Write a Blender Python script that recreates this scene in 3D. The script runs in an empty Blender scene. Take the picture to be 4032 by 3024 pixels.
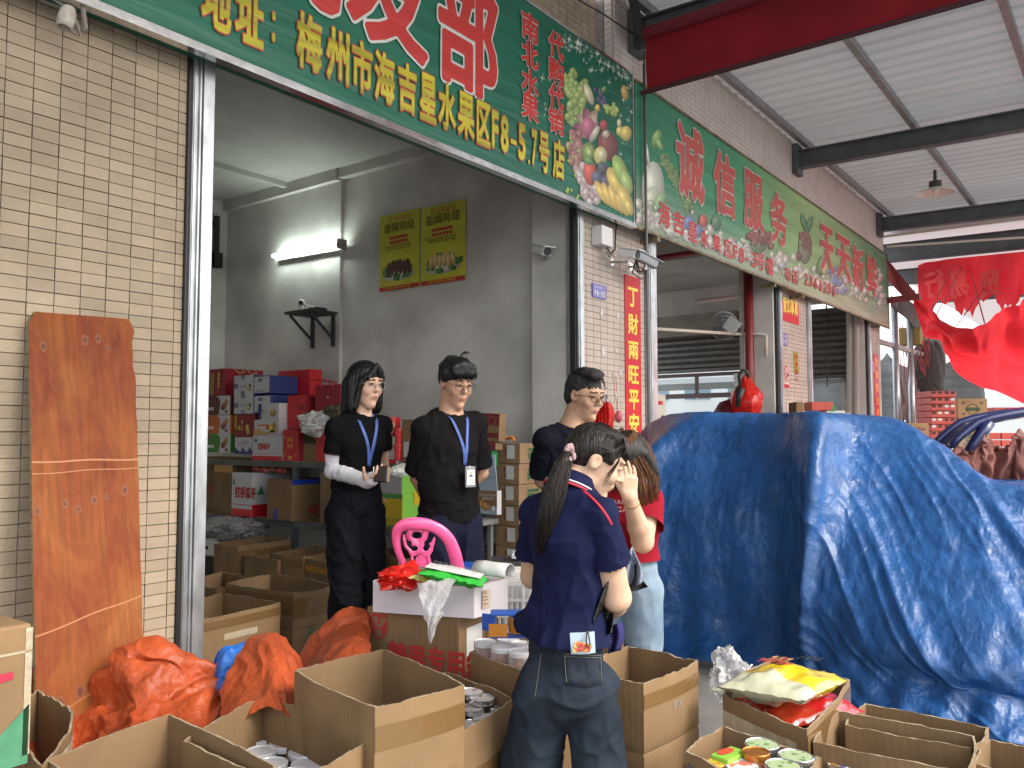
import bpy, bmesh, math, random
import numpy as np
from mathutils import Matrix, Vector
random.seed(7); rng = np.random.default_rng(7)
SC = bpy.context.scene; COL = SC.collection
# ------------------------------------------------------------ camera, sky, sun, exposure
CAMZ = 1.40
F, YAW, PIT, ROL = 3290.0, math.radians(52.8), math.radians(3.56), math.radians(-0.06)
_fw = np.array([math.sin(YAW)*math.cos(PIT), math.cos(YAW)*math.cos(PIT), math.sin(PIT)])
_r0 = np.array([math.cos(YAW), -math.sin(YAW), 0.0]); _u0 = np.cross(_r0, _fw)
_rt = _r0*math.cos(ROL)+_u0*math.sin(ROL); _up = -_r0*math.sin(ROL)+_u0*math.cos(ROL)
cam = bpy.data.cameras.new('camera'); cam.sensor_width = 36; cam.lens = F/4032*36
cam.clip_start = .05; cam.clip_end = 600
camo = bpy.data.objects.new('camera', cam); COL.objects.link(camo)
camo.matrix_world = Matrix(((_rt[0],_up[0],-_fw[0],0),(_rt[1],_up[1],-_fw[1],0),(_rt[2],_up[2],-_fw[2],CAMZ),(0,0,0,1)))
SC.camera = camo
SUN_EL, SUN_AZ = math.radians(40), math.radians(172)      # azimuth clockwise from +Y
wd = bpy.data.worlds.new('World'); SC.world = wd; wd.use_nodes = True
nt = wd.node_tree; bg = nt.nodes['Background']; sky = nt.nodes.new('ShaderNodeTexSky')
sky.sky_type = 'NISHITA'; sky.sun_disc = False; sky.sun_elevation = SUN_EL; sky.sun_rotation = SUN_AZ
sky.dust_density = 6; sky.air_density = 1.2
mx = nt.nodes.new('ShaderNodeMix'); mx.data_type = 'RGBA'; mx.inputs[0].default_value = .6
mx.inputs[7].default_value = (9.5, 9.8, 10.2, 1)          # hazy overcast veil over the blue
nt.links.new(sky.outputs[0], mx.inputs[6]); nt.links.new(mx.outputs[2], bg.inputs[0])
bg.inputs[1].default_value = .15
sl = bpy.data.lights.new('sun', 'SUN'); sl.energy = 1.0; sl.angle = math.radians(14); sl.color = (1, .95, .88)
so = bpy.data.objects.new('sun', sl); COL.objects.link(so)
so.rotation_euler = Vector((math.sin(SUN_AZ)*math.cos(SUN_EL), math.cos(SUN_AZ)*math.cos(SUN_EL), math.sin(SUN_EL))).to_track_quat('Z','Y').to_euler()
SC.view_settings.view_transform = 'Standard'; SC.view_settings.look = 'None'
SC.view_settings.exposure = 1.32; SC.view_settings.gamma = 1
SC.cycles.max_bounces = 8; SC.cycles.diffuse_bounces = 5; SC.cycles.sample_clamp_indirect = 6
SC.cycles.use_denoising = True

# ------------------------------------------------------------ picking helpers (photo point -> place)
def ray(u, v):
    u *= 1.82278; v *= 1.82278
    return _fw + _rt*(u-2016)/F - _up*(v-1512)/F
def W(u, v, X=None, Y=None, Z=None, D=None):
    r = ray(u, v)
    t = X/r[0] if X is not None else Y/r[1] if Y is not None else (Z-CAMZ)/r[2] if Z is not None else D
    p = r*t; p[2] += CAMZ; return p
# ------------------------------------------------------------ objects
def tagp(o, label=None, cat=None, group=None, kind=None):
    if label: o['label'] = label
    if cat: o['category'] = cat
    if group: o['group'] = group
    if kind: o['kind'] = kind
    return o
def thing(name, label, cat, loc=(0,0,0), group=None, rz=0):
    o = bpy.data.objects.new(name, None); COL.objects.link(o); o.location = loc
    o.rotation_euler = (0, 0, rz); o.empty_display_size = .1
    return tagp(o, label, cat, group)
def chain_loc(p):
    v = np.zeros(3)
    while p is not None: v = v + np.array(p.location[:]); p = p.parent
    return v
class MB:
    def __init__(s): s.v = []; s.f = []; s.m = []; s.uv = []; s.c = []
    def add(s, vs, fs, mi=0, uv=None, col=None):
        b = len(s.v); s.v += [tuple(map(float, p)) for p in vs]
        for f in fs: s.f.append(tuple(b+i for i in f)); s.m.append(mi)
        s.uv += list(uv) if uv is not None else [(0,0)]*len(vs)
        s.c += [col or (1,1,1)]*len(vs); return s
    def hexa(s, p, mi=0, col=None):      # p: 4 bottom ccw, 4 top ccw
        return s.add(p, [(3,2,1,0),(4,5,6,7),(0,1,5,4),(1,2,6,5),(2,3,7,6),(3,0,4,7)], mi, col=col)
    def box(s, x0,y0,z0,x1,y1,z1, mi=0, col=None):
        return s.hexa([(x0,y0,z0),(x1,y0,z0),(x1,y1,z0),(x0,y1,z0),(x0,y0,z1),(x1,y0,z1),(x1,y1,z1),(x0,y1,z1)], mi, col)
    def quad(s, a,b,c,d, mi=0, col=None): return s.add([a,b,c,d], [(0,1,2,3)], mi, [(0,0),(1,0),(1,1),(0,1)], col)
    def tube(s, pts, r, n=8, mi=0, cap=True, col=None):
        pts = [np.array(p, float) for p in pts]; m = len(pts); rs = r if hasattr(r,'__len__') else [r]*m
        ref = None; rings = []
        for i in range(m):
            t = pts[min(i+1,m-1)]-pts[max(i-1,0)]; t = t/(np.linalg.norm(t)+1e-12)
            if ref is None: ref = np.array([0,0,1.]) if abs(t[2])<.9 else np.array([1.,0,0])
            a = ref-t*(ref@t); a /= np.linalg.norm(a)+1e-12; b = np.cross(t,a); ref = a
            rings += [pts[i]+rs[i]*(a*math.cos(k*2*math.pi/n)+b*math.sin(k*2*math.pi/n)) for k in range(n)]
        fs = [(i*n+k, i*n+(k+1)%n, (i+1)*n+(k+1)%n, (i+1)*n+k) for i in range(m-1) for k in range(n)]
        if cap: fs += [tuple(range(n))[::-1], tuple((m-1)*n+k for k in range(n))]
        return s.add(rings, fs, mi, col=col)
    def bar(s, a, b, w, h, mi=0, up=(0,0,1), col=None):   # rectangular bar
        a = np.array(a,float); b = np.array(b,float); t = (b-a)/np.linalg.norm(b-a); u = np.array(up,float)
        if abs(t@u)>.95: u = np.array([1.,0,0])
        x = np.cross(t,u); x /= np.linalg.norm(x); y = np.cross(x,t); x *= w/2; y *= h/2
        return s.hexa([a-x-y,a+x-y,b+x-y,b-x-y,a-x+y,a+x+y,b+x+y,b-x+y], mi, col)
    def lathe(s, prof, c, n=20, mi=0, col=None, ax=(0,0,1), close=True):
        c = np.array(c,float); ax = np.array(ax,float); ax /= np.linalg.norm(ax)
        r = np.array([1.,0,0]) if abs(ax[0])<.9 else np.array([0,1.,0]); a = r-ax*(r@ax); a /= np.linalg.norm(a); b = np.cross(ax,a)
        vs = [c+ax*z+rr*(a*math.cos(k*2*math.pi/n)+b*math.sin(k*2*math.pi/n)) for rr,z in prof for k in range(n)]
        m = len(prof); fs = [(i*n+k, i*n+(k+1)%n, (i+1)*n+(k+1)%n, (i+1)*n+k) for i in range(m-1) for k in range(n)]
        if close: fs += [tuple(range(n))[::-1], tuple((m-1)*n+k for k in range(n))]
        return s.add(vs, fs, mi, col=col)
    def grid(s, P, mi=0, uv=True, flip=False):            # P [n][m][3]
        n, m = len(P), len(P[0]); vs = [P[i][j] for i in range(n) for j in range(m)]
        fs = [(i*m+j, i*m+j+1, (i+1)*m+j+1, (i+1)*m+j) for i in range(n-1) for j in range(m-1)]
        if flip: fs = [f[::-1] for f in fs]
        return s.add(vs, fs, mi, [(j/(m-1), i/(n-1)) for i in range(n) for j in range(m)])
    def ell(s, c, r, n=12, m=8, mi=0, col=None):
        vs = [(c[0]+r[0]*math.sin(math.pi*i/m)*math.cos(2*math.pi*j/n), c[1]+r[1]*math.sin(math.pi*i/m)*math.sin(2*math.pi*j/n), c[2]+r[2]*math.cos(math.pi*i/m)) for i in range(m+1) for j in range(n)]
        return s.add(vs, [(i*n+j,(i+1)*n+j,(i+1)*n+(j+1)%n,i*n+(j+1)%n) for i in range(m) for j in range(n)], mi, col=col)
    def build(s, name, mats, parent=None, smooth=False, solid=0, bevel=0, auto=False, **tags):
        mats = mats if isinstance(mats,(list,tuple)) else [mats]
        v = np.array(s.v, float).reshape(-1,3)
        if parent is not None:
            off = chain_loc(parent)
        else:
            off = np.array([(v[:,0].min()+v[:,0].max())/2, (v[:,1].min()+v[:,1].max())/2, v[:,2].min()])
        if parent is not None and abs(parent.rotation_euler[2])>1e-6: off = np.zeros(3)
        me = bpy.data.meshes.new(name); me.from_pydata((v-off).tolist(), [], s.f)
        for m_ in mats: me.materials.append(m_)
        me.polygons.foreach_set('material_index', s.m)
        if smooth: me.polygons.foreach_set('use_smooth', [True]*len(s.f))
        ul = me.uv_layers.new(name='UVMap'); li = np.empty(len(me.loops), int); me.loops.foreach_get('vertex_index', li)
        ul.data.foreach_set('uv', np.array(s.uv, float)[li].ravel())
        ca = me.color_attributes.new('Col', 'FLOAT_COLOR', 'POINT')
        cc = np.ones((len(v),4)); cc[:,:3] = np.array(s.c, float); ca.data.foreach_set('color', cc.ravel())
        me.update()
        o = bpy.data.objects.new(name, me); COL.objects.link(o)
        if parent is not None: o.parent = parent
        else: o.location = off
        if solid: md = o.modifiers.new('s','SOLIDIFY'); md.thickness = solid; md.offset = 0
        if bevel: md = o.modifiers.new('b','BEVEL'); md.width = bevel; md.segments = 2; md.limit_method = 'ANGLE'
        if auto:
            for p in me.polygons: p.use_smooth = True
            me.set_sharp_from_angle(angle=math.radians(40))
        return tagp(o, **tags)
def copy_obj(o, loc, parent=None):
    c = o.copy(); COL.objects.link(c); c.location = loc; c.parent = parent; return c
# ------------------------------------------------------------ materials
MATS = {}
def M(name, col=(.5,.5,.5), rough=.6, metal=0, var=0, vs=4, bump=0, bs=60, trans=0, alpha=1, emit=0, spec=.5, stretch=(1,1,1), col2=None, sss=0, bd=.01, transl=0, aniso=0, coat=0, detail=4, ramp=(.38,.62), coords='Object', attr=False, sheen=0):
    if name in MATS: return MATS[name]
    m = bpy.data.materials.new(name); m.use_nodes = True; t = m.node_tree; b = t.nodes['Principled BSDF']; N = t.nodes.new; L = t.links.new
    b.inputs['Roughness'].default_value = rough; b.inputs['Metallic'].default_value = metal
    b.inputs['Specular IOR Level'].default_value = spec; b.inputs['Coat Weight'].default_value = coat; b.inputs['Coat Roughness'].default_value = .15
    b.inputs['Transmission Weight'].default_value = trans; b.inputs['Alpha'].default_value = alpha
    if sheen: b.inputs['Sheen Weight'].default_value = sheen
    if sss: b.inputs['Subsurface Weight'].default_value = sss; b.inputs['Subsurface Radius'].default_value = (.012,.005,.003); b.inputs['Subsurface Scale'].default_value = 1
    tc = N('ShaderNodeTexCoord'); mp = N('ShaderNodeMapping'); mp.inputs['Scale'].default_value = stretch
    if coords == 'World': L(N('ShaderNodeNewGeometry').outputs['Position'], mp.inputs[0])
    else: L(tc.outputs[coords], mp.inputs[0])
    c1 = (*col,1); out = None
    if attr:
        at = N('ShaderNodeAttribute'); at.attribute_name = 'Col'; out = at.outputs['Color']
    if var or col2:
        nz = N('ShaderNodeTexNoise'); nz.inputs['Scale'].default_value = vs; nz.inputs['Detail'].default_value = detail; L(mp.outputs[0], nz.inputs[0])
        r = N('ShaderNodeMapRange'); r.inputs[1].default_value = ramp[0]; r.inputs[2].default_value = ramp[1]; L(nz.outputs[0], r.inputs[0])
        x = N('ShaderNodeMix'); x.data_type = 'RGBA'; L(r.outputs[0], x.inputs[0])
        if out is not None:
            x.blend_type = 'MULTIPLY'; x.inputs[7].default_value = (1-var,1-var,1-var,1); L(out, x.inputs[6])
        else:
            x.inputs[6].default_value = c1; x.inputs[7].default_value = (*col2,1) if col2 else (*[max(0,k*(1-var)) for k in col],1)
        out = x.outputs[2]
    if out is not None: L(out, b.inputs['Base Color'])
    else: b.inputs['Base Color'].default_value = c1
    if bump:
        nb = N('ShaderNodeTexNoise'); nb.inputs['Scale'].default_value = bs; nb.inputs['Detail'].default_value = 5; L(mp.outputs[0], nb.inputs[0])
        bp = N('ShaderNodeBump'); bp.inputs['Strength'].default_value = bump; bp.inputs['Distance'].default_value = bd; L(nb.outputs[0], bp.inputs['Height']); L(bp.outputs[0], b.inputs['Normal'])
    if emit: b.inputs['Emission Color'].default_value = c1; b.inputs['Emission Strength'].default_value = emit
    if transl:
        tl = N('ShaderNodeBsdfTranslucent'); ms = N('ShaderNodeMixShader'); ms.inputs[0].default_value = transl
        if out is not None: L(out, tl.inputs[0])
        else: tl.inputs[0].default_value = c1
        o_ = t.nodes['Material Output']; L(b.outputs[0], ms.inputs[1]); L(tl.outputs[0], ms.inputs[2]); L(ms.outputs[0], o_.inputs[0])
    MATS[name] = m; return m
def nodes(m): return m.node_tree, m.node_tree.nodes['Principled BSDF'], m.node_tree.nodes.new, m.node_tree.links.new
# thin clear plastic / glass: transparent + glossy
def clear(name, tint=(.9,.9,.9), amt=.75, rough=.1, bump=0, bs=20, dif=1):
    if name in MATS: return MATS[name]
    m = bpy.data.materials.new(name); m.use_nodes = True; t = m.node_tree; b = t.nodes['Principled BSDF']; N = t.nodes.new; L = t.links.new
    b.inputs['Base Color'].default_value = (*[dif*k for k in tint],1); b.inputs['Roughness'].default_value = rough; b.inputs['Specular IOR Level'].default_value = .8
    tr = N('ShaderNodeBsdfTransparent'); tr.inputs[0].default_value = (*[.5+.5*k for k in tint],1)
    fr = N('ShaderNodeLayerWeight'); fr.inputs[0].default_value = .3
    mr = N('ShaderNodeMapRange'); mr.inputs[3].default_value = 1-amt; mr.inputs[4].default_value = 1; L(fr.outputs[1], mr.inputs[0])
    ms = N('ShaderNodeMixShader'); L(mr.outputs[0], ms.inputs[0]); L(tr.outputs[0], ms.inputs[1]); L(b.outputs[0], ms.inputs[2]); L(ms.outputs[0], t.nodes['Material Output'].inputs[0])
    if bump:
        nb = N('ShaderNodeTexNoise'); nb.inputs['Scale'].default_value = bs; tc = N('ShaderNodeTexCoord'); L(tc.outputs['Object'], nb.inputs[0])
        bp = N('ShaderNodeBump'); bp.inputs['Strength'].default_value = bump; bp.inputs['Distance'].default_value = .02; L(nb.outputs[0], bp.inputs['Height']); L(bp.outputs[0], b.inputs['Normal'])
    MATS[name] = m; return m
STONE = M('tile_stone', (.43,.345,.245), .75, var=.16, vs=3, bump=.5, bs=55, bd=.006, coords='World')
def percell(m):
    t, b, N, L = nodes(m); g = N('ShaderNodeNewGeometry'); dv = N('ShaderNodeVectorMath'); dv.operation = 'DIVIDE'; dv.inputs[1].default_value = (.1,9,.0487); ad = N('ShaderNodeVectorMath'); ad.inputs[1].default_value = (-1.283,0,-2.734+.0487*60)
    L(g.outputs['Position'],ad.inputs[0]); L(ad.outputs[0],dv.inputs[0]); fl = N('ShaderNodeVectorMath'); fl.operation = 'FLOOR'; L(dv.outputs[0],fl.inputs[0]); wn = N('ShaderNodeTexWhiteNoise'); L(fl.outputs[0],wn.inputs[0])
    mr = N('ShaderNodeMapRange'); mr.inputs[3].default_value = .86; mr.inputs[4].default_value = 1.04; L(wn.outputs[0],mr.inputs[0]); big = N('ShaderNodeTexNoise'); big.inputs['Scale'].default_value = 1.1; big.inputs['Detail'].default_value = 7; L(g.outputs['Position'],big.inputs[0]); m2 = N('ShaderNodeMapRange'); m2.inputs[1].default_value = .3; m2.inputs[2].default_value = .6; m2.inputs[3].default_value = .84; m2.inputs[4].default_value = 1; L(big.outputs[0],m2.inputs[0])
    mu = N('ShaderNodeMath'); mu.operation = 'MULTIPLY'; L(mr.outputs[0],mu.inputs[0]); L(m2.outputs[0],mu.inputs[1]); src = b.inputs['Base Color'].links[0].from_socket; vm = N('ShaderNodeVectorMath'); vm.operation = 'SCALE'; L(src,vm.inputs[0]); L(mu.outputs[0],vm.inputs['Scale']); L(vm.outputs[0],b.inputs['Base Color'])
percell(STONE)
STONE2 = M('tile_stone_pale', (.52,.44,.38), .7, var=.12, vs=5, bump=.3, bs=55, bd=.004, coords='World')
GROUT = M('grout', (.30,.265,.25), .9, var=.25, vs=20)
PLASTER = M('plaster', (.64,.62,.58), .9, var=.28, vs=1.6, bump=.15, bs=14, detail=9, col2=(.46,.445,.42))
GALV = M('galvanised', (.55,.58,.60), .38, .75, var=.3, vs=16, bump=.08, bs=30, stretch=(1,1,.35))
STEEL = M('grey_steel', (.12,.13,.14), .55, .1, var=.25, vs=6)
STEEL2 = M('pale_steel', (.33,.34,.35), .45, .5, var=.25, vs=10, stretch=(1,1,.5))
CHROME = M('polished_trim', (.72,.72,.72), .18, .95, var=.2, vs=9, bump=.15, bs=9)
BLACK = M('black_plastic', (.02,.02,.022), .45)
WHITEP = M('white_plastic', (.7,.7,.68), .4)
CONC = M('concrete', (.20,.195,.185), .85, var=.4, vs=2.5, bump=.2, bs=40)
KRAFT = M('kraft', (.235,.145,.068), .8, var=.22, vs=4, bump=.2, bs=14, bd=.01)
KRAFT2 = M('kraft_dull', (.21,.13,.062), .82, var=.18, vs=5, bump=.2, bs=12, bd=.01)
KRAFTE = M('kraft_edge', (.34,.27,.18), .9, var=.35, vs=60)
for _m in (KRAFT, KRAFT2):                                # flutes showing through the liner
    t, b, N, L = nodes(_m); tc = N('ShaderNodeTexCoord'); wv = N('ShaderNodeTexWave'); wv.bands_direction = 'DIAGONAL'; mp = N('ShaderNodeMapping'); mp.inputs['Scale'].default_value = (1,1,.0)
    wv.inputs['Scale'].default_value = 28; wv.inputs['Distortion'].default_value = .6; L(tc.outputs['Object'], mp.inputs[0]); L(mp.outputs[0], wv.inputs[0])
    bp = N('ShaderNodeBump'); bp.inputs['Strength'].default_value = .12; bp.inputs['Distance'].default_value = .004; L(wv.outputs[0], bp.inputs['Height'])
    old = b.inputs['Normal'].links[0].from_node; L(old.outputs[0], bp.inputs['Normal']); L(bp.outputs[0], b.inputs['Normal'])
TAPE = M('packing_tape', (.165,.095,.038), .22, coat=.4, bump=.25, bs=25, spec=.7)
TAPEC = clear('clear_tape', (.75,.68,.5), .6, .12, .5, 30)
PAPER = M('paper', (.62,.62,.60), .7, var=.08, vs=20)
INK = M('ink_black', (.03,.03,.03), .7); INKR = M('ink_red', (.45,.03,.03), .7); INKG = M('ink_green', (.03,.20,.07), .7)
INKGREY = M('ink_grey', (.25,.25,.25), .8); INKW = M('ink_white', (.75,.75,.75), .6); INKY = M('ink_yellow', (.70,.55,.03), .5); GOLD = M('ink_gold', (.85,.62,.06), .4)
PRINT = M('print_colours', rough=.55, attr=True)
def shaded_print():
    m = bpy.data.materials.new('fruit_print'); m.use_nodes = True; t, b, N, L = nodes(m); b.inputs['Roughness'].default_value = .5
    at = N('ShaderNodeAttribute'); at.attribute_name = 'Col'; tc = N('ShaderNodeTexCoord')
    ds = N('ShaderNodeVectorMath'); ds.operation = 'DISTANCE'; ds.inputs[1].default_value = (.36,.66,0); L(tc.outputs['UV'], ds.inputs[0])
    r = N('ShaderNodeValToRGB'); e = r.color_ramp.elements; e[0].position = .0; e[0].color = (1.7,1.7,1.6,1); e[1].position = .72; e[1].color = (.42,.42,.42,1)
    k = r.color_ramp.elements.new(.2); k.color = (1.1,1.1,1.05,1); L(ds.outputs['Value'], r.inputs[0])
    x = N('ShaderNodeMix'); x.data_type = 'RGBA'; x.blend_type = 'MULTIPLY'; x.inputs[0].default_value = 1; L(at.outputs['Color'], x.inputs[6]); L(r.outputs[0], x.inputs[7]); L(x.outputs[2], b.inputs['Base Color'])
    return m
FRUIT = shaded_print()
# ------------------------------------------------------------ lettering
_gc = {}
def glyph(ch, off=.0, vec=False):
    k = (ch, off)
    if k in _gc: return _gc[k]
    c = bpy.data.curves.new('t','FONT'); c.body = ch; c.size = 1; c.offset = off; c.resolution_u = 2
    o = bpy.data.objects.new('t', c); COL.objects.link(o)
    me = bpy.data.meshes.new_from_object(o.evaluated_get(bpy.context.evaluated_depsgraph_get()))
    v = np.array([q.co[:2] for q in me.vertices]); f = [tuple(p.vertices) for p in me.polygons]
    bpy.data.objects.remove(o); bpy.data.curves.remove(c); bpy.data.meshes.remove(me)
    _gc[k] = (v, f); return _gc[k]
_sd = {}
def glyph_sdf(ch, off, n=72):
    """bold glyph: contour of the glyph's distance field, no overlaps"""
    if (ch,off,'f') in _gc: return _gc[(ch,off,'f')]
    if ch not in _sd:
        v, f = glyph(ch, 0); ed = {}
        for p in f:
            for a,b in zip(p,p[1:]+p[:1]): k = (min(a,b),max(a,b)); ed[k] = ed.get(k,0)+1
        E = [(v[a],v[b]) for (a,b),c in ed.items() if c == 1]; A_ = np.array([e[0] for e in E]); B_ = np.array([e[1] for e in E])
        lo, hi = v.min(0)-.09, v.max(0)+.09; h = (hi-lo).max()/n; nx, ny = int((hi-lo)[0]/h)+2, int((hi-lo)[1]/h)+2
        gx = lo[0]+np.arange(nx)*h; gy = lo[1]+np.arange(ny)*h; Gx, Gy = np.meshgrid(gx,gy); Pt = np.stack([Gx.ravel(),Gy.ravel()],1)
        D_ = B_-A_; L2 = (D_**2).sum(1)+1e-12; best = np.full(len(Pt),9.); cr = np.zeros(len(Pt),int)
        for a,b,d,l in zip(A_,B_,D_,L2):
            t = np.clip(((Pt-a)@d)/l,0,1); q = Pt-a-t[:,None]*d; best = np.minimum(best,(q**2).sum(1))
            if a[1] != b[1]: c_ = ((a[1] > Pt[:,1]) != (b[1] > Pt[:,1])); xi = a[0]+(Pt[:,1]-a[1])*(b[0]-a[0])/(b[1]-a[1]); cr += (c_ & (Pt[:,0] < xi))
        sd = np.sqrt(best)*np.where(cr%2 == 1,-1,1); _sd[ch] = (sd.reshape(ny,nx),gx,gy)
    sd, gx, gy = _sd[ch]; S = off-sd; ins = S > 0; V = []; Fc = []; ny, nx = S.shape
    for j in range(ny-1):
        i = 0
        while i < nx-1:
            c4 = (ins[j,i],ins[j,i+1],ins[j+1,i+1],ins[j+1,i])
            if all(c4):
                k = i
                while k < nx-1 and ins[j,k+1] and ins[j+1,k+1]: k += 1
                b = len(V); V += [(gx[i],gy[j]),(gx[k],gy[j]),(gx[k],gy[j+1]),(gx[i],gy[j+1])]; Fc.append((b,b+1,b+2,b+3)); i = k; continue
            if any(c4):
                cs = [(i,j),(i+1,j),(i+1,j+1),(i,j+1)]; pl_ = []
                for a in range(4):
                    (x0,y0),(x1,y1) = cs[a],cs[(a+1)%4]; s0,s1 = S[y0,x0],S[y1,x1]
                    if s0 > 0: pl_.append((gx[x0],gy[y0]))
                    if (s0 > 0) != (s1 > 0): t = s0/(s0-s1); pl_.append((gx[x0]+(gx[x1]-gx[x0])*t,gy[y0]+(gy[y1]-gy[y0])*t))
                b = len(V); V += pl_; Fc.append(tuple(range(b,b+len(pl_))))
            i += 1
    _gc[(ch,off,'f')] = (np.array(V),Fc); return _gc[(ch,off,'f')]
def put_glyph(mb, ch, o, U, V, box=None, off=.02, base=None, mi=0, nrm=None, h=.004):
    """map glyph so its (base-offset) bounding box fills o..o+U..o+V ; heavier outline keeps registration"""
    if len(glyph(ch,0)[0]) == 0: return
    v, f = glyph_sdf(ch, off)
    v0 = glyph_sdf(ch, base if base is not None else off)[0]; lo, hi = v0.min(0), v0.max(0); d = np.maximum(hi-lo, 1e-3)
    q = (v-lo)/d; o = np.array(o,float); U = np.array(U,float); V = np.array(V,float)
    n = np.cross(U,V); n /= np.linalg.norm(n)
    mb.add([o+U*a+V*b+n*h for a,b in q], f, mi)
def line_text(mb, s, o, U, V, size, gap=1.05, off=.02, h=.003, mi=0, narrow=1.0):
    """one line of text; U unit right, V unit up; size = em height"""
    o = np.array(o,float); U = np.array(U,float); V = np.array(V,float); n = np.cross(U,V); n /= np.linalg.norm(n); x = 0
    for ch in s:
        wide = ord(ch) > 0x2e80
        if ch != ' ':
            v, f = glyph_sdf(ch, off) if (off > .035 or size > .1) else glyph(ch, 0); mb.add([o+U*(x+a*size*narrow)+V*b*size+n*h for a,b in v], f, mi)
        if wide: x += size*gap*narrow
        else:
            wdt = (glyph(ch,0)[0][:,0].max()+.06 if ch != ' ' else .3); x += size*wdt*gap*narrow
    return x
# ------------------------------------------------------------ ground and building
FY = 3.353
g = MB(); g.quad((-60,-60,0),(120,-60,0),(120,90,0),(-60,90,0)); g.build('ground', CONC, kind='structure')
g = MB(); g.box(-4.2,2.95,.005,13.9,8.3,.12); g.build('shop_floor', M('floor', (.13,.125,.115), .7, var=.35, vs=3, bump=.1, bs=30), kind='structure')
bld = thing('shop_building', 'beige tiled market building with open shop bays under a steel canopy', 'building', (6, 3.4, 0))
w = MB()
w.box(.25,3.36,0, 2.02,3.75,4.0); w.box(-4,3.40,3.55,.25,3.75,4.0)                           # left wall core
w.box(-4,3.36,4.0, 5.66,3.75,5.6); w.box(5.66,3.28,4.0,14.2,3.75,5.6); w.box(5.66,3.36,3.45,14.2,3.75,4.0); w.box(2.02,3.40,3.55,5.66,3.75,4.0)
w.box(5.24,3.36,0,6.26,3.75,3.45); w.box(9.52,3.36,0,10.5,3.75,3.45); w.box(13.42,3.36,0,14.14,3.75,3.45)
w.build('wall_core', GROUT, bld)
pl = MB()
pl.box(5.32,3.75,.12, 5.5,6.06,4.0); pl.box(5.28,6.06,.12, 5.5,8.16,4.0); pl.box(5.196,3.376,.12, 5.235,3.402,3.5); pl.box(5.2,3.403,.12, 5.5,3.75,3.97)
pl.box(-4.2,8.16,.12, 5.5,8.3,4.0); pl.box(-4.2,3.76,.12, -4.0,8.16,4.0); pl.box(5.0,7.9,.12,5.279,8.159,3.949)
pl.box(5.24,3.76,3.86,5.319,6.059,3.95); pl.box(5.22,6.061,3.84,5.279,7.899,3.95)
pl.build('room_wall', PLASTER, bld)
CEIL = M('ceiling_paint', (.52,.52,.48), .9, var=.2, vs=1.2)
c = MB(); c.box(-4.2,3.75,3.952, 5.6,8.3,4.1); c.box(5.5,3.75,3.95,14.1,8.3,4.1); c.box(1.91,6.80,3.90,5.25,6.86,3.951); c.build('ceiling', CEIL, bld)
LIGHTP = M('painted_concrete', (.66,.63,.58), .85, var=.14, vs=2.5, bump=.1, bs=20)
for bx in ((9.36,3.36,.12,9.5,3.76,3.94),(13.26,3.36,.12,13.4,3.62,3.94),(6.40,3.755,.12,6.5,4.05,3.94)): c = MB(); c.box(*bx); c.build('pilaster', LIGHTP, bld)
c = MB(); c.box(5.51,3.76,.12,5.6,8.2,3.94); c.build('party_wall', LIGHTP, bld); c = MB(); c.box(9.5,3.76,3.6,9.8,8.2,3.94); c.build('ceiling_beam', LIGHTP, bld)
e = MB()                                                   # end wall with two openings
for y0,y1,z0,z1 in ((3.40,3.64,.12,3.95),(3.64,4.45,3.5,3.95),(4.45,5.35,.12,3.95),(5.35,7.05,3.45,3.95),(7.05,8.3,.12,3.95)): e.box(13.4,y0+.36*(y0<3.5),z0,13.55,y1,z1)
e.box(5.6,8.16,.12,9.5,8.3,3.95)
e.build('end_wall', LIGHTP, bld)
SLAT = M('shutter_grey', (.17,.16,.145), .5, .4, var=.2, vs=8)
FRM = M('window_frame', (.14,.10,.09), .5)
for y0,y1,zt,zb in ((3.64,4.45,3.5,2.35),(5.35,7.05,3.45,2.55)):
    r = MB(); n = int((zt-zb)/.105)
    for i in range(n):
        z = zb+i*.105; r.add([(13.39,y0,z),(13.39,y1,z),(13.355,y0,z+.03),(13.355,y1,z+.03),(13.355,y0,z+.075),(13.355,y1,z+.075),(13.39,y0,z+.105),(13.39,y1,z+.105)], [(0,1,3,2),(2,3,5,4),(4,5,7,6)])
    r.box(13.33,y0,zb-.06,13.39,y1,zb-.003)
    if y0 > 5: r.box(13.15,y0,zt-.34,13.32,y1,zt+.02, 1)
    sh = r.build('roller_shutter', [SLAT, M('shutter_box', (.27,.25,.2), .6, var=.2)], bld)
    f = MB()
    for a,b_ in ((y0,y0+.05),(y1-.05,y1)): f.box(13.40,a,.5,13.46,b_,zb-.07)
    f.box(13.395,y0+.051,1.55 if y0<5 else 2.05,13.455,y1-.051,1.62 if y0<5 else 2.13); f.box(13.392,y0+.052,.5,13.457,y1-.052,.56); f.box(13.391,y0+.053,zb-.13,13.458,y1-.053,zb-.07)
    if y0 > 5: f.box(13.401,6.15,2.131,13.451,6.2,zb-.131)
    f.build('window_frame', FRM if y0>5 else M('alu_frame', (.42,.42,.41), .4, .3), bld)
    p = MB(); p.box(13.42,y0+.05,.56,13.426,y1-.05,zb-.13); p.build('window_pane', clear('window_glass', (.8,.85,.85), .93, .05), bld)
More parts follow.
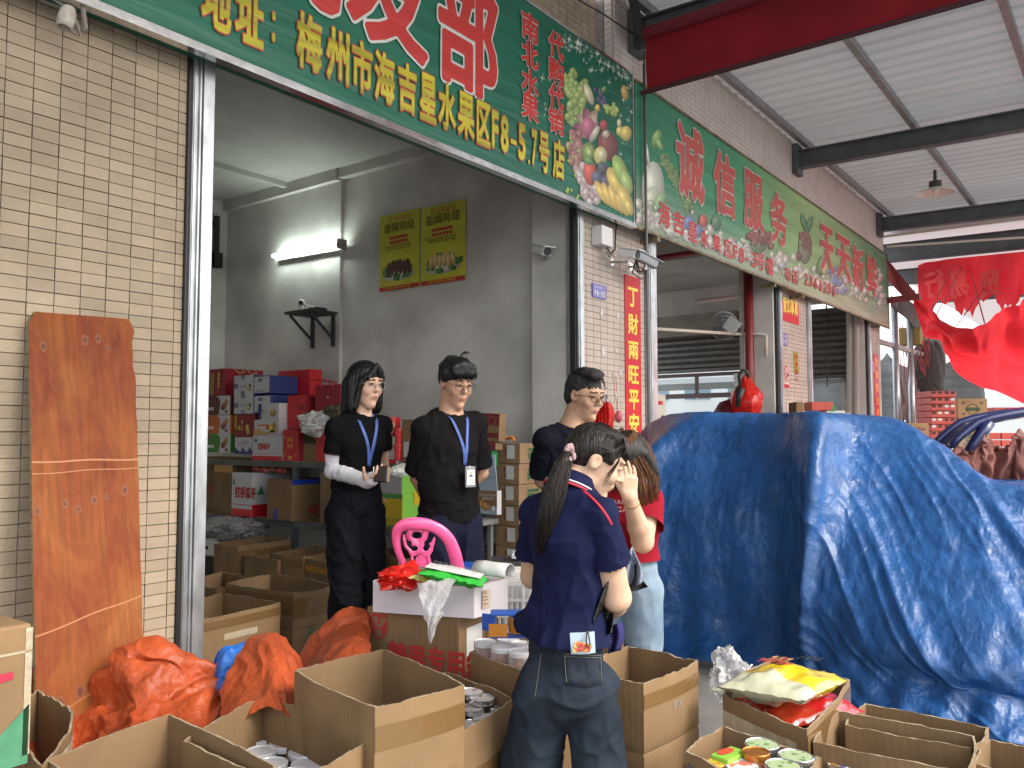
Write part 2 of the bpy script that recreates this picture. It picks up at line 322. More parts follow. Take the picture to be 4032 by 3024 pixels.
# door frames of galvanised steel
def jamb(x0, x1, xm, gap, y0=3.30, zt=3.32, name='door_frame'):
    f = MB(); f.box(x0, y0+.02, .0, xm, y0+.12, zt); f.box(xm, y0, .0, x1, y0+.13, zt); f.box(x0+.002,y0+.012,0,x0+.012,y0+.02,zt); f.box(xm-.014,y0+.008,0,xm-.004,y0+.0195,zt)
    f.build(name, GALV, bld, bevel=.003)
    f = MB(); f.box(gap[0], y0+.03, 0, gap[1], y0+.075, zt); f.build('guide_gap', BLACK, bld)
jamb(2.035,2.13,2.075,(2.02,2.034)); jamb(5.185,5.235,5.19,(5.155,5.184)); jamb(6.265,6.40,6.30,(6.401,6.415))
jamb(9.46,9.515,9.47,(9.40,9.459)); jamb(10.50,10.57,10.52,(10.571,10.59)); jamb(13.34,13.415,13.35,(13.28,13.339))
# ---- wall tiles
PX, PZ, X0, Z0 = .1, .0487, 1.283, 2.734
def inframe(x, z, y=FY):
    p = np.array([x,y,z-CAMZ]); d = p@_fw; u = (2016+F*(p@_rt)/d)/1.82278; v = (1512-F*(p@_up)/d)/1.82278
    return u, v, d
tm = MB(); tm.box(0,0,0,.0963,.012,.0452); tproto = None
cand = []; stuff = MB(); pale = MB()
def tile_at(mb, x, z, y, wd_=.0963, ht=.0452, dx=0):
    j = [rng.uniform(-.0006,.0006) for _ in range(3)]
    mb.box(x+j[0], y+j[1], z+j[2], x+wd_, y+.012, z+ht)
for i in range(-10, 8):
    for j in range(-57, 24):
        x = X0+i*PX; z = Z0+j*PZ; wdt = min(.0963, 2.018-x)
        if z > 3.95 or wdt < .01: continue
        u, v, d = inframe(x+.05, z+.02)
        vis = -25 < u < 470 and -20 < v < 1420 and not (95 < u < 262 and 720 < v) and not (u > 250 and v < 0)
        if vis and wdt > .09: cand.append((d, x, z))
        else: tile_at(stuff, x, z, FY-.006, wdt)
cand.sort()
for k, (d, x, z) in enumerate(cand):
    if k >= 300: tile_at(stuff, x, z, FY-.006); continue
    if tproto is None:
        tproto = tm.build('tile', STONE, bld); me = tproto.data; v = np.array([q.co[:] for q in me.vertices]); v -= v.min(0)
        for q, c_ in zip(me.vertices, v): q.co = c_
        o = tproto
    else: o = copy_obj(tproto, (0,0,0), bld)
    o.location = Vector((x+rng.uniform(-.0008,.0008), FY-.006+rng.uniform(-.001,.0008), z+rng.uniform(-.0008,.0008)))-Vector(bld.location)
    o.rotation_euler = (rng.uniform(-.008,.008), rng.uniform(-.004,.004), rng.uniform(-.006,.006))
for i in range(60):                                        # wall above first sign, left of the step
    for j in range(26):
        x = -0.5+i*PX; z = 4.30+j*PZ
        if x < 5.63: tile_at(stuff, x, z, FY-.006, min(.0945,5.64-x))
def pillar(x0, x1, z0, z1, mb, y=FY-.006, px=PX):
    n = int(round((x1-x0)/px)); p_ = (x1-x0)/n
    for i in range(n):
        for j in range(int((z1-z0)/PZ)): tile_at(mb, x0+i*p_, z0+j*PZ, y, p_-.0042)
pillar(5.24,6.26,.5,3.5,pale); pillar(9.52,10.5,.9,3.5,pale); pillar(13.42,14.14,.9,3.5,pale)
upper = MB(); pillar(5.665,14.2,4.3,5.2,upper,y=3.268)
for j in range(20): upper.box(5.646,3.285,4.32+j*PZ,5.66,3.352,4.32+j*PZ+.0435)
for j in range(60): pale.box(14.138,3.38,.9+j*PZ,14.15,3.46,.9+j*PZ+.0435)
upper.build('upper_tile_field', M('tile_glazed_pink', (.66,.585,.54), .45, var=.10, vs=5, coords='World'), bld, kind='stuff'); stuff.build('tile_field', STONE, bld, kind='stuff'); pale.build('pale_tile_field', STONE2, bld, kind='stuff')
# ------------------------------------------------------------ canopy
ROOFM = M('roof_sheet', (.44,.445,.45), .5, .1, var=.12, vs=2, stretch=(1,.2,1), transl=.12)
cn = thing('canopy', 'white corrugated steel canopy on dark beams over the market lane', 'canopy', (6,0,4.7))
def rz(y): return 4.93-.022*(3.27-y)
sh = MB(); P = []; x = -4.0; prof = [(0,0),(.13,0),(.15,.03),(.19,.03),(.21,0)]
xs = []
while x < 15.2:
    for dx, dz in prof[:4]: xs.append((x+dx, dz))
    x += .21
YR = [3.276, -.9]
for (xa,za) in xs: P.append([(xa, y, rz(y)+za) for y in YR])
sh.grid(P); sh.build('roof_sheet', ROOFM, cn)
def ibeam(mb, a, b, d=.19, wf=.12, t=.012):
    a = np.array(a,float); b = np.array(b,float); z = np.array([0,0,1.])
    mb.bar(a,b,t,d); mb.bar(a-z*(d/2+.006),b-z*(d/2+.006),wf,t); mb.bar(a+z*(d/2+.006),b+z*(d/2+.006),wf,t)
for xb in (1.95, 5.97, 9.95, 13.85):
    m = MB(); ibeam(m, (xb,3.25,rz(3.25)-.22),(xb,-.9,rz(-.9)-.22)); m.box(xb-.1,3.2,rz(3.2)-.4,xb+.1,3.262,rz(3.2)-.04); m.build('beam', STEEL, cn)
for yb in (3.12, 1.95, .78, -.4):
    m = MB(); m.box(-4,yb-.03,rz(yb)-.075,15.1,yb+.03,rz(yb)-.004); m.build('purlin', STEEL2, cn)
m = MB(); m.bar((13.9,3.2,rz(3.2)-.40),(14.0,-.8,rz(-.9)-.32),.03,.03); m.bar((14.1,3.2,rz(3.2)-.52),(15.5,-.8,rz(-.9)-.42),.03,.03); m.build('conduit', M('cream_pipe', (.6,.55,.45), .5), cn)
# far canopy beyond the corner
fc = thing('far_canopy', 'second corrugated canopy beyond the end of the building, dark beams below', 'canopy', (20,0,4.6))
P = []; x = 14.6
while x < 34: 
    for dx,dz in prof[:4]: P.append([(x+dx,y,4.75+.02*(y)+dz+.03*(x-14.6)/4) for y in (4.2,-1.5)])
    x += .42
q = MB(); q.grid(P); q.build('roof_sheet', M('far_sheet', (.55,.48,.48), .5, transl=.3), fc)  # pinkish sheet colour carries the red-tinted light under this roof
for xb in (15.6,18.5,22): 
    m = MB(); ibeam(m,(xb,4.2,4.55+.02*xb-.25),(xb,-1.5,4.45+.02*xb-.25),.3); m.build('beam', STEEL, fc)
# gutter edge flap in dull red at the corner
m = MB(); a = W(1915,560,X=14.4); b = W(1988,640,X=14.9); m.grid([[W(1912,556,Y=3.2),W(1985,640,Y=2.85)],[W(1912,600,Y=3.25),W(1950,640,Y=3.1)]]); m.bar(W(1912,650,Y=3.25),W(1988,640,Y=2.7),.08,.09)
m.build('gutter_flap', M('dull_red', (.30,.06,.06), .6, var=.3), fc)
# industrial pendant lamp (unlit)
lp = thing('pendant_lamp', 'white dish lamp hanging from the canopy roof near the beam', 'lamp', W(2021,420,D=10.5))
c0 = W(2021,418,D=10.5); m = MB(); m.lathe([(.215,0),(.205,.012),(.12,.055),(.06,.075),(.058,.078),(.118,.06),(.2,.018),(.212,.004)], c0, 28, close=False); m.build('shade', M('lamp_enamel', (.7,.68,.6), .35), lp, smooth=True)
m = MB(); m.lathe([(.03,.07),(.075,.075),(.075,.15),(.05,.16),(.02,.17),(.02,.30)], c0, 16); m.build('housing', M('lamp_housing', (.06,.055,.05), .5), lp)
m = MB(); m.ell(c0+[0,0,.045],(.045,.045,.05)); m.build('bulb', M('bulb_glass', (.75,.75,.7), .2), lp, smooth=True)
# red roller blind on the first beam
rb = thing('roller_blind', 'dark red fabric roller blind hanging from the canopy beam', 'blind', (5.88,1.2,4.2))
BLR = M('blind_fabric', (.26,.008,.016), .75, var=.25, vs=2, bump=.1, bs=6, transl=.35)
ya, yb_ = 3.10, -1.2; zt = 4.60
P = [[(5.88+.012*math.sin(3*y+4*t), y, zt-t*.43) for y in np.linspace(ya,yb_,24)] for t in np.linspace(0,1,6)]
m = MB(); m.grid(P); m.build('blind_sheet', BLR, rb, smooth=True)
m = MB(); m.tube([(5.88,ya+.02,zt+.04),(5.88,yb_,zt+.04)], .052, 14); m.build('roller_tube', M('blind_roll', (.16,.01,.02), .7), rb, smooth=False)
m = MB(); m.tube([(5.88,ya+.05,zt-.44),(5.88,yb_,zt-.44)], .02, 8); m.build('bottom_bar', M('blind_bar', (.06,.012,.02), .6), rb)
m = MB(); m.box(5.85,ya+.03,zt-.06,5.91,ya+.1,zt+.16); m.build('bracket', M('bracket_dark', (.03,.03,.035), .5), rb)
rr = MB(); p0 = W(1391,118,Y=3.17); x_, y_ = p0[0], p0[1]; rr.tube([(x_,y_,zt-.05),(x_+.005,y_,zt-.16)], .008, 6); rr.tube([(x_,y_,zt-.16),(x_+.008,y_-.004,1.2)], .0125, 8)
rr.build('crank_rod', M('rod_grey', (.10,.095,.095), .35, .6), rb)
# cable bundle at the beam end
m = MB()
for k in range(9):
    a = W(1352+k*2.5,-30,Y=3.1); b = W(1372+k*1.6,72+k*2,Y=3.1); mid = (a+b)/2+np.array([.05,0,-.06]); m.tube([a,mid,b], .008, 5)
m.tube([W(1180,-40,Y=3.26),W(1300,28,Y=3.24),W(1370,75,Y=3.2)], .006, 5)
m.build('cable_bundle', M('cable_black', (.02,.02,.02), .5), label='bundle of black cables looping at the end of the canopy beam', cat='cable')
# ------------------------------------------------------------ banners and signs
def fold_bump(m, sc=(.5,1,5), st=.6, dist=.02, rot=.35):
    t, b, N, L = nodes(m); tc = N('ShaderNodeNewGeometry'); mp = N('ShaderNodeMapping'); mp.inputs['Scale'].default_value = sc; mp.inputs['Rotation'].default_value = (0,rot,0)
    nz = N('ShaderNodeTexNoise'); nz.inputs['Scale'].default_value = 2.2; nz.inputs['Detail'].default_value = 3; nz.inputs['Distortion'].default_value = .4
    L(tc.outputs['Position'], mp.inputs[0]); L(mp.outputs[0], nz.inputs[0]); bp = N('ShaderNodeBump'); bp.inputs['Strength'].default_value = st; bp.inputs['Distance'].default_value = dist
    L(nz.outputs[0], bp.inputs['Height']); L(bp.outputs[0], b.inputs['Normal']); return m
def bannermat(name, col=None, **k):
    m = M(name, col or (.5,.5,.5), k.pop('rough',.42), var=k.pop('var',.22), vs=3, stretch=(.35,1,4), attr=col is None, coords='World', **k); return fold_bump(m)
BG1 = bannermat('banner_green', (.008,.135,.080)); BRED = bannermat('banner_red', (.52,.035,.03), var=.1); BWH = bannermat('banner_white', (.62,.62,.58), var=.1)
BYE = bannermat('banner_yellow', (.58,.50,.03), var=.5); BRD2 = bannermat('banner_thin_red', (.45,.06,.04), var=.1); BG2 = bannermat('banner_gradient'); BPR = None
SY = 3.20
s1 = thing('shop_sign', 'long green fruit shop banner with big red characters and a yellow address line', 'sign', (3, SY, 3.2))
zb = W(1368,484,Y=SY)[2]; zt = W(1366,165,Y=SY)[2]; xr = W(1366,300,Y=SY)[0]; xl = -1.2
m = MB(); m.box(xl,SY,zb,xr,3.33,zt); m.build('banner_sheet', BG1, s1)
m = MB(); m.bar((xl,SY-.005,zb-.018),(xr,SY-.005,zb-.018),.05,.036); m.bar((xr+.012,SY,zb),(xr+.012,SY,zt),.02,.03); m.bar((xl,SY,zt+.008),(xr,SY,zt+.008),.03,.016)
m.build('sign_frame', CHROME, s1)
UX = np.array([1.,0,0]); UZ = np.array([0,0,1.])
def signchars(parent, chars, z0, z1, mats, off, base, Y=SY, name='lettering', vmid=None):
    """chars: (char,u0,u1[,z0,z1]) ; placed on the sign face at the width seen in the photograph"""
    for h, (mt, of) in enumerate(zip(mats, off)):
        mb = MB()
        for c in chars:
            ch, u0, u1 = c[:3]; vm = c[3] if len(c) > 3 else vmid
            a0, a1 = (c[4], c[5]) if len(c) > 5 else (z0, z1)
            x0 = W(u0, vm, Y=Y)[0]; x1 = W(u1, vm, Y=Y)[0]
            put_glyph(mb, ch, (x0,Y-.001,a0), (x1-x0,0,0), (0,0,a1-a0), off=of, base=base, h=.0072+.0028*h)
        mb.build(name, mt, parent)
zy0 = W(865,395,Y=SY)[2]; 
yz1, yz0 = W(665,33,Y=SY)[2], W(665,153,Y=SY)[2]
yc = [('地',432,497,30),('址',505,567,50),('：',584,592,82),('梅',638,693,93),('州',702,752,115),('市',757,802,140),('海',806,850,176),('吉',857,897,195),('星',904,940,221),('水',944,982,238),('果',986,1022,255),('区',1027,1057,272),('F',1060,1074,285),('8',1079,1096,292),('-',1100,1113,300),('5',1117,1133,312),('.',1138,1142,330),('7',1146,1157,325),('号',1162,1184,335),('店',1192,1217,355)]
yc2 = []
for c in yc:
    z0,z1 = yz0, yz1; hgt = z1-z0
    if c[0] == '：': z0, z1 = z0+.22*hgt, z0+.75*hgt
    if c[0] == '-': z0, z1 = z0+.36*hgt, z0+.46*hgt
    if c[0] == '.': z0, z1 = z0+.05*hgt, z0+.15*hgt
    if c[0] in 'F857': z0, z1 = z0+.06*hgt, z1-.06*hgt
    yc2.append((*c, z0, z1))
signchars(s1, yc2, 0, 0, (BRD2, BYE), (.055,.03), .03)
bz0 = W(1010,202,Y=SY)[2]; bz1 = zt-.10
big = [('批',520,735,20,bz0+.03,bz1),('发',745,922,60,bz0+.02,bz1),('部',944,1073,100,bz0,bz1)]
signchars(s1, big, 0, 0, (BWH, BRED), (.052,.03), .03)
def colchars(s, u0, u1, vs_, parent=s1):
    out = []
    for ch, (va, vb) in zip(s, vs_):
        um = (u0+u1)/2; out.append((ch,u0,u1,(va+vb)/2,W(um,vb,Y=SY)[2],W(um,va,Y=SY)[2]))
    return out
signchars(s1, colchars('南北水果',1124,1161,((30,90),(92,146),(150,206),(206,262)))+colchars('代购代销',1182,1216,((70,128),(128,182),(184,236),(234,290))), 0, 0, (BWH, BRED), (.05,.03), .03)
class Art:
    def __init__(s, fn): s.mb = MB(); s.n = 0; s.fn = fn
    def e(s, x, y, rx, ry, col, rot=0, n=16):
        Yp = SY-.002-s.n*.00001; s.n += 1; ps = []; uv = []; col = tuple(.72*q+.07 for q in col)
        for k in range(n):
            a = 2*math.pi*k/n; dx = rx*math.cos(a); dy = ry*math.sin(a); c, s_ = math.cos(rot), math.sin(rot)
            ps.append(s.fn(x+dx*c-dy*s_, y+dx*s_+dy*c, Yp)); uv.append((.5+.5*math.cos(a), .5-.5*math.sin(a)))
        s.mb.add(ps, [tuple(range(n))[::-1]], 0, uv, col)
    def star(s, x, y, r, col=(.8,.85,.8)):
        Yp = SY-.002-s.n*.00001; s.n += 1; ps = []
        for k in range(12):
            rr = r*(1,.13,.13)[k%3] if k%3 == 0 else r*.13; a = 2*math.pi*(k/12)+.3
            ps.append(s.fn(x+rr*math.cos(a)*.75, y+rr*math.sin(a)*1.2, Yp))
        s.mb.add(ps, [tuple(range(12))[::-1]], 0, [(.36,.66)]*12, tuple(.6*k for k in col))
    def cluster(s, x0,y0,x1,y1,w,r,n,cols):
        for k in range(n):
            t = k/(n-1); s.e(x0+(x1-x0)*t+rng.uniform(-w,w), y0+(y1-y0)*t+rng.uniform(-w,w)*.6, r*.9, r*1.15, cols[k%len(cols)])
A = Art(lambda x,y,Yp: W((1344+x/1.646)/1.82278,(y/1.646)/1.82278,Y=Yp))
for k in range(60): 
    x = rng.uniform(1430,1880); A.star(x, 200+(x-1430)*.62+abs(rng.normal(0,60)), rng.uniform(10,34))
for k in range(12): A.star(rng.uniform(1230,1330), rng.uniform(500,760), rng.uniform(10,30))
for k in range(14): A.star(rng.uniform(1800,1880), rng.uniform(560,1060), rng.uniform(10,26))
A.cluster(1480,470,1500,640,32,24,18,[(.30,.45,.10),(.38,.5,.14)]); A.cluster(1560,560,1500,780,52,25,34,[(.30,.45,.10),(.42,.52,.16),(.24,.4,.09)])
A.e(1605,610,25,75,(.72,.66,.45),-.35); A.e(1660,700,18,26,(.7,.5,.1))
A.cluster(1665,590,1695,680,26,13,22,[(.05,.05,.14),(.09,.08,.2)]); A.cluster(1730,690,1770,740,32,14,20,[(.35,.5,.08),(.45,.55,.15)])
A.e(1700,580,12,22,(.2,.4,.1),.4); A.e(1838,600,24,50,(.62,.42,.10),-.2)
for a in range(7): A.e(1600+34*math.cos(a*.9),810+50*math.sin(a*.9),30,66,(.45,.10,.20) if a%2 else (.6,.45,.35),a*.6)
A.e(1600,825,42,68,(.55,.14,.26)); A.e(1640,870,22,60,(.6,.55,.45),.5)
A.e(1700,815,26,40,(.4,.03,.03)); A.e(1728,945,66,100,(.20,.012,.015),-.2); A.e(1715,870,24,26,(.6,.5,.4))
A.e(1805,850,24,34,(.7,.6,.15)); A.e(1845,865,36,50,(.72,.58,.12)); A.e(1800,800,14,30,(.7,.65,.4))
A.cluster(1510,870,1520,1080,42,26,30,[(.36,.13,.12),(.45,.25,.22),(.3,.1,.12)]); A.cluster(1550,1100,1640,1290,48,25,46,[(.5,.42,.42),(.56,.5,.5),(.4,.28,.3)])
A.e(1600,985,46,64,(.16,.24,.05)); A.e(1606,988,34,48,(.28,.42,.08)); A.e(1608,990,12,18,(.6,.65,.4))
A.e(1680,1010,44,62,(.68,.6,.2)); A.e(1688,1005,30,44,(.7,.66,.4))
A.e(1612,1120,44,85,(.62,.06,.04),-.1); A.e(1600,1045,36,20,(.12,.3,.06),.5)
A.e(1690,1090,34,42,(.05,.05,.1)); A.e(1655,1150,34,44,(.08,.09,.2)); A.e(1718,1185,42,60,(.06,.04,.1))
for k in range(5): A.e(1690+k*38,1250+k*16,26,92,(.72,.5,.1),-.5+.1*k)
A.e(1790,1190,50,120,(.68,.5,.1),-.5); A.e(1810,1110,44,112,(.32,.5,.1),-.35); A.e(1850,1180,34,80,(.4,.55,.16),-.3); A.e(1840,1290,40,100,(.7,.52,.12),-.4); A.e(1865,1340,24,60,(.7,.55,.12),-.3)
for k in range(16): A.e(rng.uniform(1440,1540),rng.uniform(880,1340),8,12,(.3,.5,.05))
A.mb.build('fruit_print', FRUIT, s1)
# second banner
s2 = thing('shop_sign', 'pale green fruit shop banner hung furthest along the facade, its slogan in pink red characters', 'sign', (10, SY, 3.2))
xa = xr+.03; xb = W(1918,630,Y=SY)[0]; zb2 = W(1916,706,Y=SY)[2]; zt2 = W(1912,550,Y=SY)[2]; zta = W(1375,178,Y=SY)[2]; zba = W(1385,492,Y=SY)[2]
def s2col(t, q):
    st = [(0,(.02,.20,.11)),(.25,(.06,.30,.15)),(.5,(.32,.48,.20)),(.72,(.28,.42,.20)),(.85,(.13,.27,.13)),(1,(.09,.22,.13))]
    for (a,ca),(b,cb) in zip(st,st[1:]):
        if a <= t <= b: f = (t-a)/(b-a); c = [p+(r-p)*f for p,r in zip(ca,cb)]; break
    g = max(0,(.42-q)/.42)*.75; return tuple(p*(1-g)+w_*g for p,w_ in zip(c,(.42,.42,.33)))
m = MB(); nx, nz_ = 40, 12
for i in range(nx):
    for j in range(nz_):
        t0,t1,q0,q1 = i/nx,(i+1)/nx,j/nz_,(j+1)/nz_
        f = lambda t,q: (xa+(xb-xa)*t, SY, (zba+(zb2-zba)*t)*(1-q)+(zta+(zt2-zta)*t)*q)
        b = len(m.v); m.add([f(t0,q0),f(t1,q0),f(t1,q1),f(t0,q1)],[(0,1,2,3)]); m.c[b:b+4] = [s2col(*k) for k in ((t0,q0),(t1,q0),(t1,q1),(t0,q1))]
m.box(xa,SY+.001,zb2,xb,3.26,zt2,0,(.2,.3,.15)); m.build('banner_sheet', BG2, s2)
m = MB(); m.bar((xa,SY-.004,zba-.012),(xb,SY-.004,zb2-.012),.03,.022); m.bar((xa,SY,zta+.01),(xb,SY,zt2+.01),.03,.02); m.bar((xa-.008,SY,zba),(xa-.008,SY,zta),.02,.014); m.bar((xb+.008,SY,zb2),(xb+.008,SY,zt2),.02,.014)
for px in (1393,1650,1712,1880): p = W(px,540+(px-1393)*.2,Y=3.3); z = zba+(zb2-zba)*(p[0]-xa)/(xb-xa); m.box(p[0],3.18,z-.065,p[0]+.05,3.35,z-.03)
m.build('sign_frame', M('rusty_trim', (.30,.24,.15), .5, .4, var=.5, vs=12), s2)
A = Art(lambda x,y,Yp: W((2400+x/1.3554)/1.82278,(y/1.3554)/1.82278,Y=Yp))
L0 = lambda x: 1195+(x-150)*.352      # bottom edge row in crop space
A.e(250,740,24,50,(.25,.42,.12),.3); A.e(268,770,14,34,(.32,.5,.18),-.4)
A.e(232,1010,62,150,(.62,.64,.56)); A.e(215,1080,48,90,(.55,.6,.45),.3); A.e(262,1090,30,70,(.25,.42,.2),.4); A.e(205,830,7,70,(.7,.7,.65),-.12)
for k in range(16): a = k/15; A.e(300+a*120,860+a*230,22,46,(.10,.20,.05) if k%2 else (.16,.27,.08),-.5)
for k in range(90):
    a = rng.uniform(0,1); A.e(285+a*150+rng.uniform(-22,22),840+a*270+rng.uniform(-24,24),5,13,(.2,.32,.1),rng.uniform(-1,1))
pal = [(.62,.55,.36),(.55,.25,.18),(.5,.52,.2),(.12,.18,.42),(.6,.42,.3),(.68,.62,.5),(.45,.1,.08),(.6,.58,.55),(.3,.42,.15)]
for k in range(330):
    x = rng.uniform(150,1465); y = L0(x)-14-abs(rng.normal(0,46))*(1.25-(x/1500)*.5); s_ = rng.uniform(10,26)*(1.15-.45*x/1500)
    if x > 1250: y -= rng.uniform(0,60)
    c = pal[rng.integers(len(pal))]; A.e(x,y,s_*.8,s_*1.15,tuple(.40+.32*q for q in c),rng.uniform(-.6,.6),12)
A.e(570,1190,26,44,(.07,.2,.1)); A.e(500,1180,24,36,(.5,.08,.06)); A.e(425,1190,30,40,(.12,.2,.45)); A.e(470,1235,30,36,(.12,.2,.45))
A.e(800,1300,44,60,(.13,.25,.1),.3); A.cluster(770,1260,860,1290,40,17,26,[(.20,.03,.03),(.28,.06,.05)])
A.e(1040,1190,14,52,(.04,.2,.08),-.3); A.e(1068,1200,15,50,(.05,.22,.08),.3); A.e(1045,1320,36,90,(.20,.26,.13)); A.cluster(1040,1240,1055,1340,22,11,30,[(.16,.03,.03),(.22,.06,.05)]); A.e(1012,1370,14,24,(.18,.03,.03))
A.e(1135,1420,26,54,(.10,.28,.10),.2); A.e(1150,1430,20,42,(.6,.5,.25),-.1); A.cluster(1190,1440,1240,1560,30,12,22,[(.14,.2,.42),(.2,.27,.5)])
A.cluster(1430,1450,1450,1620,16,16,16,[(.5,.45,.42),(.4,.3,.3),(.55,.55,.5)])
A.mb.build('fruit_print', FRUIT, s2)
BRP = bannermat('banner_faded_red', (.50,.085,.07), var=.1)
def s2chars(lst, y2): return [(c,u0,u1,(va+vb)/2,W((u0+u1)/2,vb,Y=SY)[2],W((u0+u1)/2,va,Y=SY)[2]) for c,u0,u1,va,vb in lst]
signchars(s2, s2chars([('诚',1459,1519,272,433),('信',1540,1587,332,466),('服',1605,1647,374,497),('务',1663,1698,418,530),('天',1771,1799,490,590),('天',1806,1836,512,606),('新',1840,1864,533,624),('鲜',1871,1892,552,638)],0),0,0,(BWH,BRP),(.05,.032),.032)
signchars(s2, s2chars([('海',1421,1445,438,491),('吉',1451,1477,458,506),('星',1484,1504,480,522),('水',1510,1529,496,534),('果',1537,1555,510,544),('区',1563,1579,520,556),('F',1581,1591,530,560),('8',1594,1606,536,568),('-',1610,1617,558,562),('3',1622,1633,546,578),('号',1634,1649,548,584),('檔',1653,1668,556,594),('电',1694,1706,578,606),('话',1709,1722,584,614),('2',1737,1744,591,616),('3',1747,1754,595,620),('6',1757,1764,600,624),('6',1768,1775,605,629),('2',1778,1784,609,633),('9',1787,1794,613,637),('8',1797,1803,617,641)],0),0,0,(BWH,BRED),(.04,.025),.025)
# ------------------------------------------------------------ things on the pillars
PY = FY-.008
def plate(name,label,cat,u0,v0,u1,v1,mat,Y=PY,th=.006,group=None,X=None):
    """thin plate on the facade between the two picked corners"""
    a = W(u0,v0,Y=Y); b = W(u1,v1,Y=Y); t = thing(name,label,cat,((a[0]+b[0])/2,Y,b[2]),group)
    m = MB(); m.box(a[0],Y-th,b[2],b[0],Y,a[2]); m.build('sheet', mat, t); return t, a, b
REDP = M('couplet_red', (.60,.004,.012), .5, var=.12, vs=3)
def textcol(t, s, x0, x1, zs, mat, Y, off=.03, name='lettering'):
    mb = MB()
    for ch,(za,zb_) in zip(s,zs): put_glyph(mb,ch,(x0,Y,zb_),(x1-x0,0,0),(0,0,za-zb_),off=off,h=.002)
    mb.build(name, mat, t)
t,a,b = plate('couplet_strip','tall red paper strip with gold characters on the tiled pillar beside the first shop bay','banner',1348,592,1386,990,REDP)
a_ = W(1348,592,Y=PY); x0 = W(1354,640,Y=PY)[0]; x1 = W(1376,640,Y=PY)[0]
zz = [W(1365,(900+p/1.8436)/1.82278,Y=PY)[2] for p in (430,572,620,770,820,950,995,1125,1170,1315,1340,1505,1520,1665)]
textcol(t,'丁財兩旺平安宅',x0,x1,[(zz[2*i],zz[2*i+1]) for i in range(7)],GOLD,PY-.007)
t,a,b = plate('couplet_strip','narrow red paper strip with orange characters on the last pillar of the building','banner',1886,763,1900,903,REDP)
n_ = 5; z_ = np.linspace(a[2]-.06,b[2]-.05,n_+1); textcol(t,'富貴雙全吉',a[0]+.07,b[0]-.05,[(z_[i],z_[i+1]+.06) for i in range(5)],M('ink_orange',(.85,.25,.02),.5),PY-.007)
t,a,b = plate('blessing_poster','square red paper poster with four gold characters on the second pillar','poster',1687,646,1725,703,REDP)
xs_ = np.linspace(a[0]+.04,b[0]-.03,5); mb = MB()
for i,ch in enumerate('意如事萬'): put_glyph(mb,ch,(xs_[i],PY-.007,b[2]+.10),(xs_[1]-xs_[0]-.01,0,0),(0,0,.19),off=.03,h=.002)
mb.build('lettering', GOLD, t)
PLATE = M('plate_violet', (.16,.15,.42), .35); 
def shopplate(lbl, u0,v0,u1,v1, num, mat=PLATE):
    t,a,b = plate('number_plate',lbl,'number plate',u0,v0,u1,v1,mat,th=.012); wd_ = b[0]-a[0]; ht = a[2]-b[2]
    mb = MB(); n_ = len(num)
    for i,ch in enumerate(num):
        z0_,z1_ = (.12,.52) if ch != '-' else (.30,.35); put_glyph(mb,ch,(a[0]+wd_*(.1+.8*i/n_),PY-.013,b[2]+ht*z0_),(wd_*.8/n_*.75,0,0),(0,0,ht*(z1_-z0_)),off=.02,h=.002)
    line_text(mb,'海吉星 水果区',(a[0]+wd_*.12,PY-.013,b[2]+ht*.68),UX,UZ,ht*.15,off=.01); mb.build('lettering',INKW,t)
shopplate('violet shop number plate F8-05 beside the red paper strip',1278,611,1307,648,'F8-05')
shopplate('violet shop number plate F8-03 under the square red poster',1686,718,1699,748,'F8-03')
shopplate('magenta number plate on the last pillar of the building',1877,777,1886,806,'F8-01',M('plate_magenta',(.5,.05,.25),.4))
t,a,b = plate('no_parking_notice','small white and red prohibition notice on the second pillar','sign',1690,790,1704,840,M('notice_white',(.65,.55,.52),.5))
mb = MB(); cx = (a[0]+b[0])/2; wz = b[0]-a[0]; cz = a[2]-.27*(a[2]-b[2])
for k in range(20):
    q0,q1 = 2*math.pi*k/20,2*math.pi*(k+1)/20; f = lambda r,q: (cx+r*math.cos(q),PY-.0085,cz+r*math.sin(q)); mb.quad(f(wz*.3,q0),f(wz*.38,q0),f(wz*.38,q1),f(wz*.3,q1))
mb.quad((cx-wz*.25,PY-.0085,cz+wz*.22),(cx-wz*.2,PY-.0085,cz+wz*.27),(cx+wz*.25,PY-.0085,cz-wz*.22),(cx+wz*.2,PY-.0085,cz-wz*.27))
line_text(mb,'公共通道',(a[0]+.02,PY-.007,b[2]+.145),UX,UZ,wz*.22,off=.02); line_text(mb,'禁止停放',(a[0]+.02,PY-.007,b[2]+.08),UX,UZ,wz*.22,off=.02); mb.box(a[0]+.01,PY-.008,b[2]+.005,b[0]-.01,PY-.0061,b[2]+.05)
mb.build('lettering', INKR, t)
t,a,b = plate('paper_talisman','faded yellow paper slip with red ends on the second pillar','poster',1714,760,1724,807,M('old_yellow',(.5,.38,.06),.8,var=.4,vs=20)); textcol(t,'平安出入',a[0]+.03,b[0]-.03,[(a[2]-.03-i*.085,a[2]-.10-i*.085) for i in range(4)],INKR,PY-.007)
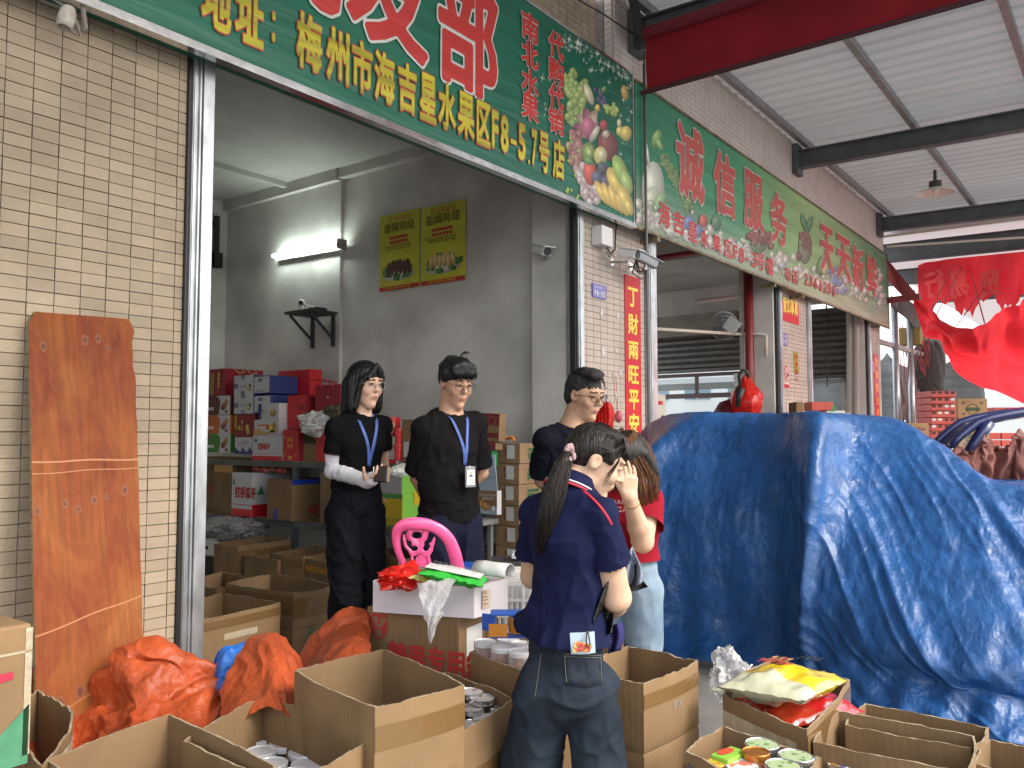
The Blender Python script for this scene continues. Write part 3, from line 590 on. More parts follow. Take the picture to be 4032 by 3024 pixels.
# torn paper remnants
rem = thing('paper_remnants','torn white remnants of paper stuck to the tiles of the first pillar','paper',W(1300,750,Y=PY))
for u,v,r in ((1299,676,.035),(1334,684,.028),(1302,758,.045),(1331,757,.022),(1340,805,.025),(1330,850,.026),(1334,880,.018)):
    c = W(u,v,Y=PY); mb = MB(); k = 11; mb.add([c+[0,-.003,0]]+[c+np.array([math.cos(q)*r*rng.uniform(.35,.7),-.003,math.sin(q)*r*rng.uniform(.6,1.25)]) for q in np.linspace(0,2*math.pi,k,endpoint=False)],[(0,1+(i+1)%k,1+i) for i in range(k)]); mb.build('remnant',PAPER,rem,solid=.002)
# electrical box, cctv cameras, cable
t = thing('junction_box','grey white plastic junction box under the end of the green banner','electrical box',W(1313,535,Y=3.3))
a = W(1298,485,Y=3.26); b = W(1322,535,Y=3.26); m = MB(); m.box(a[0],3.25,b[2],b[0],3.345,a[2]); m.build('housing',WHITEP,t,bevel=.006)
m = MB(); m.tube([W(1312,535,Y=3.28),W(1318,548,Y=3.27),W(1328,540,Y=3.27),W(1330,500,Y=3.28),W(1334,470,Y=3.3)],.007,6); m.tube([W(1308,535,Y=3.28),W(1316,556,Y=3.27),W(1326,546,Y=3.27)],.004,5); m.build('cable',BLACK,t)
def cctv(label, pos, d, L_, parts=True, mount=None, col=WHITEP, face=None, w_=.075):
    pos = np.array(pos,float); d = np.array(d,float); d /= np.linalg.norm(d); t = thing('security_camera',label,'security camera',mount if mount is not None else pos)
    a = pos-d*L_/2; b = pos+d*L_/2
    m = MB(); m.bar(a,b,w_,w_*.95); m.build('housing',col,t,bevel=.012)
    m = MB(); m.bar(a+d*.0-[0,0,-w_*.52],b+d*.05-[0,0,-w_*.52],w_*1.25,.008); m.build('sun_shield',col,t,bevel=.002)
    m = MB(); m.tube([b-d*.002,b+d*.006],w_*.42,14); m.build('lens',BLACK,t)
    if mount is not None:
        mt = np.array(mount); m = MB(); m.tube([pos-[0,0,w_*.5],pos-[0,0,w_*.95],mt],.011,7); m.tube([mt,mt+(mt-pos)*.02+np.array([0,.01,0])],.032,14); m.build('mount_arm',M('arm_chrome',(.5,.5,.5),.3,.8),t)
    return t
cctv('white bullet security camera on the inner wall, right of the yellow posters', W(1170,540,X=5.15), (-.45,-.85,-.30), .2, mount=W(1200,556,X=5.30))
t = cctv('white security camera on a chrome arm, left one of the pair on the pillar', W(1358,548,Y=3.14), (-.1,-1,-.25), .17, mount=W(1322,566,Y=3.345), w_=.07)
t = cctv('grey security camera pointing right, beside the hanging crank rod', W(1395,562,Y=3.1), (.75,-.45,-.32), .2, mount=W(1362,576,Y=3.345), col=M('cam_grey',(.32,.34,.36),.5), w_=.07)
m = MB(); P0 = W(1374,566,Y=3.15)
for k in range(4): m.tube([W(1376,560,Y=3.15),W(1370+k*4,580+k*3,Y=3.16),W(1382+k*2,592-k*3,Y=3.17),W(1395,590-k*4,Y=3.2)],.004,5)
m.tube([W(1376,552,Y=3.1),W(1366,590,Y=3.2),W(1385,603,Y=3.2),W(1402,596,Y=3.25)],.005,5); m.build('loose_cable',BLACK,t)
t = thing('meter_box','cream metal electrical cabinet mounted beside the second bay','electrical box',W(1424,925,Y=3.7))
a = W(1410,850,Y=3.62); b = W(1439,926,Y=3.62); m = MB(); m.box(a[0],3.62,b[2],b[0],3.74,a[2]); m.build('housing',M('cream_metal',(.5,.48,.42),.45),t,bevel=.005)
m = MB(); m.box(a[0]+.02,3.612,b[2]+.02,b[0]-.02,3.619,a[2]-.02); m.build('door',M('cream_metal',(.5,.48,.42)),t,bevel=.003)
m = MB(); m.box(a[0]+.08,3.606,a[2]-.10,a[0]+.17,3.611,a[2]-.065); m.build('label_plate',INKR,t); m = MB(); m.tube([(b[0]-.1,3.611,b[2]+.11),(b[0]-.1,3.598,b[2]+.11)],.014,10); m.build('lock',BLACK,t)
# bare bulb holder at top left under the first banner
t = thing('bulb_holder','white bulb socket dangling from old wires above the tiled wall','lamp',W(143,40,Y=3.2))
c = W(143,42,Y=3.2); m = MB(); m.lathe([(.022,.05),(.03,.03),(.032,-.0),(.028,-.035),(.022,-.035),(.02,.0)],c,14,ax=(.2,0,1),close=False); m.build('socket',M('socket_cream',(.5,.46,.4),.5,var=.3,vs=30),t,smooth=True)
m = MB(); m.tube([W(60,-20,Y=3.3),W(100,5,Y=3.28),W(150,22,Y=3.24),W(205,6,Y=3.26),W(260,-6,Y=3.3)],.006,6); m.tube([W(70,-30,Y=3.3),W(140,14,Y=3.2)],.006,6)
m.tube([W(150,28,Y=3.2),W(165,50,Y=3.2),W(172,75,Y=3.2),W(185,62,Y=3.2),W(178,10,Y=3.2),W(165,-10,Y=3.22)],.01,6,1); m.tube([W(160,40,Y=3.2),W(150,66,Y=3.2),W(168,76,Y=3.2)],.006,6,1); m.build('wires',[M('wire_grey',(.2,.21,.2),.6),M('old_tape',(.22,.19,.16),.8)],t)
# leaning formwork board
WOOD = M('board_wood', (.42,.13,.028), .6, var=.0, vs=2, spec=.25, bump=.15, bs=18, stretch=(1,1,.25), bd=.004)
t_,b_,N,L = nodes(WOOD); gm = N('ShaderNodeNewGeometry'); mp = N('ShaderNodeMapping'); mp.inputs['Scale'].default_value = (2.2,1,1.1); L(gm.outputs['Position'],mp.inputs[0])
n1 = N('ShaderNodeTexNoise'); n1.inputs['Scale'].default_value = 2.2; n1.inputs['Detail'].default_value = 12; n1.inputs['Roughness'].default_value = .68; n1.inputs['Distortion'].default_value = .8; L(mp.outputs[0],n1.inputs[0])
r1 = N('ShaderNodeValToRGB'); e = r1.color_ramp.elements; e[0].position = .30; e[0].color = (.07,.009,.005,1); e[1].position = .78; e[1].color = (.27,.10,.024,1); k = e.new(.40); k.color = (.17,.032,.007,1); k = e.new(.56); k.color = (.22,.060,.011,1); L(n1.outputs[0],r1.inputs[0])
mp2 = N('ShaderNodeMapping'); mp2.inputs['Scale'].default_value = (70,1,5.0); L(gm.outputs['Position'],mp2.inputs[0]); n2 = N('ShaderNodeTexNoise'); n2.inputs['Scale'].default_value = 1; n2.inputs['Detail'].default_value = 5; L(mp2.outputs[0],n2.inputs[0])
x1 = N('ShaderNodeMix'); x1.data_type = 'RGBA'; x1.blend_type = 'OVERLAY'; x1.inputs[0].default_value = .45; L(r1.outputs[0],x1.inputs[6]); L(n2.outputs['Fac'],x1.inputs[7])
L(x1.outputs[2],b_.inputs['Base Color'])
bd_ = thing('formwork_board','worn orange varnished plywood board leaning against the tiled wall','board',(1.5,3.0,.1))
c = [W(62,672,Y=3.31),W(290,690,Y=3.31),W(312,1430,Y=3.02),W(78,1500,Y=3.02)]
c = [np.array(p) for p in c]; dn = (c[3]-c[0]); c[2] = c[2]+(c[2]-c[1])*.25; c[3] = c[3]+dn*.25; nrm = np.cross(c[1]-c[0],c[3]-c[0]); nrm /= np.linalg.norm(nrm)
if nrm[1] < 0: nrm = -nrm
n_ = 34; prof_r = [0]*(n_+1)
L_ = []; R_ = []
for i in range(n_+1):
    t = i/n_; l = c[0]+(c[3]-c[0])*t; r = c[1]+(c[2]-c[1])*t; e_ = (r-l)/np.linalg.norm(r-l)
    ins = .02 if i == 0 else .006 if i == 1 and False else 0
    L_.append(l+e_*ins); R_.append(r-e_*(ins+.004*rng.uniform(0,1)+(.012 if .04<t<.14 else 0)*rng.uniform(.4,1)))
m = MB(); P = [[l+(r-l)*s for s in np.linspace(0,1,8)] for l,r in zip(L_,R_)]; m.grid(P,0,flip=True); m.grid([[p+nrm*.017 for p in row] for row in P],1)
for A_,fl in ((L_,False),(R_,True)): m.grid([[p,p+nrm*.017] for p in A_],1,flip=fl)
m.grid([[p for p in P[0]],[p+nrm*.017 for p in P[0]]],1)
m.build('plywood_face',[WOOD,M('ply_edge',(.24,.18,.09),.8,var=.4,vs=40)],bd_)
KN = M('knot_dark',(.10,.025,.010),.6); KN2 = M('knot_ring',(.20,.055,.012),.6)
def onb(s,t): l = c[0]+(c[3]-c[0])*t; r = c[1]+(c[2]-c[1])*t; return l+(r-l)*s
ex = (c[1]-c[0])/np.linalg.norm(c[1]-c[0]); ey = dn/np.linalg.norm(dn)
mb = MB()
for s,t,r in [(.12,.08,.008),(.5,.06,.008),(.63,.055,.007),(.72,.075,.005),(.04,.44,.006),(.28,.43,.006),(.4,.445,.006),(.55,.43,.007),(.67,.425,.005),(.85,.415,.008),(.2,.83,.009),(.38,.82,.010),(.62,.82,.008),(.72,.82,.008),(.9,.78,.007),(.35,.87,.005)]:
    for mi,(k,h) in enumerate(((1.9,.0006),(1.0,.0012))):
        p = onb(s,t)-nrm*h; mb.add([p+ex*math.cos(q)*r*k*rng.uniform(.8,1.15)+ey*math.sin(q)*r*k*1.5 for q in np.linspace(0,2*math.pi,12,endpoint=False)],[tuple(range(12))],mi)
mb.build('knots',[KN2,KN],bd_)
mb = MB()
for s0,t0,s1_,t1_,w_ in ((.0,.335,1,.345,.0035),(0,.36,1,.365,.002),(0,.69,1,.655,.003),(0,.86,1,.80,.0025),(.0,.93,1,.9,.002)):
    P = [onb(s0+(s1_-s0)*q,t0+(t1_-t0)*q+.0015*math.sin(q*9))-nrm*.0015 for q in np.linspace(0,1,14)]; mb.grid([[p-ey*w_ for p in P],[p+ey*w_ for p in P]])
mb.build('grain_ridge',M('ridge_light',(.36,.14,.04),.45),bd_)
# ------------------------------------------------------------ inside the first bay: posters, tube light, wall shelf
def on_wall(u,v,X=5.31): return W(u,v,X=X)
YEL = M('poster_yellow',(.56,.54,.04),.45,var=.12,vs=5)
def wposter(label, c, title):
    a,b = W(*c[0],X=5.305),W(*c[1],X=5.305); y0,y1 = a[1],b[1]; z1 = (a[2]+b[2])/2; z0 = W(*c[2],X=5.305)[2]
    t = thing('chicken_poster',label,'poster',(5.305,(y0+y1)/2,z0),'food posters'); m = MB(); m.box(5.30,y1,z0,5.306,y0,z1); m.build('sheet',YEL,t)
    w_ = y0-y1; h_ = z1-z0; U = np.array([0,-1.,0]); O = np.array([5.299,y0,z0])
    f = lambda s,q,k=0: O+U*(w_*s)+UZ*(h_*q)+np.array([-.001-k*.001,0,0])
    m = MB(); m.quad(f(0,0),f(1,0),f(1,.055),f(0,.055)); m.quad(f(.25,.665),f(.72,.665),f(.72,.70),f(.25,.70))
    for i in range(6): m.quad(f(.26+i*.078,.605),f(.32+i*.078,.605),f(.32+i*.078,.645),f(.26+i*.078,.645))
    line_text(m,'印象盐焗',f(.38,.90,1),U,UZ,w_*.10,off=.03)
    for k in range(14): q = k*.4; m.quad(f(.28+.05*math.cos(q),.93+.03*math.sin(q)),f(.28+.03*math.cos(q),.93+.018*math.sin(q)),f(.28+.03*math.cos(q+.4),.93+.018*math.sin(q+.4)),f(.28+.05*math.cos(q+.4),.93+.03*math.sin(q+.4)))
    m.build('red_print',INKR,t)
    m = MB(); line_text(m,title,f(.11,.765,1),U,UZ,w_*.195,off=.012,gap=1.0); m.build('title',M('title_brown',(.05,.02,.01),.6),t)
    m = MB(); line_text(m,'零添加 真材实料 家乡风味',f(.14,.555,1),U,UZ,w_*.055); line_text(m,'食用农产品加工 传统工艺制作',f(.18,.52,1),U,UZ,w_*.045); m.build('small_print',M('title_brown'),t)
    m = MB(); line_text(m,'印象盐焗家乡的味道',f(.16,.014,1),U,UZ,w_*.06,gap=1.2); m.build('band_text',INKY,t)
    m = MB()
    def el(s,q,rs,rq,col,rot=0):
        n = 14; el.k += .04; ps = [f(s+rs*math.cos(g)*math.cos(rot)-rq*math.sin(g)*math.sin(rot), q+rs*math.cos(g)*math.sin(rot)+rq*math.sin(g)*math.cos(rot), el.k) for g in np.linspace(0,2*math.pi,n,endpoint=False)]
        m.add(ps,[tuple(range(n))],0,[(.5+.5*math.cos(g),.5+.5*math.sin(g)) for g in np.linspace(0,2*math.pi,n,endpoint=False)],col)
    el.k = 0; el(.5,.19,.4,.07,(.62,.62,.55))
    for k in range(22): el(.5+.38*math.cos(k*.9)*rng.uniform(.6,1),.25+.09*math.sin(k*.9),.09,.035,(.06,.2,.04),rng.uniform(-.5,.5))
    for k in range(6): el(.24+k*.1,.27+.02*(k%2),.055,.10,(.10,.02,.02) if '辣' in title else (.58,.42,.18),.12*(k-2))
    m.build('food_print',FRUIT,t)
wposter('yellow poster of dark spicy chicken wings, left of the two on the inner wall',((822,465),(907,453),(822,631)),'香辣鸡翅')
wposter('yellow poster of pale salt-baked chicken wings, right of the two on the inner wall',((911,450),(1006,430),(911,618)),'盐焗鸡翅')
tl = thing('tube_light','lit white fluorescent tube on the dim inner wall','light',W(660,541,X=5.2))
a = W(590,553,X=5.2); b = W(728,529,X=5.2); m = MB(); m.tube([a,b],.016,12); m.build('tube',M('tube_glow',(.86,1,.92),.3,emit=20),tl)
m = MB(); m.bar(a+[.045,0,-.02],b+[.045,-.06,-.02],.03,.05); m.tube([b,b+[0,-.02,0]],.018,10); m.box(5.17,b[1]-.07,b[2]-.04,5.26,b[1]-.03,b[2]+.05); m.build('fitting',M('fitting_grey',(.3,.3,.28),.5),tl)
ws = thing('wall_shelf','small black bracket shelf holding gadgets on the inner wall','shelf',W(700,665,X=5.1))
sy0 = W(614,676,X=4.95)[1]; sz = 2.55; sy1 = 6.08
m = MB(); m.box(4.95,sy1,sz,5.27,sy0,sz+.025); m.build('board',M('shelf_black',(.03,.032,.035),.6),ws)
for yy in (sy1+.03, sy1+.33):
    m = MB(); m.box(5.245,yy,sz-.30,5.272,yy+.03,sz-.003); m.bar((5.25,yy+.015,sz-.22),(4.99,yy+.015,sz-.01),.02,.02); m.build('bracket',M('shelf_black'),ws)
t = thing('indoor_camera','round white indoor camera standing on the wall shelf','camera',(5.1,6.42,sz+.025)); m = MB(); m.ell((5.1,6.4,sz+.12),(.036,.036,.038)); m.lathe([(.034,0),(.03,.03),(.02,.09)],(5.1,6.4,sz+.027),16); m.build('body',WHITEP,t,smooth=True); m = MB(); m.ell((5.075,6.375,sz+.122),(.022,.022,.026)); m.build('lens',BLACK,t)
t = thing('router','small black adapter with a tangle of thin cable on the wall shelf','router',(5.12,6.2,sz+.025)); m = MB(); m.box(5.05,6.12,sz+.027,5.18,6.24,sz+.055); m.build('body',BLACK,t,bevel=.004)
m = MB(); m.tube([(5.1,6.2,sz+.06),(5.05,6.3,sz+.1),(5.12,6.28,sz+.04),(5.18,6.1,sz+.11),(5.2,6.15,sz+.03)],.004,5); m.tube([(5.0,6.3,sz+.03),(5.15,6.34,sz+.07),(5.0,6.2,sz+.04)],.004,5); m.build('cable',WHITEP,t)
t = thing('wall_fan','dark wall fan at the far left end of the inner wall','fan',W(470,520,X=5.15))
c_ = W(462,520,X=5.1); m = MB(); m.box(c_[0]-.02,c_[1]-.06,c_[2]-.30,c_[0]+.03,c_[1]-.02,c_[2]+.26); m.box(c_[0]-.1,c_[1]-.02,c_[2]-.28,c_[0]+.1,c_[1]+.35,c_[2]-.12); m.box(c_[0]-.04,c_[1]+.12,c_[2]-.1,c_[0],c_[1]+.18,c_[2]+.24); m.box(c_[0]-.04,c_[1]-.02,c_[2]+.16,c_[0],c_[1]+.3,c_[2]+.2); m.build('frame',BLACK,t)
# conduits and switch on the inner wall
t = thing('wall_switch','white switch with two grey conduits on the inner wall','switch',W(1160,705,X=5.31)); a = W(1151,716,X=5.30); b = W(1170,694,X=5.30)
m = MB(); m.box(5.295,b[1],a[2],5.319,a[1],b[2]); m.build('switch_plate',WHITEP,t,bevel=.003)
m = MB()
for u in (1158,1166): p = W(u,705,X=5.31); m.tube([(5.305,p[1],p[2]-1.1),(5.305,p[1],p[2]-.03)],.009,6)
p = W(1158,705,X=5.31); m.tube([(5.305,p[1],p[2]+.04),(5.305,p[1],3.9)],.007,6); m.build('conduit',M('conduit_grey',(.36,.36,.36),.6),t)
# ------------------------------------------------------------ cartons
def vnoise(x, k=0): 
    i = np.floor(x).astype(int); f = x-i; f = f*f*(3-2*f)
    h = lambda n: (np.sin(n*12.9898+k*78.233)*43758.5453) % 1*2-1
    return h(i)*(1-f)+h(i+1)*f
CART = {}
def carton(label, L, B, R, Fr, zt, zb=.0, bulge=(.01,.01,.01,.01), th=.006, crease=(.0,), mat=None, edge=None, jit=.006, tapes=(), group='open kraft cartons of goods', taper=.985, dz=(0,0,0,0), cat='carton', name='open_carton', floor=True, P=None, fill=None):
    """open topped carton from its four rim corners seen in the photo (left, back, right, front)"""
    mat = mat or KRAFT; edge = edge or KRAFTE; seed = len(CART)*7+3
    C4 = P or [W(*q, Z=zt) for q in (Fr, R, B, L)]; C4 = [np.array([c[0],c[1],0]) for c in C4]; cen = sum(C4)/4
    n = 16; hs = [zb]+[zt-(zt-zb)*k for k in (.8,.6,.42,.3)]+[zt-(zt-zb)*.16, zt-.05, zt-.018, zt]
    if crease: hs = sorted(set(hs+[c+q for c in crease if c for q in (-.008,0,.008)]))
    t = thing(name, label, cat, (cen[0],cen[1],zb), group); out = []; inn = []
    per = []; nin = []
    for s in range(4):
        a, b = C4[s], C4[(s+1)%4]; d = b-a; nn = np.array([d[1],-d[0],0]); nn /= np.linalg.norm(nn)
        if nn@(cen-a) > 0: nn = -nn       # outward
        for i in range(n): q = i/n; per.append((a+d*q, nn, s, q, bulge[s], dz[s]+(dz[(s+1)%4]-dz[s])*q)); 
    m_ = len(per)
    for h in hs:
        tt = (h-zb)/(zt-zb); ro = []; ri = []
        for k,(p,nn,s,q,bl,dzz) in enumerate(per):
            pr = per[k-1]; corner = q == 0; o_ = (nn+pr[1]) if corner else nn
            bul = bl*math.sin(math.pi*q)*tt**1.5 + .004*float(vnoise(np.array(q*5+s*9.1),seed))*math.sin(math.pi*q)
            cr = -.004 if any(c and abs(h-c)<1e-6 for c in crease) else 0
            z = h; 
            if h > zt-.04: z = h+jit*(float(vnoise(np.array(k*1.7),seed+1))*.35+float(vnoise(np.array(k*.31),seed+2))*.35-1.6*max(0,float(vnoise(np.array(k*.9),seed+5))-.72))*(1 if h > zt-.01 else .5)+dzz
            base = cen+(p-cen)*(taper+(1-taper)*tt)
            w_ = base+nn*(bul+cr)
            ro.append(np.array([w_[0],w_[1],z])); wi = w_-(o_ if corner else nn)*th; ri.append(np.array([wi[0],wi[1],z+(rng.uniform(-.0015,.0015) if h==zt else 0)]))
        out.append(ro); inn.append(ri)
    m = MB(); close = lambda rows: [r+[r[0]] for r in rows]
    m.grid(close(out),0,flip=False); m.grid(close(inn),1,flip=True); m.grid(close([out[-1],inn[-1]]),2)
    if floor: m.add([np.array([p[0],p[1],zb+.012]) for p in inn[0]],[tuple(range(m_))],1)
    m.add(out[0],[tuple(range(m_))[::-1]],0)
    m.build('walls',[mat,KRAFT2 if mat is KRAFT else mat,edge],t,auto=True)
    CART[label] = (t,out,hs,per)
    for tp in tapes:                                        # (side, h0, h1, q0, q1[, material])
        s,h0,h1,q0,q1 = tp[:5]; tm_ = tp[5] if len(tp) > 5 else TAPE; mb = MB(); rows = []
        for h in np.linspace(h0,h1,4):
            j = max(0,min(len(hs)-2,sum(1 for x in hs if x <= h)-1)); f = (h-hs[j])/(hs[j+1]-hs[j]); row = []
            for q in np.linspace(q0,q1,12):
                kk = s*n+q*n; i0 = int(min(math.floor(kk),m_-1)); fr = kk-i0; g = lambda r: r[i0%m_]*(1-fr)+r[(i0+1)%m_]*fr
                p = g(out[j])*(1-f)+g(out[j+1])*f; row.append(p+per[s*n+n//2][1]*(.0018+.0008*rng.random()))
            rows.append(row)
        mb.grid(rows); mb.build('tape',tm_,t,smooth=True)
    return t
def face_frame(t_label, side):
    """origin and unit axes of one carton side: lower-left seen from outside"""
    t,out,hs,per = CART[t_label]; n = 16; a = out[0][side*n]; b = out[0][((side+1)*n)%len(per)]; 
    a2 = out[-1][side*n]; b2 = out[-1][((side+1)*n)%len(per)]; a = np.array([a2[0],a2[1],a[2]]); b = np.array([b2[0],b2[1],b[2]]); U = (b-a); w_ = np.linalg.norm(U); return t, a+per[side*n+8][1]*.0035, U/w_, w_, hs[-1]-hs[0]
def side_text(label, side, s, q, z, size, mat, off=.03, gap=1.05, name='lettering', narrow=1.0):
    t,o,U,w_,h_ = face_frame(label,side); bl = np.cross(U,UZ); mb = MB(); line_text(mb,s,o+U*(w_*q)+UZ*z+bl*.006,U,UZ,size,gap=gap,off=off,h=.002,narrow=narrow); mb.build(name,mat,t)
def wineglass(mb, o, U, s):
    f = lambda a,b: o+U*(a*s)+UZ*(b*s)
    for a0,b0,a1,b1 in ((0,0,.04,1),(.96,0,1,1),(.04,0,.96,.04),(.04,.96,.96,1)): mb.quad(f(a0,b0),f(a1,b0),f(a1,b1),f(a0,b1))
    mb.add([f(.2,.85),f(.8,.85),f(.78,.62),f(.66,.5),f(.54,.46),f(.54,.2),f(.7,.14),f(.3,.14),f(.46,.2),f(.46,.46),f(.34,.5),f(.22,.62)],[tuple(range(12))[::-1]])
GR = 'open kraft cartons around the shop front'
carton('half seen open kraft carton at the bottom left corner of the picture',(100,1642),(366,1550),(600,1655),(330,1770),.60,bulge=(.01,.005,.012,.01),jit=.006,group=GR,dz=(0,0,.01,0))
carton('open carton of silver lidded jars below the orange tarpaulin',(395,1600),(567,1503),(806,1590),(620,1690),.58,bulge=(.02,.015,.01,.01),group=GR,tapes=((0,.36,.46,.05,.95),))
carton('tall open carton with a single white lidded jar inside, in the front middle',(636,1449),(830,1402),(1004,1478),(810,1530),.68,crease=(.44,),group=GR,tapes=((0,.565,.63,.0,1),(0,.2,.42,.55,.68)),bulge=(.008,.006,.01,.012))
carton('open carton of stacked white labelled cans beside the standing woman',(860,1500),(963,1451),(1112,1508),(1003,1575),.55,group=GR,tapes=((0,.36,.42,.0,1),))
carton('carton of dried fruit jars behind the woman in the navy polo shirt',(1017,1408),(1135,1368),(1347,1384),(1215,1475),.62,group=GR,tapes=((0,.4,.5,.6,1),(0,.2,.26,.6,1)))
carton('tall open carton marked in black characters, right of the woman in jeans',(1237,1444),(1357,1394),(1508,1428),(1390,1478),.62,crease=(.40,),group=GR,bulge=(.012,.006,.006,.008),tapes=((0,.54,.585,.0,1,TAPE),),jit=.007)
carton('open carton holding yellow and red snack bags in front of the blue tarpaulin',(1561,1500),(1664,1426),(1836,1468),(1743,1576),.52,group=GR,bulge=(.012,.01,.03,.012),jit=.009,tapes=((0,.40,.50,.0,1),(3,.42,.47,.0,.9,TAPEC)))
carton('open carton of green lidded cans at the bottom edge right of the middle',(1481,1623),(1561,1570),(1769,1637),(1690,1720),.50,group=GR,jit=.009)
carton('empty long carton with one red can, near the bottom right corner',(1756,1601),(1809,1536),(2105,1589),(2092,1668),.48,group=GR,jit=.006,bulge=(.01,.01,.008,.01))
carton('carton behind the long empty one, its rim against the blue tarpaulin',(1825,1566),(1868,1520),(2136,1572),(2098,1616),.46,.02,group=GR,jit=.006)
carton('carton at the far bottom right corner of the picture',(2104,1650),(2137,1597),(2330,1645),(2300,1690),.44,group=GR)
carton('carton holding a can with blue and orange lid at the bottom edge',(1742,1668),(1783,1627),(1935,1668),(1890,1720),.44,group=GR,taper=.99)
carton('open taped carton just inside the left door frame',(345,1320),(481,1281),(606,1302),(425,1340),.55,.12,group=GR,tapes=((0,.49,.53,.0,1),(0,.43,.46,.3,.7,TAPEC)),jit=.008)
carton('big bulging open carton with green fragile marks inside the doorway',(488,1260),(584,1240),(723,1264),(634,1281),.56,.12,crease=(.36,),group=GR,bulge=(.03,.03,.02,.01),tapes=((0,.42,.53,.0,.8),(3,.44,.54,.0,1)),jit=.008)
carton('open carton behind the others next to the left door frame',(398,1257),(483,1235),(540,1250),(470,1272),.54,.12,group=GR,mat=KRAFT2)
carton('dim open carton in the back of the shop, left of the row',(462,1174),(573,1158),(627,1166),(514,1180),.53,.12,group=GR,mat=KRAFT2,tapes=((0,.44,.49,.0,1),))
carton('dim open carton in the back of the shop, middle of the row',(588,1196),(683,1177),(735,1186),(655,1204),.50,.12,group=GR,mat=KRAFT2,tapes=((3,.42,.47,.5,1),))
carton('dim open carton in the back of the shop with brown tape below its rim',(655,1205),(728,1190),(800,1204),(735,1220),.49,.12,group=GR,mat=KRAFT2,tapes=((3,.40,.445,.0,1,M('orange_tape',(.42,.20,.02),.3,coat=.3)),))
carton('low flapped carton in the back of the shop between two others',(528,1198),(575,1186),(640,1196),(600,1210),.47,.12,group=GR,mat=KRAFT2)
carton('open carton behind the man with the badge, nearer the doorway',(1036,1190),(1045,1180),(1132,1200),(1110,1212),.52,.12,group=GR,mat=KRAFT)
carton('open carton behind the man with the badge, against the stack',(1039,1180),(1117,1166),(1150,1176),(1112,1190),.54,.12,group=GR,mat=KRAFT)
carton('open carton behind the pink chair between two people',(822,1186),(868,1178),(935,1196),(860,1210),.50,.12,group=GR,mat=KRAFT2)
L_ = 'tall open carton marked in black characters, right of the woman in jeans'
side_text(L_,0,'食品专用箱',.44,.25,.075,INK,off=.03,narrow=.8); side_text(L_,0,'Pㄨ',.47,.50,.04,INKGREY,off=-.01)
t,o,U,w_,h_ = face_frame('big bulging open carton with green fragile marks inside the doorway',0); mb = MB()
bl = np.cross(U,UZ)
for k in range(4): wineglass(mb,o+U*(w_*.28+k*.16)+UZ*.13+bl*.02,U,.11)
mb.build('fragile_mark',INKG,t)
t,o,U,w_,h_ = face_frame('tall open carton with a single white lidded jar inside, in the front middle',0); mb = MB(); f = lambda a,b: o+U*(w_*a)+UZ*b+np.cross(U,UZ)*.008
mb.quad(f(.66,.10),f(.97,.10),f(.97,.37),f(.66,.36)); mb.build('shipping_label',PAPER,t); mb = MB(); f = lambda a,b: o+U*(w_*a)+UZ*b+np.cross(U,UZ)*.010
mb.quad(f(.77,.12),f(.83,.12),f(.85,.26),f(.79,.26)); mb.quad(f(.79,.24),f(.84,.26),f(.74,.34),f(.69,.33)); mb.quad(f(.80,.26),f(.85,.24),f(.97,.36),f(.91,.365)); mb.build('torn_label',KRAFT,t)
def cbox(name, label, cat, P0, wU, U, wV, h, mats, group=None, bevel=.004, z0=None, parent=None):
    """closed box: P0 lower front-left corner, U along the face, V depth (left turned U)"""
    U = np.array(U,float); U /= np.linalg.norm(U); V = np.array([-U[1],U[0],0]); P0 = np.array(P0,float)
    t = thing(name,label,cat,P0+U*wU/2+V*wV/2,group); m = MB(); a,b,c_,d = P0,P0+U*wU,P0+U*wU+V*wV,P0+V*wV; up = UZ*h
    vs = [a,b,c_,d,a+up,b+up,c_+up,d+up]; fs = [(3,2,1,0),(4,5,6,7),(0,1,5,4),(1,2,6,5),(2,3,7,6),(3,0,4,7)]
    mats = mats if isinstance(mats,(list,tuple)) else [mats]; mi = [0,0,0,min(1,len(mats)-1),0,min(1,len(mats)-1)]
    for f_,k in zip(fs,mi): m.f.append(f_); m.m.append(k)
    m.v = [tuple(p) for p in vs]; m.uv = [(0,0)]*8; m.c = [(1,1,1)]*8
    m.build('body',mats,t,bevel=bevel); return t,P0-V*.003,U
# candy carton with the big logo, white tray on top
ZT = .70
a = W(793,1310,Z=ZT); b = W(992,1334,Z=ZT); U = (b-a); w_ = np.linalg.norm(U); U /= w_
t,o,U = cbox('candy_carton','closed kraft carton with red round logo and red characters, under the white tray','carton',(a[0],a[1],.0),w_,U,.42,ZT,KRAFT)
mb = MB(); f = lambda x,z: o+U*x+UZ*z
cx, cz, r = w_*.14, ZT-.066, .046
for k in range(28):
    q0,q1 = 2*math.pi*k/28,2*math.pi*(k+1)/28; mb.quad(f(cx+r*.86*math.cos(q0),cz+r*1.08*math.sin(q0)),f(cx+r*math.cos(q0),cz+r*1.25*math.sin(q0)),f(cx+r*math.cos(q1),cz+r*1.25*math.sin(q1)),f(cx+r*.86*math.cos(q1),cz+r*1.08*math.sin(q1)))
def rr(x0,z0,x1,z1,sk=0):
    x0,z0,x1,z1 = (.74*q for q in (x0,z0,x1,z1)); mb.quad(f(cx+x0+sk*z0,cz+z0),f(cx+x1+sk*z0,cz+z0),f(cx+x1+sk*z1,cz+z1),f(cx+x0+sk*z1,cz+z1))
rr(-.036,.042,.036,.056); rr(-.008,.0,.008,.042); rr(-.034,-.012,.034,-.026); rr(-.045,-.05,-.028,.02,-.15); rr(.028,-.05,.045,.02,.15)
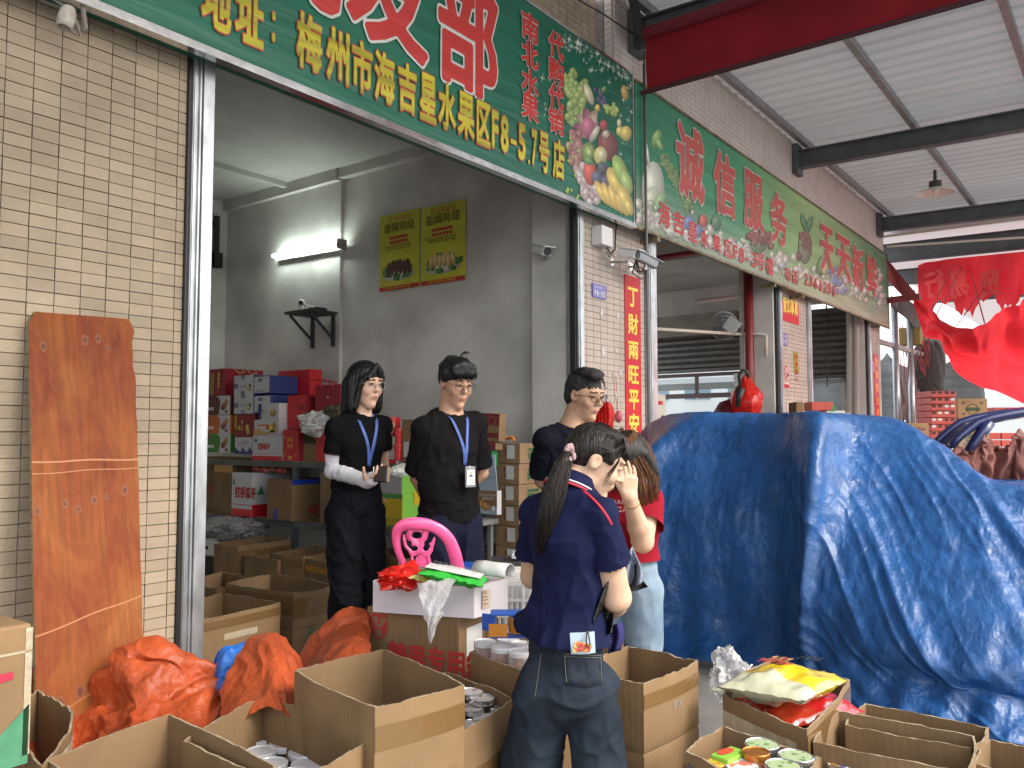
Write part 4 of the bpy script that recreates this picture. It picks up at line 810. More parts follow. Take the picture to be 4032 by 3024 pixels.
mb.build('logo',INKR,t); mb = MB(); line_text(mb,'糖果专用箱',f(w_*.25,ZT-.225),U,UZ,.118,gap=.98,off=.03,narrow=.80,h=.002); mb.build('lettering',INKR,t)
V = np.array([-U[1],U[0],0]); mb = MB(); g_ = lambda x,z: o+U*(w_+.003)+V*(x+.003)+UZ*z; mb.quad(g_(.05,ZT-.16),g_(.17,ZT-.16),g_(.17,ZT-.05),g_(.05,ZT-.05)); mb.build('shipping_label',PAPER,t)
mb = MB(); mb.quad(o+U*(w_+.002)+V*.20+UZ*.2,o+U*(w_+.002)+V*.25+UZ*.2,o+U*(w_+.002)+V*.25+UZ*ZT,o+U*(w_+.002)+V*.20+UZ*ZT); mb.build('tape',TAPE,t)
WCARD = M('white_card',(.60,.57,.60),.65,var=.08,vs=6,bump=.1,bs=10)
za = ZT+.125
tray = carton('white cardboard tray full of small packets on the candy carton',(806,1254),(880,1236),(1097,1249),(1024,1266),za,ZT+.002,mat=WCARD,edge=M('card_edge',(.6,.5,.35),.9),jit=.002,bulge=(.003,.003,.003,.003),crease=(),taper=1,group=None,name='cardboard_tray')
t,o,U,w_,h_ = face_frame('white cardboard tray full of small packets on the candy carton',0); mb = MB(); nb_ = np.cross(U,UZ)*.004; mb.quad(o+nb_+U*(w_*.2)+UZ*.03,o+nb_+U*(w_*.42)+UZ*.03,o+nb_+U*(w_*.42)+UZ*.10,o+nb_+U*(w_*.2)+UZ*.10); mb.build('sticker',M('sticker_beige',(.5,.42,.32),.7),t)
mb = MB()
for k in range(9): x = .22+k*.012; mb.quad(o+nb_*1.5+U*(w_*x)+UZ*.085,o+nb_*1.5+U*(w_*(x+.006))+UZ*.085,o+nb_*1.5+U*(w_*(x+.006))+UZ*.098,o+nb_*1.5+U*(w_*x)+UZ*.098)
for z in (.045,.06,.072): mb.quad(o+nb_*1.5+U*(w_*.22)+UZ*z,o+nb_*1.5+U*(w_*.34)+UZ*z,o+nb_*1.5+U*(w_*.34)+UZ*(z+.004),o+nb_*1.5+U*(w_*.22)+UZ*(z+.004))
mb.build('barcode',M('barcode_brown',(.2,.09,.06),.7),t)
# ------------------------------------------------------------ crumpled plastic bags (displaced blobs)
def noise3(p, k=0):
    i = np.floor(p).astype(int); f = p-i; f = f*f*(3-2*f); r = 0
    for a in (0,1):
        for b in (0,1):
            for c in (0,1):
                n = (i[...,0]+a)*127.1+(i[...,1]+b)*311.7+(i[...,2]+c)*74.7+k*19.19; h = (np.sin(n)*43758.5453)%1*2-1
                r = r+h*np.where(a,f[...,0],1-f[...,0])*np.where(b,f[...,1],1-f[...,1])*np.where(c,f[...,2],1-f[...,2])
    return r
def crumple(name, label, cat, c, r, mat, k=0, amp=.35, fr=14, flat=0, rot=0, n=40, m=26, group=None, parent=None, tip=None):
    mb = MB(); mb.ell((0,0,0),(1,1,1),n,m); v = np.array(mb.v); d = noise3(v*fr*.12+k*3.1,k)*.5+np.abs(noise3(v*fr*.3+k,k+1))*.55+np.abs(noise3(v*fr*.7,k+2))*.22
    v = v*(1-amp*.4+amp*d)[:,None]
    if tip is not None: w_ = np.clip((v[:,2]-.45)*2,0,1)[:,None]; v[:,:2] *= (1-.75*w_); v[:,2:] += w_*tip
    v = v*np.array(r); cr, sr = math.cos(rot), math.sin(rot); v = np.stack([v[:,0]*cr-v[:,1]*sr,v[:,0]*sr+v[:,1]*cr,v[:,2]],1)
    if flat: v[:,2] = np.maximum(v[:,2],-r[2]*flat)
    mb.v = [tuple(p) for p in v+np.array(c)]; o = mb.build(name,mat,parent,auto=True)
    if parent is None: tagp(o,label,cat,group)
    return o
def pillow(name, label, cat, C, U, V, w_, h_, th, mats, art=None, k=0, parent=None, group=None):
    """sealed flat snack bag lying on plane U,V"""
    U = np.array(U,float); U /= np.linalg.norm(U); V = np.array(V,float); V = V-U*(V@U); V /= np.linalg.norm(V); N_ = np.cross(U,V); C = np.array(C,float)
    m = MB(); n = 22; rows = {}
    for sg in (1,-1):
        G = [];
        for i in range(n+1):
            row = []
            for j in range(n+1):
                s = j/n*2-1; q = i/n*2-1; p = max(0,(1-abs(s)**3))*max(0,(1-abs(q)**2.2)); e = .04*(1-abs(s)) 
                d = th*(p**.55)*(1+.35*float(noise3(np.array([s*3.1,q*3.3,k]),k))); cr = .012*float(abs(noise3(np.array([s*7,q*7,k+.5]),k+3)))*(1-p)
                row.append(C+U*(s*w_/2*(1-.06*(1-q*q)))+V*(q*h_/2*(1-.04*(1-s*s)))+N_*(sg*d*.5+cr))
            G.append(row)
        m.grid(G,0,flip=sg<0)
    t = thing(name,label,cat,C,group) if parent is None else parent
    if parent is None: m.build('bag',mats,t,smooth=True)
    else: m.build(name,mats,parent,smooth=True)
    return t,U,V,N_
def foil(name,fn,rough=.22,bump=.4):
    m = M(name,(.5,.5,.5),rough,.0,spec=.9,coat=.6,bump=bump,bs=12,bd=.015); t_,b_,N,L = nodes(m); tc = N('ShaderNodeTexCoord'); fn(t_,b_,N,L,tc); return m
def two(c1,c2,at,axis='Y',soft=.02,nz=.1):
    def fn(t_,b_,N,L,tc):
        sp = N('ShaderNodeSeparateXYZ'); L(tc.outputs['UV'],sp.inputs[0]); no = N('ShaderNodeTexNoise'); no.inputs['Scale'].default_value = 5; L(tc.outputs['UV'],no.inputs[0])
        ad = N('ShaderNodeMath'); ad.operation = 'MULTIPLY_ADD'; ad.inputs[1].default_value = nz; L(no.outputs[0],ad.inputs[0]); L(sp.outputs[axis],ad.inputs[2])
        r = N('ShaderNodeValToRGB'); e = r.color_ramp.elements; e[0].position = at; e[0].color = (*c1,1); e[1].position = at+soft; e[1].color = (*c2,1); L(ad.outputs[0],r.inputs[0]); L(r.outputs[0],b_.inputs['Base Color'])
    return fn
REDBAG = M('thin_red_plastic',(.72,.02,.012),.3,spec=.7,transl=.35,bump=.5,bs=22,bd=.02)
# tray contents
zt_ = za+.015
crumple('red_plastic_bag','thin crumpled red plastic bag lying on the left end of the white tray','bag',W(868,1246,D=3.22),(.115,.095,.05),REDBAG,k=3,amp=.5,fr=15,rot=.3)
c = W(980,1247,D=3.12); t,U_,V_,N_ = pillow('green_snack_pack','green pack with a white label lying on the white tray','snack pack',c,(W(1045,1262,D=3.1)-W(915,1235,D=3.13)),(.2,.9,.12),.25,.15,.05,foil('foil_green',two((.03,.38,.04),(.02,.42,.05),.5)),k=1)
mb = MB(); P = [[c+U_*(s*.105)+V_*(q*.055)+N_*(.026+.012*(1-s*s)*(1-q*q)) for s in np.linspace(-1,1,8)] for q in np.linspace(-1,1,5)]; mb.grid(P); mb.build('label',PAPER,t,smooth=True)
mb = MB()
for k in range(9):
    for q in range(6):
        x = -.09+k*.02; y = -.045+q*.016
        if rng.random()<.75: p = c+U_*x+V_*y+N_*.039; mb.quad(p,p+U_*.015,p+U_*.015+V_*.004,p+V_*.004)
mb.build('label_print',INKGREY,t)
pillow('yellow_sachet','yellow sachet under the green pack on the tray','snack pack',W(925,1248,D=3.16),(1,.3,0),(.2,1,.15),.16,.09,.02,foil('foil_yellow',two((.6,.5,.08),(.65,.6,.2),.5)),k=5)
pillow('brown_sachet','brown foil sachet at the back of the tray behind the red bag','snack pack',W(908,1233,D=3.25),(1,-.5,0.05),(.3,1,.15),.15,.08,.015,foil('foil_brown',two((.12,.07,.05),(.18,.12,.08),.5)),k=6)
c = W(1062,1240,D=3.2); mb = MB(); P = [[c+np.array([math.cos(a)*.032*(1+.1*q),-.09+.16*q,.012+math.sin(a)*.034]) for a in np.linspace(-.6,3.6,14)] for q in np.linspace(0,1,4)]; mb.grid(P); mb.build('paper_roll',PAPER,solid=.002,smooth=True,label='curled sheet of white paper sticking out of the white tray',cat='paper')
# limp clear bag hanging over the tray front
c0 = W(905,1262,D=3.02); mb = MB(); P = []
for i in range(16):
    q = i/15; u0 = 900+q*30; u1 = 985-q*62+ (6 if q>.5 else 0); v_ = 1258+q*130; P.append([W(u0+(u1-u0)*s+2*math.sin(i*1.3+s*9), v_-8*s*(1-q)+3*math.sin(s*14+i), D=3.0-.03*abs(math.sin(s*7+i*.4))-.04*q) for s in np.linspace(0,1,12)])
mb.grid(P); mb.build('clear_bag',clear('limp_plastic',(.85,.85,.85),.62,.12,.8,28),smooth=True,label='limp clear plastic bag hanging down the front of the white tray',cat='bag')
# ------------------------------------------------------------ jars and cans
def tree_copy(o, loc, label=None, rz=0):
    c = o.copy(); COL.objects.link(c); c.location = loc; c.rotation_euler[2] = o.rotation_euler[2]+rz
    if label: c['label'] = label
    for ch in list(o.children):
        d = ch.copy(); COL.objects.link(d); d.parent = c
        for g_ in ch.children: e = g_.copy(); COL.objects.link(e); e.parent = d
    return c
def can(label, r, h, body, lid, cat='can', group=None, name='can', lab=None, disc=None, rim=None):
    t = thing(name,label,cat,(0,0,0),group)
    m = MB(); m.lathe([(r*.93,0),(r*.96,.006),(r*.96,h-.018),(r*.9,h-.010)],(0,0,0),24); m.build('body',body,t,auto=True)
    m = MB(); m.lathe([(r*1.0,h-.018),(r*1.02,h-.012),(r*1.02,h-.002),(r*.97,h),(r*.93,h-.003),(r*.0001,h-.003)],(0,0,0),24,close=False); m.build('lid',lid,t,auto=True)
    if disc: m = MB(); m.lathe([(r*.90,h-.0015),(.0001,h-.0015)],(0,0,0),24,close=False); v = m.v; m.uv = [(.5+p[0]/r/2,.5+p[1]/r/2) for p in v]; m.build('lid_print',disc,t)
    if lab: m = MB(); m.lathe([(r*.965,h*.18),(r*.965,h*.58)],(0,0,0),24,close=False); m.build('label',lab,t,auto=True)
    return t
LIDW = M('lid_frosted',(.60,.62,.66),.25,spec=.6,alpha=1); SILV = M('lid_silver',(.6,.6,.62),.22,.9)
def mfrt(name,c1,c2,sc=2.5,th=.55):
    m = M(name,c1,.4,coat=.2); t_,b_,N,L = nodes(m); tc = N('ShaderNodeTexCoord'); no = N('ShaderNodeTexNoise'); no.inputs['Scale'].default_value = sc; no.inputs['Detail'].default_value = 1; L(tc.outputs['UV'],no.inputs[0])
    r = N('ShaderNodeValToRGB'); r.color_ramp.interpolation = 'CONSTANT'; e = r.color_ramp.elements; e[0].color = (*c1,1); e[1].position = th; e[1].color = (*c2,1); L(no.outputs[0],r.inputs[0]); L(r.outputs[0],b_.inputs['Base Color']); return m
DK = M('dark_content',(.03,.018,.02),.3,coat=.5)
j0 = can('',.047,.13,DK,LIDW,'jar','silver lidded jars in the carton',name='jar')
ps = [(1670,1460),(1840,1495),(1970,1550),(1690,1545),(1760,1622),(1990,1625),(1905,1690)]
lb = ['highest in the row','second from the back','right of the middle','left of the middle','near the bottom left','near the bottom right','lowest of them']
for k,(x,y) in enumerate(ps):
    p = W(x/1.646/1.82278,(2016+y/1.646)/1.82278,Z=.45); q = tuple(p-[0,0,.13]); l = 'frosted lid jar in the carton under the orange tarpaulin, '+lb[k]
    if k == 0: j0.location = q; j0['label'] = l
    else: tree_copy(j0,q,l)
ZI = .30
can_ = MB()
RW = mfrt('lid_white_red',(.62,.6,.6),(.25,.02,.03),3,.62); STK = M('can_stack',(.03,.02,.02),.3,.2)
j1 = can('',.045,.10,STK,SILV,'can','white labelled cans',disc=RW)
ps = [(1078,1160),(1150,1200),(1078,1262),(1270,1255),(1170,1322),(1080,1372)]; lb = ['at the back left','at the back','on the left','on the right','in the front','at the front left corner']
for k,(x,y) in enumerate(ps):
    p = W((1200+x/1.646)/1.82278,(2016+y/1.646)/1.82278,Z=(.535,.53,.51,.505,.492,.487)[k]); l = 'can with white and dark red lid print, %s of its carton'%lb[k]; q = tuple(p-[0,0,.10])
    if k == 0: j1.location = q; j1['label'] = l
    else: tree_copy(j1,q,l,rz=k)
p = W(813,1519,Z=.50); c_ = tree_copy(j1,tuple(p-[0,0,.10]),'lone can with white and red lid inside the tall carton',1.); c_['group'] = 'white labelled cans'
DF = M('dried_fruit',(.38,.12,.04),.4,var=.6,vs=60,bump=.6,bs=60); LIDC = M('lid_milky',(.66,.66,.68),.2,spec=.7); 
j2 = can('',.041,.115,DF,LIDC,'jar','dried fruit jars',name='jar',lab=None)
JARG = clear('jar_glass',(.9,.9,.9),.8,.06); m = MB(); m.lathe([(.0415,.004),(.0415,.096)],(0,0,0),24,close=False); m.build('glass',JARG,j2,smooth=True)
def jlabel(parent):
    m = MB()
    P = [[(math.cos(a)*.0425,math.sin(a)*.0425,z) for a in np.linspace(-2.75,-1.35,8)] for z in (.012,.06)]; m.grid(P); m.build('label',PAPER,parent)
jlabel(j2)
lb = ['leftmost of them','at the back','in front of the others','half behind the woman','at the back beside the woman']
for k,(u,v) in enumerate(((1048,1384),(1098,1379),(1085,1396),(1124,1405),(1126,1389))):
    p = W(u,v,Z=(.65,.65,.65,.65,.65)[k]); q = tuple(p-[0,0,.115]); l = 'jar of orange dried fruit with milky lid, '+lb[k]
    if k == 0: j2.location = q; j2['label'] = l
    else: tree_copy(j2,q,l)
mb = MB(); 
GL = mfrt('lid_olive',(.36,.46,.26),(.12,.22,.08),4,.58)
j3 = can('',.049,.10,M('glassy_grey',(.18,.18,.17),.15,.3,coat=.5),SILV,'can','pale green lidded cans',disc=GL)
def z27(x,y,Z): return W((2700+x/2.765)/1.82278,(2550+y/2.765)/1.82278,Z=Z)
for k,(x,y,l) in enumerate(((832,1040,'at the back'),(1200,1170,'on the right'),(1062,1275,'in the front'))):
    p = z27(x,y,.505); q = tuple(p-[0,0,.1]); l = 'can with pale green leaf patterned lid, %s of its carton'%l
    if k == 0: j3.location = q; j3['label'] = l
    else: tree_copy(j3,q,l,rz=k*2)
ORL = M('lid_copper',(.50,.20,.045),.25,.7); can('jar with a copper coloured lid between green lidded cans',.038,.10,M('honey',(.4,.15,.05),.15,coat=.6),ORL,'jar',name='jar').location = tuple(z27(765,1125,.51)-[0,0,.10])
can('can with an orange and yellow lid at the bottom of the green can carton',.03,.09,M('orange_body',(.5,.15,.02),.4),ORL,disc=mfrt('lid_orange',(.5,.4,.04),(.55,.13,.02),2)).location = tuple(z27(330,1245,.49)-[0,0,.09])
can('can with a pink, white and blue lid in the green can carton',.05,.09,SILV,SILV,disc=mfrt('lid_candy',(.55,.6,.62),(.6,.16,.12),3,.5)).location = tuple(z27(615,1280,.49)-[0,0,.09])
can('grey lidded can at the left edge of the green can carton',.035,.08,STK,M('lid_grey',(.12,.12,.12),.3)).location = tuple(z27(150,1290,.47)-[0,0,.08])
can('can with a blue and orange lid in the bottom right carton',.047,.10,SILV,SILV,disc=mfrt('lid_blueorange',(.05,.10,.42),(.65,.32,.04),1.6,.52)).location = tuple(z27(1692,1235,.43)-[0,0,.10])
can('can with a red and white lid alone in the long carton',.047,.06,STK,SILV,disc=mfrt('lid_redwhite',(.40,.02,.04),(.6,.55,.55),2,.66)).location = tuple(W((3500+1160/4.158)/1.82278,(2700+1215/4.158)/1.82278,Z=.40)-[0,0,.06])
p = z27(430,1140,.50); t,o,U = cbox('green_box','small bright green box with a red fruit picture among the cans','box',p+[-.05,-.03,-.06],.10,(.96,-.2,0),.06,.06,M('box_lime',(.25,.5,.06),.4)); V = np.array([-U[1],U[0],0]); mb = MB(); q = p+[0.005,-.0,.0021]; mb.add([q+U*math.cos(a)*.035+V*math.sin(a)*.016 for a in np.linspace(0,2*math.pi,14,endpoint=False)],[tuple(range(14))]); mb.build('fruit_picture',M('pic_red',(.6,.07,.03),.4),t)
# snack bags in the carton
bn = W(1701,1500,Z=.50)
yb = foil('foil_yellow_bag',two((.55,.57,.40),(.70,.52,.01),.36,'X',.03,.12)); 
P3 = lambda x,y,z: z27(x,y,z)
A0,A1,A2 = P3(640,450,.53),P3(1230,690,.55),P3(1110,200,.50)
t,U_,V_,N_ = pillow('snack_bag','large yellow and cream snack bag lying on top in the open carton','snack bag',P3(1060,400,.56),A2-A0+(A1-A0)*.2,(A0-A1),.40,.30,.10,yb,k=2)
def ontop(Cc,x,y): return Cc+U_*x+V_*y
def bagtext(t,Cc,s,x,y,size,mat,dir_=1,off=.03):
    mb = MB(); line_text(mb,s,Cc+U_*x+V_*y+N_*.045,V_*-dir_,U_*dir_,size,off=off,h=.002,gap=1.05); b0 = mb; mb.build('lettering',mat,t)
    return
Cc = P3(1060,400,.56)
if N_[2] < 0: N_ = -N_
mb = MB(); line_text(mb,'师傅',Cc+U_*-.08+V_*.06+N_*.078,V_*-1,U_,.058,off=.03,h=.003,gap=1.1); mb.build('lettering',INKR,t)
mb = MB(); line_text(mb,'泡',Cc+U_*.05+V_*-.02+N_*.080,V_*-1,U_,.09,off=.02,h=.003); mb.build('lettering',INK,t)
mb = MB()
for k in range(26): q = Cc+U_*(.05+rng.uniform(-.03,.03))+V_*(.05+rng.uniform(-.05,.03))+N_*(.064+.0004*k); r_ = .018; mb.add([q+U_*r_*math.cos(a)*1.2+V_*r_*.5*math.sin(a) for a in np.linspace(0,2*math.pi,9,endpoint=False)],[tuple(range(9))],0,[(.5+.5*math.cos(a),.5+.5*math.sin(a)) for a in np.linspace(0,2*math.pi,9,endpoint=False)],((.4,.12,.05),(.55,.3,.15),(.3,.06,.04))[k%3])
mb.build('food_print',FRUIT,t)
rb_ = foil('foil_red_bag',two((.42,.03,.015),(.50,.012,.02),.5,'X'),.15,.6)
pillow('snack_bag','shiny red snack bag under the yellow one in the open carton','snack bag',P3(1210,640,.47),(.9,-.5,.05),(.4,.9,.1),.36,.26,.09,rb_,k=9)
pillow('snack_bag','cream and orange snack bag at the left under the yellow one','snack bag',P3(820,560,.46),(.9,-.5,0),(.4,.9,.15),.26,.24,.06,foil('foil_cream_bag',two((.45,.10,.02),(.5,.52,.38),.45,'Y')),k=12)
crumple('clear_bag','crumpled clear plastic bag on the ground by the snack carton','bag',W(1572,1462,D=3.6),(.09,.09,.12),clear('film',(.8,.8,.8),.72,.15,.5,20),k=5,amp=.6,fr=16)
# foam box, basket, tape dispenser, odds and ends on the counter
FOAM = M('foam_white',(.62,.6,.56),.9,bump=.4,bs=60,bd=.006,var=.1,vs=8)
a = W(1034,1232,D=3.6); t,o,U = cbox('foam_box','broken white foam box behind the white tray','foam box',(a[0],a[1],.66),.42,(.62,-.78,0),.30,a[2]-.66,FOAM,bevel=.01)
bk = thing('plastic_basket','white plastic basket with long slots under the foam box','basket',tuple(W(1120,1340,D=3.45)*[1,1,0]+[0,0,.35]))
a = W(1092,1262,D=3.5); m = MB(); U = np.array([.62,-.78,0]); zt2_ = a[2]; o = np.array([a[0],a[1],0])-U*.05
for i in range(5): m.bar(o+UZ*(zt2_-i*.065),o+U*.45+UZ*(zt2_-i*.065),.012,.014)
for i in range(19): m.bar(o+U*(i*.025)+UZ*(zt2_-.26),o+U*(i*.025)+UZ*zt2_,.008,.008 if i%5 else .02)
m.bar(o+U*.002+UZ*(zt2_-.10)+[.02,.03,0],o+U*.44+UZ*(zt2_-.10)+[.02,.03,0],.004,.22)
m.build('slotted_side',WHITEP,bk)
td = thing('tape_dispenser','blue tape dispenser loaded with a roll of brown tape on the jars','tape dispenser',W(1100,1370,D=3.0))
c = W(1108,1345,D=2.98); BLU = M('plastic_blue',(.02,.09,.42),.35); U = np.array([.60,-.80,0]); V = np.array([.8,.6,0])
m = MB(); m.bar(c-U*.08+UZ*.035,c+U*.08+UZ*.035,.06,.012); m.bar(c-U*.085-UZ*.03,c-U*.085+UZ*.03,.06,.01,up=(1,0,0)); m.bar(c-U*.08-UZ*.045,c+U*.1-UZ*.045,.06,.008); m.build('body',BLU,td,bevel=.003)
m = MB(); m.lathe([(.052,-.024),(.052,.024),(.038,.024),(.038,-.024),(.052,-.024)],c+U*.035-UZ*.005,26,close=False); m.build('tape_roll',M('tape_amber',(.42,.16,.02),.25,coat=.5),td,auto=True)
m = MB(); m.lathe([(.0378,-.025),(.0378,.026),(.034,.026),(.034,-.025)],c+U*.035-UZ*.005,26,close=False); m.build('core',M('core_blue',(.03,.12,.5),.4),td)
m = MB(); m.bar(c-U*.085-UZ*.02-V*.03,c-U*.02-UZ*.02-V*.035,.003,.045); m.build('tape_end',M('tape_amber'),td)
c = W(1110,1215,D=3.75); t,o,U = cbox('black_scale','flat black and silver device lying on a blue tray behind the foam box','device',(c[0]-.1,c[1]+.05,c[2]-.02),.3,(.62,-.78,0),.2,.03,[BLACK],bevel=.004)
c = W(1085,1222,D=3.9); t,o,U = cbox('blue_tray','flat blue tray with a taped red edge behind the foam box','tray',(c[0]-.2,c[1]+.12,c[2]-.04),.5,(.62,-.78,0),.25,.035,[BLU],bevel=.003)
c = W(1125,1205,D=3.72); t,o,U = cbox('silver_case','small silver grey case on the black device','case',(c[0]-.03,c[1]+.03,c[2]-.005),.16,(.62,-.78,0),.1,.025,[M('case_silver',(.4,.42,.46),.4,.3)],bevel=.004)
# left stack by the picture edge
zt3 = .95; a = W(70,1345,Z=zt3); zb3 = .62
t,o,U = cbox('kraft_carton','worn closed carton with green printed corner and red marker line at the left edge','carton',(a[0]-.55,a[1],zb3),.55,(1,0,0),.30,zt3-zb3,KRAFT,bevel=.008)
mb = MB(); f = lambda x,z: np.array([a[0]-.55+x,a[1]-.003,zb3+z]); mb.add([f(.40,.0),f(.548,.0),f(.548,.14)],[(0,1,2)]); mb.build('green_print',M('print_green',(.06,.22,.12),.8,var=.2,vs=20),t)
mb = MB(); P = [[f(.42+.09*q,.205+.01*q+.012*s_*(1-.6*abs(q-.5))) for q in np.linspace(0,1,8)] for s_ in (-1,1)]; mb.grid(P); mb.build('marker_line',M('marker_red',(.35,.02,.05),.7),t)
mb = MB(); mb.quad(f(.35,.26),f(.551,.262),f(.551,.268),f(.35,.266)); mb.quad(f(.535,.02),f(.551,.02),f(.551,.32),f(.535,.32)); mb.build('tape',TAPEC,t)
carton('flattened worn carton with glossy tape under the left stack',(20,1545),(80,1492),(158,1534),(90,1660),.60,.0,group=GR,taper=1,tapes=((0,.50,.57,.4,1,TAPEC),(0,.3,.45,.6,1,TAPEC)),jit=.012,bulge=(.02,.01,.01,.01))
p = W(235,1640,Z=.6)
# ------------------------------------------------------------ tarpaulins
def spline_grid(G, n, m):
    """Catmull-Rom resample of a control grid G[r][c] of points"""
    G = np.array(G,float)
    def rs(A, n):
        k = len(A); A = np.concatenate([[2*A[0]-A[1]],A,[2*A[-1]-A[-2]]]); t = np.linspace(0,k-1-1e-9,n); i = t.astype(int); f = (t-i).reshape((-1,)+(1,)*(A.ndim-1))
        p0,p1,p2,p3 = A[i],A[i+1],A[i+2],A[i+3]; return .5*((2*p1)+(-p0+p2)*f+(2*p0-5*p1+4*p2-p3)*f*f+(-p0+3*p1-3*p2+p3)*f**3)
    return rs(rs(G,n).transpose(1,0,2),m).transpose(1,0,2)
def normals(P):
    a = np.gradient(P,axis=0); b = np.gradient(P,axis=1); n = np.cross(b,a); n /= np.linalg.norm(n,axis=2,keepdims=True)+1e-9; return n
def ridged(p,k=0): return 1-2*np.abs(noise3(p,k))
def billow(p,k=0): return 2.2*np.abs(noise3(p,k))-.6
def sheet(name, P, mat, label=None, cat=None, parent=None, solid=0, **kw):
    n,m,_ = P.shape; mb = MB(); mb.grid([list(r) for r in P]); o = mb.build(name,mat,parent,smooth=True,solid=solid); tagp(o,label,cat); return o
def tarp(name, col, rough=.32, cr=.5, tint=.8):
    m = M(name,col,rough,var=tint*.3,vs=6,spec=.45,coat=.04); t_,b_,N,L = nodes(m); tc = N('ShaderNodeNewGeometry'); wob = N('ShaderNodeTexNoise'); wob.inputs['Scale'].default_value = 5; wob.inputs['Detail'].default_value = 3; L(tc.outputs['Position'],wob.inputs[0])
    av = N('ShaderNodeVectorMath'); av.operation = 'MULTIPLY_ADD'; av.inputs[1].default_value = (.12,.12,.12); L(wob.outputs[1],av.inputs[0]); L(tc.outputs['Position'],av.inputs[2])
    last = None
    for sc,st,ds in ((14,cr,.010),(38,cr*.8,.004),(95,cr*.5,.0018)):
        vo = N('ShaderNodeTexVoronoi'); vo.feature = 'F1'; vo.distance = 'MINKOWSKI'; vo.inputs['Exponent'].default_value = 1.2; vo.inputs['Scale'].default_value = sc; L(av.outputs[0],vo.inputs['Vector'])
        bp = N('ShaderNodeBump'); bp.inputs['Strength'].default_value = st; bp.inputs['Distance'].default_value = ds; L(vo.outputs['Distance'],bp.inputs['Height'])
        if last: L(last.outputs[0],bp.inputs['Normal'])
        last = bp
    L(last.outputs[0],b_.inputs['Normal']); b_.inputs['Coat Roughness'].default_value = .25; return m
TBLUE = tarp('tarp_blue',(.016,.085,.26),.40,.42); TORANGE = tarp('tarp_orange',(.42,.072,.018),.52,.7)
us = [1375,1480,1580,1680,1752,1830,1920,2010,2110,2212,2350]
R1 = [(990,5.8),(899,5.9),(897,5.75),(898,5.45),(899,5.15),(898,5.5),(907,5.5),(960,5.25),(1031,4.95),(1041,4.75),(1052,4.6)]
R2 = [(1080,5.65),(985,5.7),(985,5.55),(990,5.25),(995,4.88),(985,5.1),(985,5.1),(1020,4.9),(1075,4.65),(1120,4.45),(1165,4.3)]
R3 = [(1180,5.55),(1110,5.5),(1115,5.32),(1130,5.1),(1140,4.76),(1120,4.78),(1130,4.7),(1160,4.52),(1200,4.35),(1235,4.2),(1270,4.05)]
R4 = [(1300,5.5),(1260,5.4),(1280,5.2),(1300,4.98),(1300,4.66),(1335,4.42),(1375,4.22),(1395,4.08),(1425,3.95),(1432,3.9),(1440,3.8)]
R5 = [(1360,5.5),(1350,5.35),(1365,5.16),(1390,4.93),(1400,4.62),(1440,4.36),(1460,4.2),(1480,4.07),(1500,3.95),(1515,3.88),(1530,3.8)]
G = [[W(u,v,D=d) for u,(v,d) in zip(us,R)] for R in (R1,R2,R3,R4,R5)]
G.append([W(u,v,Z=.015) for u,v in zip(us,(1400,1436,1446,1470,1500,1532,1560,1582,1600,1612,1625))])
back = [p+np.array([.62*.75+(.35 if i_==0 else 0),.78*.75-(.3 if i_==0 else 0),-.10]) for i_,p in enumerate(G[0])]; back2 = [p+np.array([.62*1.1+(.5 if i_==0 else 0),.78*1.1-(.4 if i_==0 else 0),-.5]) for i_,p in enumerate(G[0])]
G = [back2,back]+G; P = spline_grid(G,300,420); N0 = normals(P); N0 *= np.sign((N0*(np.array([0,0,1.4])-P)).sum(2,keepdims=True)+1e-9)
S, T = np.meshgrid(np.linspace(0,1,420),np.linspace(0,1,300)); base = P.copy()
left = np.clip((.40-S)/.08,0,1); right = 1-left; low = np.clip((T-.35)/.5,0,1)
d = left*(.014*low*np.sin(S*48+2.2*np.sin(T*5)+S*20*T)+.028*low*ridged(np.stack([S*9+T*1.3,T*2.2-S*4,0*S],2),3))
dg = np.stack([(S*9-T*7.5),(S*2+T*3),0*S],2)
d += right*(.045*ridged(dg*.8,5)*np.clip(1.35-T*1.2,0,1)+.012*ridged(dg*[2.6,1.1,1],6)*np.clip((T-.18)*3,0,1))
sk = np.clip((T-.68)/.06,0,1); d += right*sk*(.008*np.sin(S*70+3*np.sin(T*7))+.018*ridged(np.stack([S*14,T*3,0*S],2),8))
d *= np.clip((T-.2)*6,.15,1); d += .012*ridged(base*[2.2,2.2,2.6],9)+.003*billow(base*[9,9,6],10)+.0026*ridged(base*[17,17,9],11)+.0014*ridged(base*48,12)
d += .06*np.exp(-((S-.405)/.012)**2)*np.clip((T-.25)*4,0,1)*np.clip((1-T)*5,0,1)
P = P+N0*d[...,None]; P[...,2] = np.maximum(P[...,2],.006)
bt = thing('blue_tarpaulin','large glossy blue tarpaulin draped over a tall pile of goods beside the shops','tarpaulin',(5.2,2.2,0)); sheet('sheet',P,TBLUE,parent=bt)
mb = MB()
for k in range(5):
    p = W(1460+k*78,1425+k*6,Z=.07); p = p-np.array([.62,.78,0])*.05; mb.lathe([(.020,0),(.012,.003),(.008,.0)],p,12,ax=(-.62,-.78,.1),close=False)
mb.build('eyelets',CHROME,bt)
